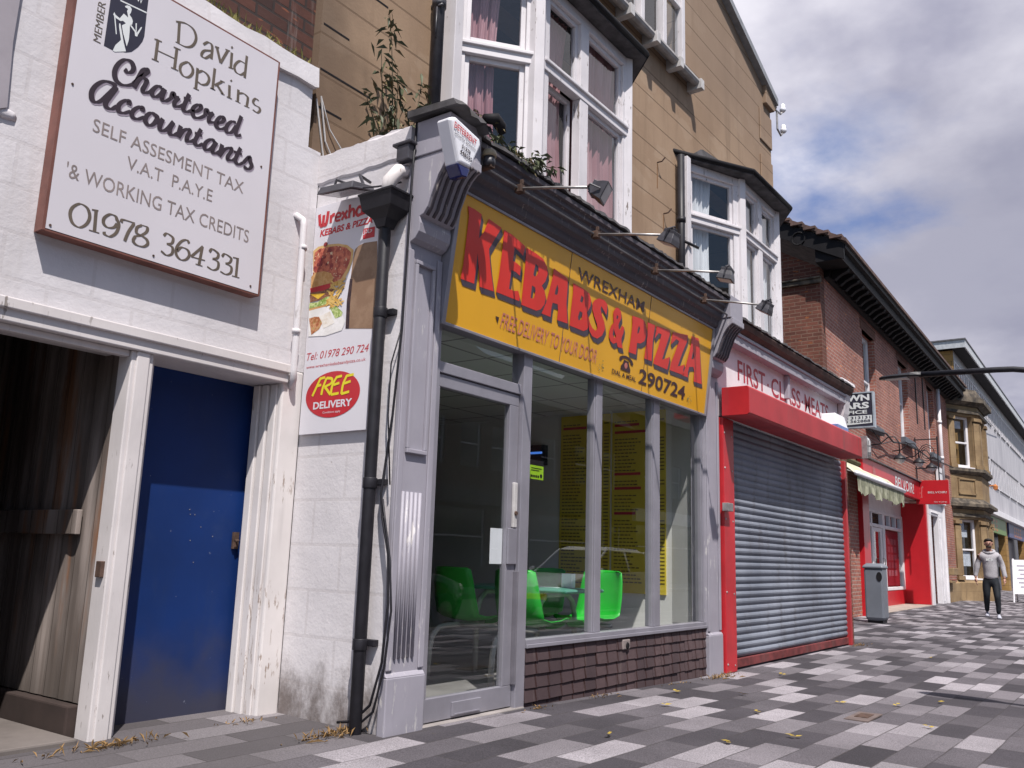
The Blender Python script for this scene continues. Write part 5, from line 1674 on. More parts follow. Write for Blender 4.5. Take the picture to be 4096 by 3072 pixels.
# roller shutter
rs = thing('roller_shutter', 'closed grey roller shutter in a red box and frame', 'shutter', (10.35, 3.44, 0.02))
mb = MB()
nz_ = 33
pr2 = []
z = 0.115
step = (2.46 - 0.115) / nz_
for k in range(nz_):
    for t, dd in ((0.0, 0.0), (0.12, 0.007), (0.32, 0.015), (0.55, 0.018), (0.78, 0.012), (0.93, 0.003)):
        pr2.append((3.462 - dd, z + (k + t) * step))
pr2.append((3.462, 2.46))
nn = len(pr2)
xs_ = [8.49 + i_ * 0.25 for i_ in range(17)]
vs = [(x, y + 0.0009 * math.sin(k * 1.3 + x * 2.1) * (0 < i_ < len(xs_) - 1), zz + 0.002 * math.sin(x * 1.7 + k * .05)) for i_, x in enumerate(xs_) for k, (y, zz) in enumerate(pr2)]
mb.add(vs, [(i * nn + k, (i + 1) * nn + k, (i + 1) * nn + k + 1, i * nn + k + 1) for i in range(len(xs_) - 1) for k in range(nn - 1)])
m = Mat('shutter_slats', 0.62, 0.12, 0.3)
col = m.mix(m.ramp(m.noise(0.9, 7, None, .6), .3, .72), (0.135, 0.15, 0.185), (0.225, 0.245, 0.29))
col = m.mix(m.ramp(m.noise(6, 7, (1, 1, .25), .65), .50, .70, 0, .65), col, (0.11, 0.105, 0.115))
col = m.mix(m.ramp(m.noise(38, 2), .745, .755, 0, .8), col, (0.55, 0.54, 0.54))
m.color(col)
build('slat_curtain', mb, m.m, rs)
mb = MB().box(8.50, 12.48, 3.435, 3.47, 0.02, 0.105)
build('bottom_rail', mb, 'dark_red_rail', rs, bevel=0.005)
mb = MB().box(8.225, 8.492, 3.395, 3.52, 0.0, 2.452)
g1 = build('side_guide', mb, 'red', rs, bevel=0.005)
mb = MB()
for z in (0.08, 0.75, 1.45, 1.95, 2.30):
    for x in (8.26,):
        mb.lathe((x, 3.395, z), [(.012, 0), (.008, .006)], 8, (0, -1, 0))
    mb.lathe((8.44, 3.395, z - .02), [(.010, 0), (.008, .005)], 8, (0, -1, 0))
build('rivets', mb, 'steel', g1)
mb = MB().box(12.482, 12.56, 3.40, 3.52, 0.0, 2.452)
build('side_guide', mb, 'red_faded', rs, bevel=0.005)
mb = MB()
pf = [(3.395, 2.455), (3.13, 2.455), (3.108, 2.475), (3.108, 2.725), (3.125, 2.745), (3.395, 2.745)]
mb.prism([(8.20, y, z) for y, z in pf], (4.08, 0, 0))
bx = build('roller_box', mb, 'red_faded', rs, bevel=0.004)
build('end_plate', MB().prism([(8.197, y, z) for y, z in [(3.39, 2.46), (3.13, 2.46), (3.113, 2.478), (3.113, 2.722), (3.127, 2.74), (3.39, 2.74)]], (-0.004, 0, 0)), 'red', bx)
# electric key switch, alarm, lamp
mb = MB().box(8.17, 8.30, 3.33, 3.394, 1.52, 1.60)
ke = solo('key_switch', mb, 'steel', 'small galvanised key switch box at the edge of the red shutter frame', 'switch', (8.23, 3.39, 1.52), bevel=0.005)
al = thing('alarm_box', 'pale blue and white alarm box sitting on the red roller box', 'alarm box', (11.6, 3.30, 2.75))
build('cover', MB().loft([ring4(11.33, 11.80, 3.17, 3.36, 2.748), ring4(11.33, 11.80, 3.15, 3.36, 2.80), ring4(11.36, 11.77, 3.18, 3.36, 2.95)]), 'white_plastic', al, bevel=0.012)
build('blue_band', MB().box(11.322, 11.808, 3.144, 3.362, 2.75, 2.80), simple('pale_blue_plastic', (0.16, 0.24, 0.50), 0.4), al, bevel=0.005)
bl = thing('bulkhead_lamp', 'upright glass bulkhead lamp with wire guard on the end of the red roller box', 'lamp', (12.37, 3.07, 2.47))
build('base', MB().box(12.281, 12.325, 3.04, 3.17, 2.46, 2.76), 'steel', bl)
build('glass_dome', MB().lathe((12.38, 3.07, 2.48), [(.02, 0), (.045, .02), (.05, .08), (.05, .20), (.04, .25), (.01, .275)], 14), simple('ribbed_lamp_glass', (0.55, 0.55, 0.56), 0.15, 0, .2, 20, .2, .7), bl, smooth=True)
mb = MB()
for a in range(0, 360, 45):
    mb.tube([(12.38 + .054 * math.cos(R(a)), 3.07 + .054 * math.sin(R(a)), 2.48), (12.38 + .056 * math.cos(R(a)), 3.07 + .056 * math.sin(R(a)), 2.70), (12.38, 3.07, 2.77)], .004, 4)
for z in (2.55, 2.64):
    mb.tube([(12.38 + .056 * math.cos(R(a)), 3.07 + .056 * math.sin(R(a)), z) for a in range(0, 361, 30)], .004, 4)
build('guard', mb, 'steel', bl)

# taxi office sign hanging end on to the wall
tsg = thing('taxi_sign', 'black and white town cars office sign projecting beside the butcher gutter', 'sign', (13.2, 3.5, 3.05))
TF = FW(13.19, 3.80)
build('box', MB().box(13.19, 13.28, 3.165, 3.80, 3.03, 3.515), 'crest_dark', tsg)
mb = MB().box(13.182, 13.29, 3.145, 3.164, 3.01, 3.535).box(13.182, 13.29, 3.801, 3.82, 3.01, 3.535).box(13.182, 13.29, 3.165, 3.80, 3.01, 3.029).box(13.182, 13.29, 3.165, 3.80, 3.516, 3.535)
build('frame', mb, simple('pale_blue_grey_frame', (0.40, 0.45, 0.50), 0.4, .2), tsg)
mb = text(MB(), TF, 'TOWN', 0.04, 0.60, 3.405, 3.50, 0.003, 0.04)
text(mb, TF, 'CARS', 0.07, 0.59, 3.290, 3.385, 0.003, 0.04)
text(mb, TF, 'OFFICE', 0.10, 0.56, 3.215, 3.268, 0.003, 0.03)
flat(mb, TF, [(0.012, 3.045), (0.622, 3.075), (0.622, 3.19), (0.012, 3.19)], 0.002, 1.0)
build('white_lettering', mb, 'crest_white', tsg)
mb = text(MB(), TF, '01978 313131', 0.05, 0.60, 3.140, 3.180, 0.004, 0.01)
text(mb, TF, '01978 362888', 0.05, 0.60, 3.088, 3.128, 0.004, 0.01)
build('number_lettering', mb, 'crest_dark', tsg)
build('bracket', MB().tube([(13.23, 3.8, 3.45), (13.23, 5.0, 3.45)], .018, 6).tube([(13.23, 3.8, 3.10), (13.23, 5.0, 3.10)], .018, 6), 'black_iron', tsg)
# ================================================================== RED BRICK BUILDING
wy = lambda x: 5.38 + 0.03 * (x - 30.2)


def wp(x, o, z):
    return Vector((x, wy(x) - o, z))


def wbox(mb, x0, x1, o0, o1, z0, z1):
    return mb.hexa([wp(x, o, z) for z in (z0, z1) for x, o in ((x0, o1), (x1, o1), (x1, o0), (x0, o0))])


def wprism(mb, prof, x0, x1):
    """profile of (offset, z) carried along the wall"""
    a = [wp(x0, o, z) for o, z in prof]
    b_ = [wp(x1, o, z) for o, z in prof]
    return mb.loft([a, b_])


rb = thing('red_brick_building', 'two storey red brick building with deep black eaves and red shopfront', 'building', (17.4, 5.0, 0))
wins = [(20.57, 21.83, 4.24, 6.42), (24.62, 25.90, 4.42, 6.52), (28.95, 30.10, 4.5, 6.6)]
mb = MB()
mb.holes(wins + [(20.05, 27.25, -1, 2.85), (27.6, 29.2, -1, 2.56)], (17.4, 33.3, 0, 6.92), lambda a0, a1, b0, b1: wbox(mb, a0, a1, -0.32, 0, b0, b1))
wbox(mb, 20.05, 27.25, -0.32, -0.02, 2.86, 3.1)
build('front_wall', mb, 'red_brick', rb)
mb = MB().prism([(17.394, 4.99, 0), (17.394, 12.8, 0), (17.394, 12.8, 6.92), (17.394, 8.9, 9.2), (17.394, 4.99, 6.89)], (-0.28, 0, 0))
build('gable_wall', mb, 'gable_brick', rb)
mb = MB().box(17.05, 17.11, 4.95, 9, 6.55, 6.64).box(17.02, 17.11, 4.95, 9, 6.641, 6.68)
build('string_course', mb, 'ledge', rb, bevel=0.01)
mb = MB().box(33.0, 33.3, 5.8, 12.8, 0, 6.92)
build('far_wall', mb, 'gable_brick', rb)
# eaves: soffit, fascia, gutter and brackets
mb = MB()
wprism(mb, [(0, 6.90), (0.50, 6.90), (0.50, 7.08), (0.58, 7.10), (0.58, 7.18), (0.52, 7.20), (0, 7.24)], 16.85, 33.3)
wprism(mb, [(0.002, 6.74), (0.10, 6.76), (0.14, 6.895), (0.002, 6.895)], 17.42, 33.3)
ev = build('eaves', mb, 'black_timber', rb)
for i in range(38):
    x = 17.5 + i * 0.42
    b_ = MB()
    wprism(b_, [(0.142, 6.72), (0.20, 6.70), (0.30, 6.78), (0.44, 6.84), (0.48, 6.896), (0.142, 6.896)], x, x + 0.13)
    build('eaves_bracket', b_, 'black_timber', ev)
mb = MB()
rf = lambda o: 7.20 + (0.58 - o) * 0.545
wprism(mb, [(0.62, 7.20), (-3.5, 7.20 + 4.12 * .545), (-3.5, 7.27 + 4.12 * .545), (0.62, 7.27)], 16.75, 33.4)
build('roof', mb, 'tile_roof', rb)
mb = MB()
for i in range(16):
    o = 0.55 - i * 0.25
    wbox(mb, 16.73, 16.92, o - .24, o, 7.275 + (0.6 - o) * .545, 7.315 + (0.62 - o) * .545)
build('verge_tiles', mb, 'tile_roof', rb)
mb = MB()
mb.prism([wp(16.80, 0.56, 6.86), wp(16.80, 0.56, 7.19), wp(16.80, -3.5, 9.43), wp(16.80, -3.5, 9.05)], (0.06, 0, 0))
mb.prism([wp(16.87, 0.50, 7.10), wp(16.87, 0.50, 7.16), wp(16.87, -3.5, 9.35), wp(16.87, -3.5, 9.30)], (0.25, 0, 0))
for o in (-0.3, -0.9, -1.5, -2.1):
    z = 7.0 - (o - .5) * .545
    mb.tube([(16.79, wy(17) - o + .13 * math.cos(a), z + .13 * math.sin(a)) for a in [R(k * 30) for k in range(13)]], 0.018, 5)
build('barge_board', mb, 'black_timber', rb)
# windows
for i, (x0, x1, z0, z1) in enumerate(wins):
    w = MB()
    for a, b_, c, d_ in ((x0, x0 + .10, z0, z1), (x1 - .10, x1, z0, z1), (x0 + .10, x1 - .10, z0, z0 + .09), (x0 + .10, x1 - .10, z1 - .09, z1), (x0 + .10, x1 - .10, (z0 + z1) / 2 - .03, (z0 + z1) / 2 + .03)):
        wbox(w, a, b_, -.24, -.15, c, d_)
    wo = build('window', w, 'white_trim', rb, bevel=0.01)
    p = MB()
    p.quad(wp(x0 + .1, -.19, z0), wp(x1 - .1, -.19, z0), wp(x1 - .1, -.19, z1), wp(x0 + .1, -.19, z1))
    build('pane', p, 'win_glass', wo)
    bd = MB()
    wbox(bd, x0 + .1, x1 - .1, -.31, -.29, z0, z1)
    build('blind', bd, simple('pale_roller_blind', (0.60, 0.62, 0.64), 0.8), wo)
    s = MB()
    wbox(s, x0 - .08, x1 + .10, -.10, .12, z0 - .15, z0)
    build('sill', s, simple('slate_blue_sill', (0.11, 0.125, 0.15), 0.6, 0, .3), wo, bevel=0.01)
    for xx in (x0 - .23, x1):
        q = MB()
        for k in range(14):
            if k % 2 == 0 or xx == x0 - .23:
                wbox(q, xx, xx + .23, -.10, .012, z0 + k * .15, z0 + k * .15 + .14)
    lt = MB()
    wbox(lt, x0 - .15, x1 + .15, -.1, .008, z1, z1 + .24)
    build('lintel', lt, 'gable_brick', wo)
# tie straps
mb = MB()
for x in (27.0, 28.2):
    wbox(mb, x, x + 0.05, 0, 0.03, 5.1, 6.68)
build('tie_strap', mb, 'black_iron', rb)
mb = MB().box(17.34, 17.395, 4.99, 5.12, 3.2, 6.5)
# shop fascia
mb = MB()
wbox(mb, 19.45, 27.1, 0.02, 0.14, 2.86, 3.34)
fb = build('shop_fascia', mb, 'shop_red', rb, bevel=0.01)
mb = MB()
wprism(mb, [(0.0, 3.345), (0.20, 3.345), (0.20, 3.37), (0.0, 3.47)], 19.40, 27.15)
build('fascia_flashing', mb, 'lead', fb)
BFm = Frame(wp(22.75, 0.141, 2.95), (1, 0.03, 0), (0, 0, 1))
build('fascia_lettering', text(MB(), BFm, 'BELVOIR!', 0, 2.35, 0.0, 0.28, 0.004, 0.01), 'crest_white', fb)
mb = MB()
for k in range(5):
    flat(mb, Frame(wp(20.3, 0.141, 2.95), (1, 0.03, 0), (0, 0, 1)), [(0.05 + k * .06, 0), (0.09 + k * .06, 0.02), (0.08 + k * .06, .30 - k * .03), (0.045 + k * .06, .28)], 0.004, 1.0)
build('fascia_emblem', mb, simple('faded_emblem_pink', (0.58, 0.20, 0.20), .5), fb)
# recessed shop window and door
mb = MB()
wbox(mb, 19.45, 20.04, -0.02, 0.10, 0.02, 2.855)
build('red_pilaster', mb, 'shop_red', rb, bevel=0.01)
mb = MB()
mb.prism([wp(27.26, 0.06, 0.05), wp(27.26, -0.62, 0.05), wp(27.26, -0.62, 2.85), wp(27.26, 0.06, 2.85)], (-0.05, 0, 0))
wbox(mb, 27.262, 27.40, -0.2, 0.06, 0.0, 2.84)
build('red_return', mb, 'shop_red', rb, bevel=0.006)
mb = MB()
wbox(mb, 20.05, 27.2, -.64, -.60, 2.46, 2.9)
wbox(mb, 20.05, 27.2, -.62, 0.0, 2.86, 2.93)
build('recess_lining', mb, 'white_trim', rb)
mb = MB()
wbox(mb, 24.80, 27.21, -.70, -.585, 0.04, 0.44)
build('red_riser', mb, 'shop_red', rb, bevel=0.006)
sw = MB()
for a, b_, c, d_ in ((24.72, 24.86, .44, 2.46), (27.02, 27.21, .52, 2.46), (24.70, 27.21, .44, .52), (24.86, 27.02, 2.04, 2.12), (20.06, 27.21, 2.40, 2.47), (23.30, 23.42, 0.05, 2.4), (24.60, 24.70, 0.05, 2.4), (23.42, 24.60, 2.04, 2.12), (20.06, 23.3, .44, .52), (22.2, 22.3, .52, 2.4), (25.5, 25.58, 2.12, 2.4), (26.25, 26.33, 2.12, 2.4), (20.06, 23.3, 2.04, 2.12)):
    wbox(sw, a, b_, -.68, -.575, c, d_)
swo = build('shop_window', sw, 'white_trim', rb, bevel=0.006)
mb = MB()
for a, b_ in ((20.06, 23.3), (24.86, 27.02)):
    mb.quad(wp(a, -.63, .5), wp(b_, -.63, .5), wp(b_, -.63, 2.42), wp(a, -.63, 2.42))
build('pane', mb, 'win_glass', swo)
mb = MB()
wbox(mb, 25.0, 26.95, -.68, -.66, 0.56, 2.0)
po_ = build('window_poster', mb, simple('deep_red_window_poster', (0.30, 0.012, 0.03), .5), swo)
PFm = Frame(wp(25.0, -.659, 0.56), (1, 0.03, 0), (0, 0, 1))
mb = MB()
for r in range(5):
    for c in range(3):
        rect(mb, PFm, 0.45 + c * .40, 0.75 + c * .40, 0.25 + r * .21, 0.40 + r * .21, 0.002, 0.006)
build('property_cards', mb, simple('pink_card', (0.55, 0.22, 0.25), .6), po_)
dm = MB()
for a, b_, c, d_ in ((23.44, 23.62, .08, 2.03), (24.40, 24.58, .08, 2.03), (23.62, 24.40, .08, .75), (23.62, 24.40, 1.93, 2.03)):
    wbox(dm, a, b_, -.66, -.60, c, d_)
dmo = build('shop_door', dm, 'white_trim', rb, bevel=0.006)
build('pane', MB().quad(wp(23.62, -.63, .75), wp(24.4, -.63, .75), wp(24.4, -.63, 1.93), wp(23.62, -.63, 1.93)), 'win_glass', dmo)
build('handle', MB().tube([wp(24.45, -.58, .95), wp(24.45, -.52, .95), wp(24.45, -.52, 1.25), wp(24.45, -.58, 1.25)], .015, 6), 'steel', dmo)
mb = MB()
wbox(mb, 20.05, 27.2, -.66, 0.10, -0.05, 0.05)
build('entrance_step', mb, 'beige_step', rb, bevel=0.01)
mb = MB()
wbox(mb, 19.5, 27.2, -3.1, -3.0, 0, 2.9)
wbox(mb, 20.1, 27.2, -3.0, -.72, 0, 0.04)
build('dim_shop_interior', mb, 'room_dark', rb)
# white door surround
mb = MB()
for a, b_, c, d_ in ((27.42, 27.78, 0.02, 2.56), (29.02, 29.95, 0.02, 2.56), (27.42, 29.95, 2.56, 3.02)):
    wbox(mb, a, b_, -.05, .10, c, d_)
wbox(mb, 29.25, 29.30, .10, .13, 0.1, 2.5)
wbox(mb, 29.80, 29.97, .10, .16, 0.0, 3.02)
wbox(mb, 27.40, 30.0, .10, .20, 2.95, 3.05)
wbox(mb, 27.8, 29.0, .10, .125, 2.63, 2.66)
ds_ = build('door_surround', mb, 'white_trim', rb, bevel=0.01)
mb = MB()
wbox(mb, 27.78, 29.02, -.40, -.34, 0.05, 2.55)
wbox(mb, 27.9, 28.3, -.34, -.32, 0.25, 1.0)
wbox(mb, 28.5, 28.9, -.34, -.32, 0.25, 1.0)
build('white_door', mb, 'white_trim', ds_, bevel=0.008)
mb = MB()
wbox(mb, 29.55, 30.35, .03, .10, 3.56, 4.14)
build('white_panel', mb, 'white_trim', rb, bevel=0.008)
mb = MB()
for k, z in enumerate((3.72, 3.95)):
    wbox(mb, 29.7, 30.25, .101, .106, z, z + .03)
build('panel_mark', mb, 'ink_dark', rb)
# stones at the foot of the wall
random.seed(41)
mb = MB()
wbox(mb, 30.0, 33.0, -.02, .10, 0.0, .62)
wbox(mb, 30.0, 30.9, .0, .30, 0.86, 1.08)
wbox(mb, 30.05, 30.85, .0, .22, 0.62, 0.70)
build('stone_base', mb, 'sandstone', rb, bevel=0.02)

# stone bay on the same building
sb = build('stone_bay', MB(), 'sandstone', rb) if False else None
PL = [(32.75, 5.46), (34.2, 4.72), (36.25, 4.79), (37.7, 5.6)]


def grow(plan, g):
    cx_ = sum(p[0] for p in plan) / 4
    o = []
    for i, (x, y) in enumerate(plan):
        dx = [-1.0, -0.5, 0.5, 1.0][i]
        o.append((x + dx * g * 1.3, y - (g if i in (1, 2) else 0)))
    return o + [(plan[3][0] + g * 1.3, 6.0), (plan[0][0] - g * 1.3, 6.0)]


def slab(mb, g, z0, z1, g2=None):
    a = [(x, y, z0) for x, y in grow(PL, g)]
    b_ = [(x, y, z1) for x, y in grow(PL, g if g2 is None else g2)]
    return mb.loft([a, b_])


mb = MB()
slab(mb, 0.10, 0, 0.62)
slab(mb, 0.10, 0.62, 0.70, 0.02)
slab(mb, 0.0, 2.72, 3.05)
slab(mb, 0.0, 3.42, 4.22)
slab(mb, 0.0, 6.28, 6.62)
stb = build('stone_bay', mb, 'sandstone', rb)
mb = MB()
slab(mb, 0.05, 2.80, 2.90)
slab(mb, 0.05, 3.06, 3.14, 0.12)
slab(mb, 0.22, 3.14, 3.24)
slab(mb, 0.22, 3.24, 3.41, 0.02)
slab(mb, 0.03, 4.23, 4.34, 0.14)
slab(mb, 0.14, 4.34, 4.44)
slab(mb, 0.08, 6.36, 6.46)
slab(mb, 0.05, 6.63, 6.75, 0.20)
slab(mb, 0.24, 6.75, 6.92)
slab(mb, 0.10, 6.93, 7.25, 0.0)
build('bay_cornices', mb, 'ledge', stb)
for (z0, z1) in ((0.71, 2.715), (4.445, 6.275)):
    for fi in range(3):
        mb = MB()
        f, L = face_xf(PL[fi], PL[fi + 1])
        fbox(mb, f, 0.0, 0.20 * L, -0.35, 0.0, z0, z1)
        fbox(mb, f, 0.80 * L, L, -0.35, 0.0, z0, z1)
        fbox(mb, f, 0.02, 0.19 * L, 0.0, 0.05, z0 + .14, z1 - .22)
        fbox(mb, f, 0.81 * L, L - .02, 0.0, 0.05, z0 + .14, z1 - .22)
        fbox(mb, f, 0.0, 0.20 * L, 0.0, 0.09, z1 - .16, z1 - .05)
        fbox(mb, f, 0.80 * L, L, 0.0, 0.09, z1 - .16, z1 - .05)
        fbox(mb, f, 0.0, 0.20 * L, 0.0, 0.09, z0, z0 + .13)
        fbox(mb, f, 0.80 * L, L, 0.0, 0.09, z0, z0 + .13)
        build('stone_piers', mb, 'sandstone', stb)
    for fi in range(3):
        f, L = face_xf(PL[fi], PL[fi + 1])
        w = MB()
        zm = z0 + (z1 - z0) * (0.48)
        for a, b_, c, d_ in ((.20 * L, .20 * L + .09, z0, z1), (.80 * L - .10, .80 * L, z0, z1), (.20 * L + .09, .80 * L - .1, z0, z0 + .14), (.2 * L + .09, .8 * L - .1, z1 - .08, z1), (.2 * L + .09, .8 * L - .1, zm, zm + .06)):
            fbox(w, f, a, b_, -.26, -.17, c, d_)
        fbox(w, f, .2 * L, .8 * L, -.14, .02, z0 - .002, z0 + .05)
        wo = build('window', w, 'white_trim', rb, bevel=0.01)
        build('pane', fquad(MB(), f, .2 * L + .09, .8 * L - .1, -.21, z0 + .14, z1 - .08), 'win_glass', wo)
        mb = fbox(MB(), f, .2 * L, .8 * L, -1.6, -1.55, z0, z1)
        build('dim_room', mb, 'room_dark', wo)
        if z0 < 1:
            q = MB()
            fbox(q, f, .28 * L, .66 * L, -.25, -.235, z0 + .45, zm - .03)
            fbox(q, f, .28 * L, .60 * L, -.25, -.235, zm + .45, zm + .70)
            fbox(q, f, .28 * L, .52 * L, -.25, -.235, z1 - .35, z1 - .10)
            build('window_notices', q, simple('white_notice_paper', (0.68, 0.70, 0.74), .7), wo)
        else:
            q = MB()
            fbox(q, f, .28 * L, .62 * L, -.25, -.235, z1 - .42, z1 - .16)
            build('window_notices', q, simple('white_notice_card', (0.66, 0.66, 0.70), .7), wo)
f, L = face_xf(PL[0], PL[1])
mb = MB()
for z0, z1 in ((3.55, 4.10),):
    for a, b_, c, d_ in ((.22 * L, .78 * L, z0, z0 + .05), (.22 * L, .78 * L, z1 - .05, z1), (.22 * L, .22 * L + .06, z0, z1), (.78 * L - .06, .78 * L, z0, z1)):
        fbox(mb, f, a, b_, 0, .035, c, d_)
build('carved_panel', mb, 'sandstone', stb)

# downpipe, cable, swan neck lamps, iron bracket, projecting sign, awning
mb = MB().tube([wp(30.5, .09, 3.05), wp(30.5, .09, 6.72)], .06, 10)
for z in (3.3, 4.45, 5.6):
    mb.tube([wp(30.5, .09, z), wp(30.5, .09, z + .09)], .075, 10)
solo('downpipe', mb, 'white_timber', 'white downpipe on the red brick wall beside the stone bay', 'drainpipe', wp(30.5, .09, 3.05), smooth=True)
mb = MB()
cp = [(17.6, 4.15), (20.0, 4.03), (22.0, 4.16), (22.8, 4.05), (24.3, 4.2), (26.4, 4.24), (28.0, 4.18), (30.0, 4.30), (32.4, 4.38)]
mb.tube([wp(x, .14, z) for x, z in cp], .022, 6)
mb.tube([wp(20.6, .13, 4.05), wp(21.5, .13, 3.85), wp(22.6, .13, 4.05)], .012, 5)
solo('cable', mb, 'black_iron', 'black cable sagging along the red brick wall under the window sills', 'cable', wp(25, .14, 4.2), smooth=True)
for (x, zb, zh, lab) in ((21.0, 3.77, 3.42, 'nearest swan neck lamp over the red shop fascia, left of the sagging wires'), (23.35, 3.90, 3.58, 'middle swan neck lamp over the white fascia lettering'), (25.1, 3.93, 3.63, 'farthest swan neck lamp, above the red projecting sign')):
    t = thing('swan_neck_lamp', lab, 'lamp', wp(x, .02, zb), 'swan neck lamps over the red shopfront')
    mb = MB().tube([wp(x, .0, zb), wp(x, .20, zb + .02), wp(x, .38, zb + .17), wp(x, .52, zb + .16), wp(x, .60, zb + .02), wp(x, .60, zh + .10)], .014, 7)
    build('arm', mb, 'black_iron', t, smooth=True)
    c = wp(x, .60, zh)
    build('shade', MB().lathe(c, [(.03, .13), (.045, .10), (.10, .07), (.135, .02), (.14, .0), (.12, .0)], 16), 'black_iron', t, smooth=True)
    build('globe', MB().lathe(c, [(.004, -.10), (.06, -.085), (.095, -.045), (.105, 0), (.09, .03)], 16), simple('pearl_lamp_glass', (0.52, 0.50, 0.50), .15, 0, .1, 5, 0, .7), t, smooth=True)
mb = MB()
for z in (4.55, 3.75):
    mb.tube([wp(26.3, 0, z), wp(26.3, .62, z)], .016, 6)
mb.tube([wp(26.3, .6, 3.3), wp(26.3, .6, 4.62)], .016, 6).tube([wp(26.3, .04, 3.3), wp(26.3, .04, 4.62)], .016, 6)
for k in range(3):
    mb.tube([wp(26.3, .32 + (.20 - .04 * k) * math.cos(a), 4.15 + (.26 - .06 * k) * math.sin(a)) for a in [R(j * 30 + 40 * k) for j in range(10)]], .011, 5)
solo('iron_bracket', mb, 'black_iron', 'scrolled black iron sign bracket on the red brick wall above the red projecting sign', 'bracket', wp(26.3, 0, 3.4))
bv = thing('projecting_sign', 'red double sided box sign standing out over the white doorway', 'sign', (26.0, 5.2, 2.75))
build('box', MB().box(25.99, 26.10, 4.395, 5.22, 2.745, 3.39), 'shop_red', bv, bevel=0.006)
BP = FW(25.988, 5.22)
mb = text(MB(), BP, 'BELVOIR!', 0.31, 0.775, 3.035, 3.09, 0.002, 0.0)
text(mb, BP, 'Sales & Lettings', 0.45, 0.765, 2.785, 2.822, 0.002)
build('lettering', mb, 'crest_white', bv)
mb = MB()
strokes(mb, BP, [[(90, 2900), (100, 3050), (95, 3150)], [(100, 3050), (150, 3060), (165, 3200)], [(150, 3060), (150, 2920)], [(165, 3200), (185, 3230), (190, 3190)], [(95, 3150), (120, 3180)], [(105, 2930), (170, 2940)]], .022, .010, 0.3, 0.002)
build('lion_emblem', mb, simple('pale_red_emblem', (0.62, 0.17, 0.17), .5), bv)
build('bracket', MB().tube([(26.05, 5.2, 3.3), (26.05, 5.4, 3.3)], .02, 6).tube([(26.05, 5.2, 2.85), (26.05, 5.4, 2.85)], .02, 6), 'black_iron', bv)

aw_ = thing('shop_awning', 'half open cream awning with a frayed valance on a white roller tube', 'awning', wp(19.5, 0, 3.1))
ax0, ax1 = 17.42, 21.9
mb = MB()
n = 24
top, bot = [], []
for i in range(n + 1):
    x = ax0 + (ax1 - ax0) * i / n
    top.append(wp(x, .03, 3.14))
    bot.append(wp(x, .46, 2.77 - .02 * math.sin(PI * i / n)))
mb.loft([top, bot], closed=False, caps=False)
m = Mat('cream_canvas', .9, 0, .1)
m.color(m.mix(m.ramp(m.noise(2.5, 7, (1, 1, .5)), .3, .72), (0.44, 0.42, 0.30), (0.62, 0.59, 0.47)))
MT['canvas'] = m.m
build('canvas', mb, 'canvas', aw_)
mb = MB()
random.seed(9)
vt, vb, cells = [], [], 150
for i in range(cells + 1):
    x = ax0 + (ax1 - ax0) * i / cells
    wv = 0.03 * math.sin(i * .33) + 0.012 * math.sin(i * .9)
    vt.append(wp(x, .48, 2.75 - .02 * math.sin(PI * i / cells)))
    drop = 0.30 + 0.04 * math.sin(i * .13) + 0.035 * abs(math.sin(i * .42)) + random.uniform(-.012, .012)
    vb.append(wp(x, .49 + wv, 2.75 - drop))
mid = [(a + b_) / 2 + Vector((0, .012 * math.sin(i * .33), 0)) for i, (a, b_) in enumerate(zip(vt, vb))]
mb.loft([vt, mid, vb], closed=False, caps=False)
m = Mat('mildewed_canvas', .9, 0, .1)
m.color(m.mix(m.ramp(m.noise(6, 7, (1, 1, .6)), .35, .7), (0.17, 0.175, 0.12), (0.36, 0.36, 0.27)))
build('valance', mb, m.m, aw_)
build('roller_tube', MB().tube([wp(ax0 - .06, .48, 2.78), wp(ax1 + .06, .48, 2.78)], .045, 10), 'white_plastic', aw_, smooth=True)
mb = MB().tube([wp(ax0 + .02, .02, 2.95), wp(ax0 + .02, .47, 2.78)], .015, 6).tube([wp(ax1 - .02, .02, 2.95), wp(ax1 - .02, .47, 2.78)], .015, 6)
build('awning_arm', mb, 'steel', aw_)
build('cassette', MB().tube([wp(ax0, .06, 3.17), wp(ax1, .06, 3.17)], .05, 8), 'moss', aw_)

# ================================================================== GREY OFFICE BLOCK
oy = lambda x: 6.05 + 0.022 * (x - 38.6)
zk_ = lambda z: 1.03 + (z - 1.03) * 1.061 if z > 1.03 else z


def op(x, o, z):
    return Vector((x, oy(x) - o, zk_(z)))


def obox(mb, x0, x1, o0, o1, z0, z1):
    return mb.hexa([op(x, o, z) for z in (z0, z1) for x, o in ((x0, o1), (x1, o1), (x1, o0), (x0, o0))])


ob_ = thing('office_block', 'long grey panelled modern office block over shops at the end of the street', 'building', (39, 6, 0))
mb = MB()
obox(mb, 38.6, 95, -.4, -.12, 3.68, 9.29)
obox(mb, 38.6, 95, -.12, .0, 3.68, 4.85)
obox(mb, 38.6, 95, -.12, .0, 6.10, 7.80)
obox(mb, 38.6, 95, -.12, .0, 8.95, 9.29)
m = Mat('grey_cladding', .6, 0, .3)
ca = edge(m, m.ma('DIVIDE', m.x, 0.62), 0.03)
col = m.mix(m.ramp(m.noise(1.2, 7, (1, 1, .3)), .3, .7), (0.37, 0.36, 0.385), (0.49, 0.475, 0.495))
col = m.mix(m.ma('MULTIPLY', ca, .6), col, (0.20, 0.20, 0.23))
m.color(col)
build('cladding', mb, m.m, ob_)
mb = MB()
random.seed(51)
for i in range(78):
    x = 38.8 + i * 0.62
    for z in (4.85, 6.10, 7.80):
        if random.random() < .85:
            obox(mb, x, x + .40, 0, .05, z - .05, z + .02)
build('cladding_ribs', mb, 'grey_black', ob_)
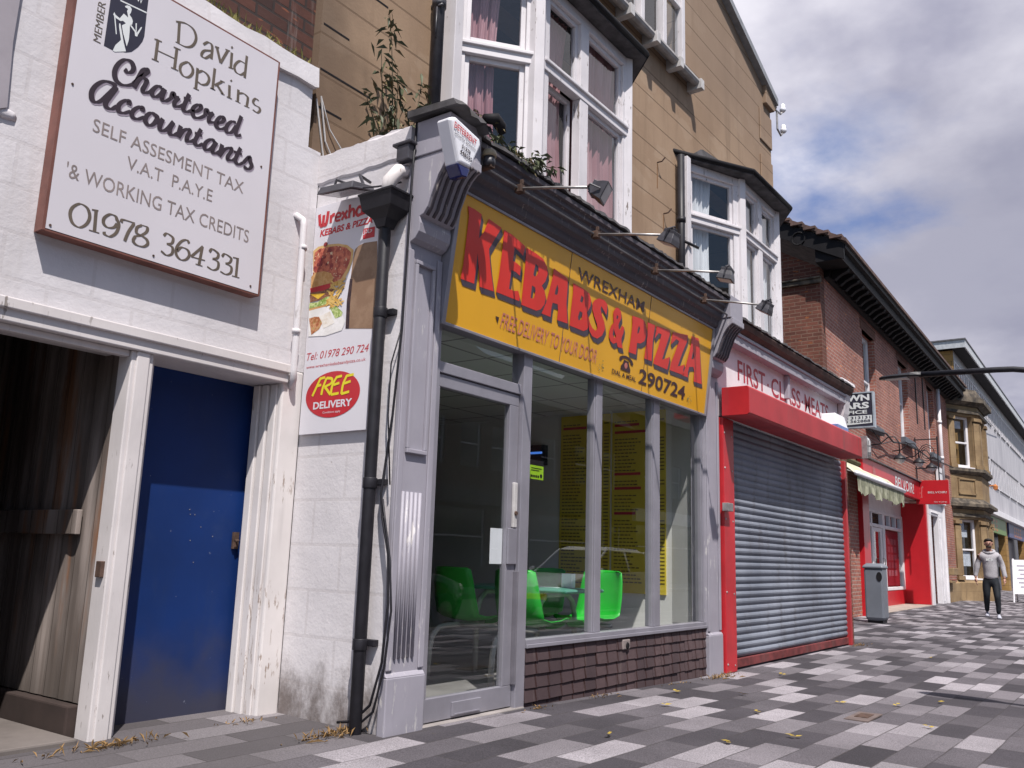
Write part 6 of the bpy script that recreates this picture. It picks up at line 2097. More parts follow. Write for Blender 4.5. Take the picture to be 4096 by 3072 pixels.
for r, (z0, z1) in enumerate(((4.87, 6.08), (7.82, 8.93))):
    for i in range(36):
        x0 = 38.75 + i * 1.24
        w = MB()
        for a, b_, c, d_ in ((x0, x0 + .16, z0, z1), (x0 + .62, x0 + .72, z0, z1), (x0 + .10, x0 + .57, z0, z0 + .06), (x0 + .1, x0 + .57, z1 - .06, z1), (x0 + .66, x0 + 1.2, z0, z0 + .06), (x0 + .66, x0 + 1.2, z1 - .06, z1)):
            obox(w, a, b_, -.06, .006, c, d_)
        wo = build('window', w, 'white_trim', ob_)
        p = MB().quad(op(x0 + .1, -.02, z0), op(x0 + 1.2, -.02, z0), op(x0 + 1.2, -.02, z1), op(x0 + .1, -.02, z1))
        build('pane', p, simple('office_glass', (0.07, 0.075, 0.12), .4, 0, .3, 2, 0, .3) if 'og' not in MT else MT['og'], wo)
        if 'og' not in MT:
            MT['og'] = bpy.data.materials['office_glass']
mb = MB()
obox(mb, 38.3, 95.5, -2, .47, 9.30, 9.36)
build('roof_soffit', mb, 'black_timber', ob_)
mb = MB()
obox(mb, 38.2, 95.6, .471, .52, 9.28, 9.58)
mb.prism([op(38.199, .52, 9.28), op(38.199, -7, 9.28), op(38.199, -7, 9.58), op(38.199, .52, 9.58)], (.05, 0, 0))
build('roof_fascia', mb, simple('off_white_fascia', (0.50, 0.52, 0.54), .5), ob_)
mb = MB()
obox(mb, 38.15, 95.7, -7, .55, 9.582, 9.63)
build('roof', mb, 'lead', ob_)
mb = MB().box(38.45, 38.59, 6.04, 13, 3.0, 9.75)
build('end_wall', mb, 'yellow_brick', ob_)
mb = MB()
obox(mb, 38.8, 95, .0, .35, 3.42, 3.67)
build('shop_canopy', mb, 'white_trim', ob_)
for x in (41.0, 52.2, 62, 72):
    build('brown_pier', obox(MB(), x, x + 1.0, -.3, .05, 0, 3.41), 'yellow_brick', ob_)
mb = MB()
obox(mb, 39.8, 95, -.6, -.5, 0, 3.4)
build('shop_glazing', mb, 'og', ob_)
mb = MB()
obox(mb, 44.3, 44.5, -.5, -.3, 0, 2.7)
obox(mb, 47.0, 47.3, -.5, -.3, 0, 2.7)
obox(mb, 49.4, 49.6, -.5, -.3, 0, 2.7)
build('door_frames', mb, 'black_timber', ob_)
for (x0, x1, lab, c) in ((42.1, 52.1, 'green shop sign with orange lettering far down the street', (0.12, 0.22, 0.045)), (53.4, 61.8, 'dark blue shop sign beyond the green one', (0.05, 0.06, 0.16))):
    mb = MB()
    obox(mb, x0, x1, -.05, .12, 2.70, 3.40)
    t = solo('shop_sign', mb, simple('shop_sign_colour', c, .5), lab, 'sign', op(x0, 0, 2.7))
    q = MB()
    for k in range(4):
        xx = x0 + 2.6 + k * 1.05
        strokes(q, Frame(op(xx, .121, 2.82), (1, .022, 0), (0, 0, 1)), [[(0, 0), (100, 420), (600, 420)], [(80, 200), (500, 220)], [(0, 0), (560, 20)]], .14, .10, 0, .004)
    if 'green' in lab:
        build('orange_lettering', q, simple('orange_lettering', (0.46, 0.13, 0.03), .5), t)
    else:
        build('pale_emblem', MB().lathe(op(x0 + 2.2, .12, 3.05), [(.28, 0), (.26, .02)], 14, (0, -1, 0)), 'crest_white', t)
mb = MB()
obox(mb, 54.0, 55.6, -.48, -.44, 1.35, 2.2)
solo('window_display', mb, simple('orange_display_board', (0.42, 0.17, 0.03), .6), 'orange display board in the shop window behind the white pavement board', 'display', op(54.5, -.46, 1.4))
mb = MB()
obox(mb, 53.6, 56.4, -.48, -.42, 0.75, 1.25)
solo('window_display', mb, simple('yellow_display_strip', (0.50, 0.40, 0.04), .6), 'low yellow display strip in the same far shop window', 'display', op(54.5, -.46, .8))
mb = MB().tube([op(47.2, .0, 4.75), op(47.2, .25, 4.78)], .03, 6).lathe(op(47.2, .28, 4.55), [(.02, 0), (.10, .06), (.12, .20), (.02, .30)], 10)
solo('wall_lamp', mb, simple('orange_lamp_cover', (0.55, 0.20, 0.06), .3), 'small orange lamp on the grey office cladding above the white canopy', 'lamp', op(47.2, .1, 4.5))
mb = MB()
mb.tube([op(39.0, .06, 7.7), op(44, .3, 7.58), op(52, .1, 7.75)], .018, 5)
solo('wire', mb, 'pale_box', 'thin wire strung across the front of the grey office block', 'cable', op(39, 0, 7.7))
# ================================================================== STREET THINGS
# litter bin
bn = thing('litter_bin', 'square grey litter bin with a dark oval mouth standing beside the shutter', 'bin', (17.72, 4.42, gz(17.7, 4.4)))
zb = gz(17.7, 4.4)
MT['bin_grey'] = simple('slate_grey_bin', (0.16, 0.175, 0.205), .45, 0, .15, 3, .03, .5)
mb = MB().loft([ring4(17.52, 17.86, 4.19, 4.48, zb + .04), ring4(17.50, 17.88, 4.17, 4.50, zb + .10), ring4(17.50, 17.88, 4.17, 4.50, zb + .96), ring4(17.52, 17.86, 4.19, 4.48, zb + 1.0)])
build('body', mb, 'bin_grey', bn, bevel=0.03)
build('lid', MB().loft([ring4(17.48, 17.90, 4.15, 4.52, zb + .985), ring4(17.48, 17.90, 4.15, 4.52, zb + 1.03), ring4(17.55, 17.83, 4.21, 4.46, zb + 1.08)]), 'bin_grey', bn, bevel=0.02)
build('base', MB().box(17.54, 17.84, 4.20, 4.47, zb - .02, zb + .045), 'black_iron', bn)
mb = MB().prism([(17.4985, 4.225 + .05 * math.cos(a), zb + .84 + .085 * math.sin(a)) for a in [R(k * 20) for k in range(18)]], (-.006, 0, 0))
build('mouth', mb, 'black_timber', bn)
# pavement board
pb = thing('pavement_board', 'white folding pavement board beyond the walking man', 'signboard', (35.2, 3.7, gz(35, 3.8)))
zb = gz(35, 3.8)
for s, nm in ((-1, 'front_panel'), (1, 'back_panel')):
    mb = MB()
    a, b_ = 35.1 + s * .05, 35.1 + s * .38
    mb.hexa([(b_, 3.2, zb + .28), (b_ + .03, 3.2, zb + .28), (b_ + .03, 4.1, zb + .28), (b_, 4.1, zb + .28), (a, 3.2, zb + 1.42), (a + .03, 3.2, zb + 1.42), (a + .03, 4.1, zb + 1.42), (a, 4.1, zb + 1.42)])
    build(nm, mb, 'white_plastic', pb)
    for y in (3.23, 4.07):
        build('leg', MB().tube([(b_ + .10 * s, y, zb), (a + .015, y, zb + 1.45)], .025, 6), 'white_plastic', pb)
q = MB()
for k in range(6):
    z = zb + 1.22 - k * .14
    x = 35.05 - .33 * (1.42 - (z - zb)) / 1.14 - .006
    q.box(x - .004, x, 3.45 + .03 * (k % 2), 3.95 - .05 * (k % 3), z - .02, z + .02)
build('faint_lettering', q, simple('washed_out_lettering', (0.55, 0.52, 0.62), .6), pb)

# street lamp whose arm reaches into the picture, and its twin nearer by
def street_lamp(label, base, top, tip_y, h, rad=0.042):
    x, y = base
    z0 = gz(x, y)
    t = thing('street_lamp', label, 'street lamp', (x, y, z0), 'street lamps along the kerb side')
    mb = MB().tube([(x, y, z0), (x, y, z0 + .9)], .075, 12).tube([(x, y, z0 + .9), (x, y, z0 + 1.0), (x, y, h - 1.1)], [.075, .05, .045], 12)
    pts = [(x, y, h - 1.15)]
    for k in range(1, 11):
        a = R(90 * k / 10)
        pts.append((x, y + (1 - math.cos(a)) * 1.45, h - 1.15 + math.sin(a) * 1.10))
    pts.append((x, tip_y - .62, h - 0.02))
    mb.tube(pts, [.046] * len(pts), 12)
    build('column', mb, 'black_iron', t, smooth=True)
    hd = MB()
    secs = []
    for s, w, hh in ((-.66, .05, .05), (-.60, .075, .055), (-.50, .13, .05), (-.25, .15, .036), (-.06, .10, .026), (0, .03, .012)):
        yy = tip_y + s
        secs.append([(x - w, yy, h - .03), (x - w * .6, yy, h - .03 + hh), (x + w * .6, yy, h - .03 + hh), (x + w, yy, h - .03), (x + w * .7, yy, h - .055), (x - w * .7, yy, h - .055)])
    hd.loft(secs)
    ho = build('lamp_head', hd, 'black_iron', t, bevel=0.004)
    build('lens', MB().hexa([(x - .10, tip_y - .45, h - .072), (x + .10, tip_y - .45, h - .072), (x + .06, tip_y - .1, h - .066), (x - .06, tip_y - .1, h - .066), (x - .10, tip_y - .45, h - .0555), (x + .10, tip_y - .45, h - .0555), (x + .06, tip_y - .1, h - .0555), (x - .06, tip_y - .1, h - .0555)]), 'pale_box', ho)
    return t


street_lamp('black street lamp, its curved arm and flat head crossing in front of the brick building', (15.35, 0.35), None, 3.55, 4.18)
street_lamp('black street lamp by the kerb, throwing the curved shadow at the right of the paving', (7.05, -1.9), None, -.05, 4.3)

# fallen leaves and weeds
MT['yellow_leaf'] = simple('yellow_leaf', (0.42, 0.30, 0.045), .7, 0, .3, 20, 0)
random.seed(61)
spots = [(5.0, 2.05), (5.5, 1.85), (6.2, 2.35), (7.3, 2.1), (7.6, 1.75), (8.1, 1.55), (6.7, 1.35), (5.9, 2.9), (8.6, 3.0), (11.8, 2.3), (7.0, 2.75), (6.6, 3.15), (4.6, 2.6)]
for i, (x, y) in enumerate(spots):
    mb = MB()
    for k in range(3):
        a = random.uniform(0, 6.28)
        leaf(mb, (x, y, gz(x, y) + .012 + .003 * k), (math.cos(a), math.sin(a), .15), random.uniform(.035, .06), .03, .05)
    t = solo('fallen_leaf', mb, 'yellow_leaf', 'small yellow fallen leaf lying on the grey slabs', 'leaf', (x, y, gz(x, y)), 'yellow leaves scattered on the paving')
MT['straw'] = simple('straw_coloured_weed', (0.34, 0.21, 0.09), .9, 0, .4, 20, 0)
weeds = [((2.50, 4.16), 90, .13, .09, 'dry straw coloured weeds at the foot of the white post'), ((3.30, 4.22), 30, .10, .05, 'a little green and dry weed under the blue door'), ((3.48, 3.66), 120, .13, .09, 'dry orange weeds at the foot of the black drainpipe'), ((5.06, 3.40), 30, .08, .05, 'dry weeds where the shop door frame meets the brown tiles'), ((5.9, 3.41), 26, .10, .05, 'dry weeds in the joint under the middle of the brown tiles'), ((7.95, 3.37), 80, .16, .08, 'dry weeds at the foot of the right grey pilaster'), ((12.58, 3.36), 45, .12, .07, 'dry weeds at the far foot of the shutter frame'), ((7.1, 3.40), 22, .10, .04, 'thin dry weeds below the right end of the brown tiles')]
for (x, y), n, spread, hgt, lab in weeds:
    mb = MB()
    for k in range(n):
        px, py = x + random.gauss(0, spread), y - abs(random.gauss(0, spread * .35))
        leaf(mb, (px, py, gz(px, py) + .001), (random.uniform(-1, 1), random.uniform(-1, .6), random.uniform(.3, 1.3)), random.uniform(.4, 1) * hgt, .008, .3)
    solo('weed', mb, 'straw', lab, 'weeds', (x, y, gz(x, y)))
mb = MB().box(6.55, 6.95, 1.70, 1.86, gz(6.7, 1.8) + .002, gz(6.7, 1.8) + .010)
q = MB().box(6.68, 6.86, 1.735, 1.825, gz(6.7, 1.8) + .010, gz(6.7, 1.8) + .014)
ic = thing('inspection_cover', 'small stop valve cover set in the paving', 'cover', (6.75, 1.78, gz(6.7, 1.8)))
build('surround', mb, simple('brown_cover_frame', (0.15, 0.115, 0.105), .8), ic)
build('lid', q, 'rust', ic)

# ------------------------------------------------------------------ inside the kebab shop
MT['green'] = simple('bright_green_plastic', (0.02, 0.46, 0.04), .4, 0, .1, 4, 0, .5)
MT['tube_white'] = simple('off_white_tube', (0.52, 0.51, 0.48), .4, 0, .15, 6, 0)
MT['table_green'] = simple('sea_green_table', (0.10, 0.33, 0.24), .35, 0, .15, 3, 0)
un = thing('seating_unit', 'four green moulded seats fixed by bent tubes to a sea green table inside the shop', 'table', (6.22, 4.25, .10))


def shell(cx_, cy_, s):
    """moulded seat; s=+1 faces +x"""
    prof = [(0.40, -.045), (0.43, -.015), (.40, .0), (.30, -.018), (.16, -.022), (.06, .0), (.0, .07), (-.035, .18), (-.06, .30), (-.075, .385), (-.082, .40)]
    wid = [.17, .20, .205, .21, .215, .215, .215, .21, .20, .185, .15]
    rows = []
    for (u, z), w in zip(prof, wid):
        row = []
        for k in range(9):
            t = -1 + k / 4
            curl = .040 * abs(t) ** 3
            fwd = .05 * abs(t) ** 2.5 if z > .05 else 0
            row.append((cx_ + s * (u - .2 + fwd), cy_ + t * w, .10 + .43 + z + (curl if z < .06 else 0)))
        rows.append(row)
    return MB().loft(rows, closed=False, caps=False)


for (x, y, s) in ((5.72, 3.93, 1), (5.72, 4.54, 1), (6.46, 3.86, -1), (6.55, 4.48, -1)):
    o = build('seat_shell', shell(x, y, s), 'green', un, smooth=True)
    md = o.modifiers.new('thick', 'SOLIDIFY')
    md.thickness = 0.008
mb = MB()
for y in (3.95, 4.55):
    mb.tube([(5.26, y, .10), (5.27, y, .32), (5.30, y, .42), (5.37, y, .472), (5.47, y, .483), (6.78, y, .483)], .022, 8)
    mb.tube([(5.84, y, .10), (5.84, y, .57), (5.88, y, .68), (5.96, y, .735), (6.26, y, .735), (6.34, y, .68), (6.38, y, .57), (6.38, y, .10)], .022, 8)
mb.tube([(5.62, 3.8, .485), (5.62, 4.7, .485)], .018, 8).tube([(6.55, 3.7, .485), (6.55, 4.62, .485)], .018, 8)
build('tube_frame', mb, 'tube_white', un, smooth=True)
tt = MB().box(5.82, 6.40, 3.68, 4.84, .757, .785)
build('table_top', tt, 'table_green', un, bevel=0.012)

mn_m = Mat('menu_yellow', .45, 0, .3)
mn_m.color(mn_m.mix(mn_m.ramp(mn_m.noise(1.5, 4), .35, .7), (0.66, 0.50, 0.04), (0.76, 0.60, 0.07)))
MT['menu_yellow'] = mn_m.m
random.seed(71)
for (ya, yb, lab) in ((4.54, 3.93, 'tall yellow menu board on the shop side wall, the one nearer the window'), (5.18, 4.57, 'tall yellow menu board on the shop side wall, deeper in the shop')):
    t = thing('menu_board', lab, 'menu', (8.04, (ya + yb) / 2, .7), 'yellow menu boards on the shop wall')
    build('board', MB().box(8.03, 8.048, yb, ya, .70, 2.54), 'menu_yellow', t)
    MF = FW(8.0298, ya)
    q, q2 = MB(), MB()
    z = 2.44
    while z > .78:
        if random.random() < .07:
            rect(q2, MF, .03, random.uniform(.26, .55), z - .014, z + .014, .001, .002)
            z -= .075
        else:
            l = random.uniform(.15, .30)
            a = .03
            while a < .03 + l:
                w = random.uniform(.018, .05)
                rect(q, MF, a, a + w, z - .006, z + .006, .001, .0018)
                a += w + .010
            rect(q, MF, .46, .52, z - .006, z + .006, .001, .0018)
            rect(q, MF, .54, .60, z - .006, z + .006, .001, .0018)
            z -= .036
    build('price_rows', q, simple('menu_print_black', (0.17, 0.12, 0.02), .6) if 'mpb' not in MT else MT['mpb'], t)
    MT['mpb'] = bpy.data.materials['menu_print_black']
    build('red_headings', q2, 'poster_red', t)
# stickers on the glass
st = thing('window_sticker', 'white card strip with small payment logos stuck inside the window by the door', 'sticker', (5.01, 3.50, 1.51))
build('card', MB().box(4.976, 5.045, YG + .014, YG + .017, 1.51, 1.71), 'white_plastic', st)
q = MB()
for k, z in enumerate((1.525, 1.57, 1.625, 1.67)):
    q.box(4.988, 5.033, YG + .0125, YG + .0138, z, z + .022)
build('logos', q, simple('orange_blue_print', (0.10, 0.14, 0.40), .5), st)
st = thing('hygiene_sticker', 'lime green food rating sticker with black heading on the shop window', 'sticker', (5.14, 3.50, 1.58))
build('card', MB().box(5.055, 5.225, YG + .014, YG + .017, 1.565, 1.662), simple('lime_sticker', (0.36, 0.62, 0.02), .4), st)
build('heading', MB().box(5.055, 5.225, YG + .014, YG + .017, 1.663, 1.70), 'black_timber', st)
q = MB()
for k in range(5):
    q.box(5.065 + k * .022, 5.081 + k * .022, YG + .0125, YG + .0138, 1.578, 1.594)
q.box(5.07, 5.20, YG + .0125, YG + .0138, 1.640, 1.645).box(5.07, 5.17, YG + .0125, YG + .0138, 1.625, 1.630)
q.lathe((5.195, YG + .0138, 1.592), [(.015, 0), (.014, .001)], 12, (0, -1, 0))
build('marks', q, 'black_timber', st)
fk = thing('fly_killer', 'small black fly killer with a glowing blue tube high on the shop side wall', 'fly killer', (8.04, 5.55, 2.05))
build('case', MB().box(7.97, 8.048, 5.36, 5.72, 2.02, 2.24), 'black_timber', fk)
em = bpy.data.materials.new('blue_tube_light')
em.use_nodes = True
em.node_tree.nodes['Principled BSDF'].inputs['Emission Color'].default_value = (0.05, 0.25, 1, 1)
em.node_tree.nodes['Principled BSDF'].inputs['Emission Strength'].default_value = 0.5
build('blue_tube', MB().tube([(7.955, 5.38, 2.15), (7.955, 5.70, 2.15)], .012, 8), em, fk)
mb = MB().box(4.63, 4.76, YG + .018, YG + .021, 0.975, 1.205)
solo('door_notice', mb, 'white_plastic', 'plain white notice stuck inside the glass of the shop door', 'notice', (4.69, 3.52, 0.975))
# bottle and box on the table
mb = MB().box(6.28, 6.34, 3.92, 4.02, .786, .90)
solo('condiment_box', mb, 'white_plastic', 'small white condiment box standing on the sea green table', 'box', (6.31, 3.97, .786), bevel=0.004)
# ------------------------------------------------------------------ the walking man
def skinned(name, joints, edges, mat, parent, sub=2, root=0):
    """one continuous surface grown on a skeleton of joints (x,y,z,rx,ry)"""
    org = ORG[parent.name]
    me = bpy.data.meshes.new(name)
    me.from_pydata([Vector(j[:3]) - org for j in joints], edges, [])
    o = bpy.data.objects.new(name, me)
    COL.objects.link(o)
    o.parent = parent
    ORG[o.name] = org
    sk = o.modifiers.new('skin', 'SKIN')
    sk.use_smooth_shade = True
    for i, j in enumerate(joints):
        v = me.skin_vertices[0].data[i]
        v.radius = (j[3], j[4] if len(j) > 4 else j[3])
        v.use_root = i == root
    if sub:
        s = o.modifiers.new('sub', 'SUBSURF')
        s.levels = s.render_levels = sub
    me.materials.append(MT[mat] if isinstance(mat, str) else mat)
    return o


MT['skin'] = simple('skin', (0.40, 0.215, 0.16), .55, 0, .15, 12, 0)
MT['hair'] = simple('dark_hair', (0.020, 0.013, 0.011), .7, 0, .4, 40, .2)
m = Mat('grey_marl_sweatshirt', .9, 0, .15)
m.color(m.mix(m.ramp(m.noise(60, 3), .35, .65), (0.30, 0.29, 0.31), (0.40, 0.385, 0.405)))
MT['marl'] = m.m
MT['track'] = simple('black_track_trousers', (0.012, 0.016, 0.022), .7, 0, .4, 14, .1)
MT['shoe'] = simple('pale_grey_trainers', (0.46, 0.47, 0.54), .6, 0, .15, 12, 0)
pc = Vector((22.75, 3.10, gz(22.7, 3.1)))
pf = Vector((-0.985, -0.17, 0)).normalized()
pl_ = Vector((-pf.y, pf.x, 0))            # his left


def B(f_, l_, z):
    q = pc + pf * f_ + pl_ * l_
    return (q.x, q.y, pc.z + z)


man = thing('person', 'man in a grey hooded sweatshirt and black track trousers walking with bowed head', 'person', pc)
# pl_ points to his left: for a man facing us this is picture right
J = [(*B(0, 0, .97), .08), (*B(-.01, 0, 1.15), .08), (*B(-.01, 0, 1.34), .085), (*B(0.0, 0, 1.45), .060), (*B(.025, 0, 1.52), .052),
     (*B(.055, 0, 1.58), .070), (*B(.065, 0, 1.645), .082), (*B(.055, 0, 1.70), .062)]
E_ = [(0, 1), (1, 2), (2, 3), (3, 4), (4, 5), (5, 6), (6, 7)]


def limb(parent, pts):
    i0 = parent
    for p in pts:
        J.append(p)
        E_.append((i0, len(J) - 1))
        i0 = len(J) - 1


limb(2, [(*B(0, .17, 1.41), .055), (*B(-.03, .25, 1.16), .045), (*B(.06, .27, .93), .034), (*B(.08, .265, .86), .026)])
limb(2, [(*B(0, -.17, 1.41), .055), (*B(.00, -.26, 1.16), .045), (*B(.02, -.30, .93), .034), (*B(.03, -.30, .86), .026)])
limb(0, [(*B(0, .09, .90), .045), (*B(.10, .10, .50), .036), (*B(.09, .105, .10), .030)])
limb(0, [(*B(0, -.09, .90), .045), (*B(.02, -.105, .50), .036), (*B(-.20, -.115, .14), .030)])
skinned('body', J, E_, 'skin', man)
# nose, ears, eyes
fc = MB()
for s in (-1, 1):
    fc.lathe(B(.135, .030 * s, 1.655), [(.011, -.004), (.013, .002), (.006, .008)], 8, pf)
eyes = build('eyes', fc, 'hair', man, smooth=True)
fm = MB().loft([[B(.135, -.014, 1.612), B(.135, .014, 1.612), B(.165, 0, 1.615)], [B(.138, -.006, 1.66), B(.138, .006, 1.66), B(.145, 0, 1.66)]])
for s in (-1, 1):
    fm.lathe(B(.055, .080 * s, 1.645), [(.02, -.012), (.028, 0), (.02, .012)], 8, pl_)
build('nose_and_ears', fm, 'skin', man, smooth=True)
hr = MB()
rings = []
for k, (z, r, fo) in enumerate(((1.60, .078, -.015), (1.64, .090, -.008), (1.68, .094, .018), (1.715, .086, .045), (1.745, .060, .05), (1.755, .015, .05))):
    rings.append([B(fo + r * 1.02 * math.cos(a) - .005, r * math.sin(a), z + .03 * max(0, math.cos(a)) * (k < 3)) for a in [R(j * 24) for j in range(15)]])
hr.loft(rings)
build('hair', hr, 'hair', man, smooth=True)
mo = MB().loft([[B(.128, -.03, 1.585), B(.140, 0, 1.583), B(.128, .03, 1.585)], [B(.128, -.03, 1.592), B(.140, 0, 1.593), B(.128, .03, 1.592)]])
build('beard', mo.lathe(B(.095, 0, 1.548), [(.052, 0), (.058, .02), (.05, .035)], 10), 'hair', man, smooth=True)
# hands: palm, four fingers and thumb each
for s, (hf, hl) in ((1, (.085, .265)), (-1, (.035, -.30))):
    j = [(*B(hf, hl, .875), .026, .020), (*B(hf + .008, hl, .83), .034, .017), (*B(hf + .012, hl, .795), .034, .015)]
    e = [(0, 1), (1, 2)]
    for k, (dy, ln) in enumerate(((-.030, .062), (-.010, .070), (.010, .066), (.030, .052))):
        n0 = len(j)
        j += [(*B(hf + .014 + dy, hl, .775), .009), (*B(hf + .02 + dy, hl - .012 * s, .775 - ln * .55), .0085), (*B(hf + .016 + dy, hl - .028 * s, .775 - ln), .007)]
        e += [(2, n0), (n0, n0 + 1), (n0 + 1, n0 + 2)]
    n0 = len(j)
    j += [(*B(hf + .045, hl - .01 * s, .82), .011), (*B(hf + .06, hl - .02 * s, .785), .009)]
    e += [(1, n0), (n0, n0 + 1)]
    skinned('hand', j, e, 'skin', man, 1)
# sweatshirt
J = [(*B(0, 0, .82), .150), (*B(0, 0, .93), .158), (*B(-.005, 0, 1.10), .160), (*B(-.01, 0, 1.28), .165), (*B(-.01, 0, 1.40), .125), (*B(.0, 0, 1.475), .078)]
E_ = [(0, 1), (1, 2), (2, 3), (3, 4), (4, 5)]
limb(4, [(*B(0, .170, 1.375), .078), (*B(-.03, .245, 1.17), .064), (*B(.03, .275, 1.0), .052), (*B(.06, .280, .885), .046)])
limb(4, [(*B(0, -.170, 1.375), .078), (*B(-.01, -.250, 1.17), .064), (*B(.01, -.285, 1.0), .052), (*B(.02, -.305, .885), .046)])
sw_ = skinned('sweatshirt', J, E_, 'marl', man)
tx = bpy.data.textures.new('cloth_folds', 'CLOUDS')
tx.noise_scale = 0.16
dm_ = sw_.modifiers.new('folds', 'DISPLACE')
dm_.texture = tx
dm_.strength = 0.035
dm_.texture_coords = 'LOCAL'
hd_ = MB()
ringsT = []
for k in range(25):
    a = R(k * 15)
    ringsT.append(B(-.015 + .098 * math.cos(a), .105 * math.sin(a), 1.465 + .035 * -math.cos(a)))
hd_.tube(ringsT, .034, 8, False)
build('hood', hd_, 'marl', man, smooth=True)
LF = Frame(B(.128, -.075, 1.255), pl_, (0, 0, 1))
build('chest_print', text(MB(), LF, 'NY', 0, .13, 0, .055, .012, .02) if False else strokes(MB(), LF, [[(10, 0), (10, 50), (40, 0), (40, 50)], [(60, 0), (60, 50), (90, 50)], [(105, 0), (120, 50), (135, 0)]], .012, .010, 0, .014), 'crest_white', man)
# trousers
J = [(*B(0, 0, 1.0), .13), (*B(0, 0, .90), .14), (*B(0, 0, .82), .135)]
E_ = [(0, 1), (1, 2)]
limb(2, [(*B(.01, .095, .76), .098), (*B(.10, .10, .50), .075), (*B(.10, .105, .30), .062), (*B(.085, .105, .09), .046)])
limb(2, [(*B(.01, -.095, .76), .098), (*B(.03, -.105, .50), .075), (*B(-.07, -.11, .30), .062), (*B(-.19, -.115, .13), .046)])
tr_ = skinned('trousers', J, E_, 'track', man)
dm_ = tr_.modifiers.new('folds', 'DISPLACE')
dm_.texture = tx
dm_.strength = 0.02
dm_.texture_coords = 'LOCAL'
for (ff, ll, zz, tilt) in ((.085, .105, .0, 0.0), (-.19, -.115, .03, .05)):
    rings = []
    for (u, w, h0, h1) in ((-.085, .03, .015, .07), (-.07, .042, 0, .105), (.0, .044, 0, .10), (.08, .05, 0, .065), (.15, .048, 0, .05), (.185, .03, .01, .035)):
        t = zz + tilt * (.1 - u) * .6
        rings.append([B(ff + u, ll - w, t + h0), B(ff + u, ll + w, t + h0), B(ff + u, ll + w * .9, t + (h0 + h1) / 2), B(ff + u, ll + w * .45, t + h1), B(ff + u, ll - w * .45, t + h1), B(ff + u, ll - w * .9, t + (h0 + h1) / 2)])
    build('shoe', MB().loft(rings), 'shoe', man, bevel=0.008, smooth=True)

# ================================================================== ACROSS THE ROAD (seen only in the shop glass)
MT['pane_dark'] = simple('dark_window_glass', (0.02, 0.022, 0.03), .1, 0, .3, 2, 0, .8)
random.seed(91)
hx = -12.0
i = 0
fronts = ['terrace_brick', 'grey_render', 'terrace_brick', 'tan', 'terrace_brick', 'gable_brick', 'terrace_brick', 'terrace_brick']
kinds = ['dark brick', 'grey rendered', 'plain brown brick', 'tan rendered', 'narrow brown brick', 'sooty red brick', 'wide brown brick', 'last brown brick']
while hx < 58 and i < 8:
    wd = (8.5, 7.5, 9.5, 8.0, 7.0, 9.0, 10.0, 9.0)[i]
    ht = (7.4, 8.2, 7.0, 8.6, 7.6, 7.2, 8.0, 7.4)[i]
    t = thing('terraced_shop', '%s shop house across the road with a %s fascia' % (kinds[i], ('black', 'dark grey', 'lilac', 'red', 'charcoal', 'nearly black', 'white', 'mid grey')[i]), 'building', (hx + wd / 2, -13.2, -.11))
    ws = [(hx + wd * a, hx + wd * a + 1.2, 4.2, 5.9) for a in (.15, .45, .72)] + [(hx + .7, hx + wd - 2.2, .6, 2.7), (hx + wd - 1.8, hx + wd - .8, 0, 2.5)]
    mb = MB()
    mb.holes(ws, (hx + .01, hx + wd - .01, -.2, ht), lambda a0, a1, b0, b1: mb.box(a0, a1, -13.5, -13.2, b0, b1))
    mb.box(hx + .01, hx + wd - .01, -20, -13.52, -.2, ht)
    build('wall', mb, fronts[i], t)
    mb = MB().prism([(hx - .02, -12.9, ht), (hx - .02, -16.4, ht + 2.6), (hx - .02, -20, ht)], (wd + .04, 0, 0))
    build('roof', mb, 'slate', t)
    for (a, b_, c, d_) in ws:
        w = MB().box(a, a + .07, -13.34, -13.28, c, d_).box(b_ - .07, b_, -13.34, -13.28, c, d_).box(a + .07, b_ - .07, -13.34, -13.28, (c + d_) / 2, (c + d_) / 2 + .06)
        wo = build('window', w, 'white_trim', t)
        build('pane', MB().quad((a, -13.32, c), (b_, -13.32, c), (b_, -13.32, d_), (a, -13.32, d_)), 'pane_dark', wo)
    mb = MB().box(hx + .3, hx + wd - .3, -13.2, -13.0, 2.85, 3.45)
    build('shop_fascia', mb, ['black_timber', 'cornice_grey', 'lilac', 'shop_red', 'grey_black', 'room_dark', 'white_trim', 'cornice_grey'][i], t)
    hx += wd
    i += 1


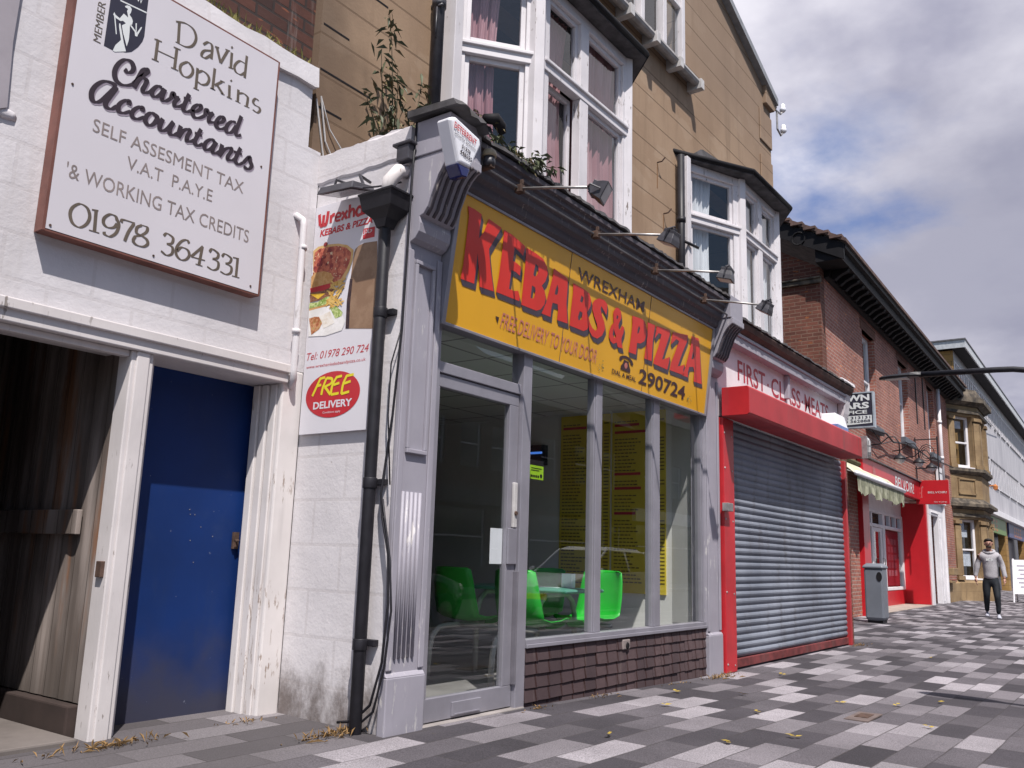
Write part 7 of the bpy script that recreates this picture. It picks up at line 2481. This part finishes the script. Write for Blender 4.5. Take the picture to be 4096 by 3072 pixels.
def car(label, x0, yc, paint_mat, d):
    """parked car, length along x, d=+1 nose to +x"""
    z0 = -.235
    t = thing('parked_car', label, 'car', (x0, yc, z0), 'cars parked along the kerb')
    tr = lambda u, v, z: Vector((x0 + d * u, yc + v, z0 + z))
    secs = []
    for (u, w, zlo, zhi) in ((-2.12, .60, .38, .80), (-2.05, .78, .26, .95), (-1.5, .86, .20, 1.0), (-.5, .88, .20, .98), (.6, .88, .20, .96), (1.3, .86, .20, .92), (1.85, .80, .24, .80), (2.10, .62, .36, .66)):
        secs.append([tr(u, -w * .92, zlo), tr(u, w * .92, zlo), tr(u, w, zlo + .18), tr(u, w * .985, (zlo + zhi) / 2 + .08), tr(u, w * .90, zhi), tr(u, -w * .90, zhi), tr(u, -w * .985, (zlo + zhi) / 2 + .08), tr(u, -w, zlo + .18)])
    b_ = build('body', MB().loft(secs), paint_mat, t, smooth=True, bevel=.03)
    cab = []
    for (u, w, z) in ((0, .78, .95), (.0, .62, 1.46)):
        pass
    lo = [(-1.95, .74), (-1.5, .79), (0.2, .79), (1.15, .72)]
    g = MB().loft([[tr(-1.95, -.72, .96), tr(1.15, -.70, .93), tr(1.15, .70, .93), tr(-1.95, .72, .96)], [tr(-1.45, -.60, 1.44), tr(.25, -.60, 1.46), tr(.25, .60, 1.46), tr(-1.45, .60, 1.44)]])
    build('windows', g, 'pane_dark', t, bevel=.04)
    rf_ = MB().loft([[tr(-1.50, -.615, 1.42), tr(.30, -.615, 1.44), tr(.30, .615, 1.44), tr(-1.50, .615, 1.42)], [tr(-1.3, -.52, 1.50), tr(.10, -.52, 1.52), tr(.10, .52, 1.52), tr(-1.3, .52, 1.50)]])
    for s in (-1, 1):
        rf_.tube([tr(1.15, .715 * s, .94), tr(.27, .61 * s, 1.45)], .03, 6).tube([tr(-1.95, .73 * s, .97), tr(-1.47, .61 * s, 1.44)], .04, 6).tube([tr(-.45, .785 * s, .97), tr(-.5, .615 * s, 1.45)], .03, 6)
    build('roof', rf_, paint_mat, t, bevel=.02)
    for u in (-1.32, 1.32):
        for s in (-1, 1):
            c = tr(u, .80 * s, .31)
            wv = build('wheel', MB().lathe(c, [(.20, -.09), (.31, -.085), (.315, 0), (.31, .085), (.20, .09)], 20, (0, 1, 0)), 'black_iron', t, smooth=True)
            build('rim', MB().lathe(c, [(.19, -.096), (.20, 0), (.19, .096)], 16, (0, 1, 0)), 'steel', wv)
    for s in (-1, 1):
        build('headlight', MB().lathe(tr(2.0, .58 * s, .66), [(.10, 0), (.11, .04), (.05, .08)], 10, (d, 0, 0)), 'pale_box', t)
        build('mirror', MB().lathe(tr(.95, .90 * s, 1.0), [(.03, -.06), (.07, 0), (.06, .05)], 8, (d, 0, 0)), paint_mat, t)
    build('badge', MB().lathe(tr(2.08, 0, .62), [(.06, 0), (.05, .03)], 10, (d, 0, 0)), 'steel', t)
    build('number_plate', MB().hexa([tr(2.09, -.26, .40), tr(2.13, -.26, .40), tr(2.13, .26, .40), tr(2.09, .26, .40), tr(2.09, -.26, .51), tr(2.13, -.26, .51), tr(2.13, .26, .51), tr(2.09, .26, .51)]), 'poster_yellow', t)
    return t


car('black saloon car at the kerb, reflected in the shop door glass', 10.2, -3.5, simple('black_car_paint', (0.012, 0.012, 0.015), .15, 0, .1, 2, 0, .8), 1)
car('silver white car at the kerb, reflected in the middle shop window', 17.6, -3.5, simple('silver_white_car_paint', (0.62, 0.63, 0.66), .2, .1, .06, 2, 0, .8), -1)
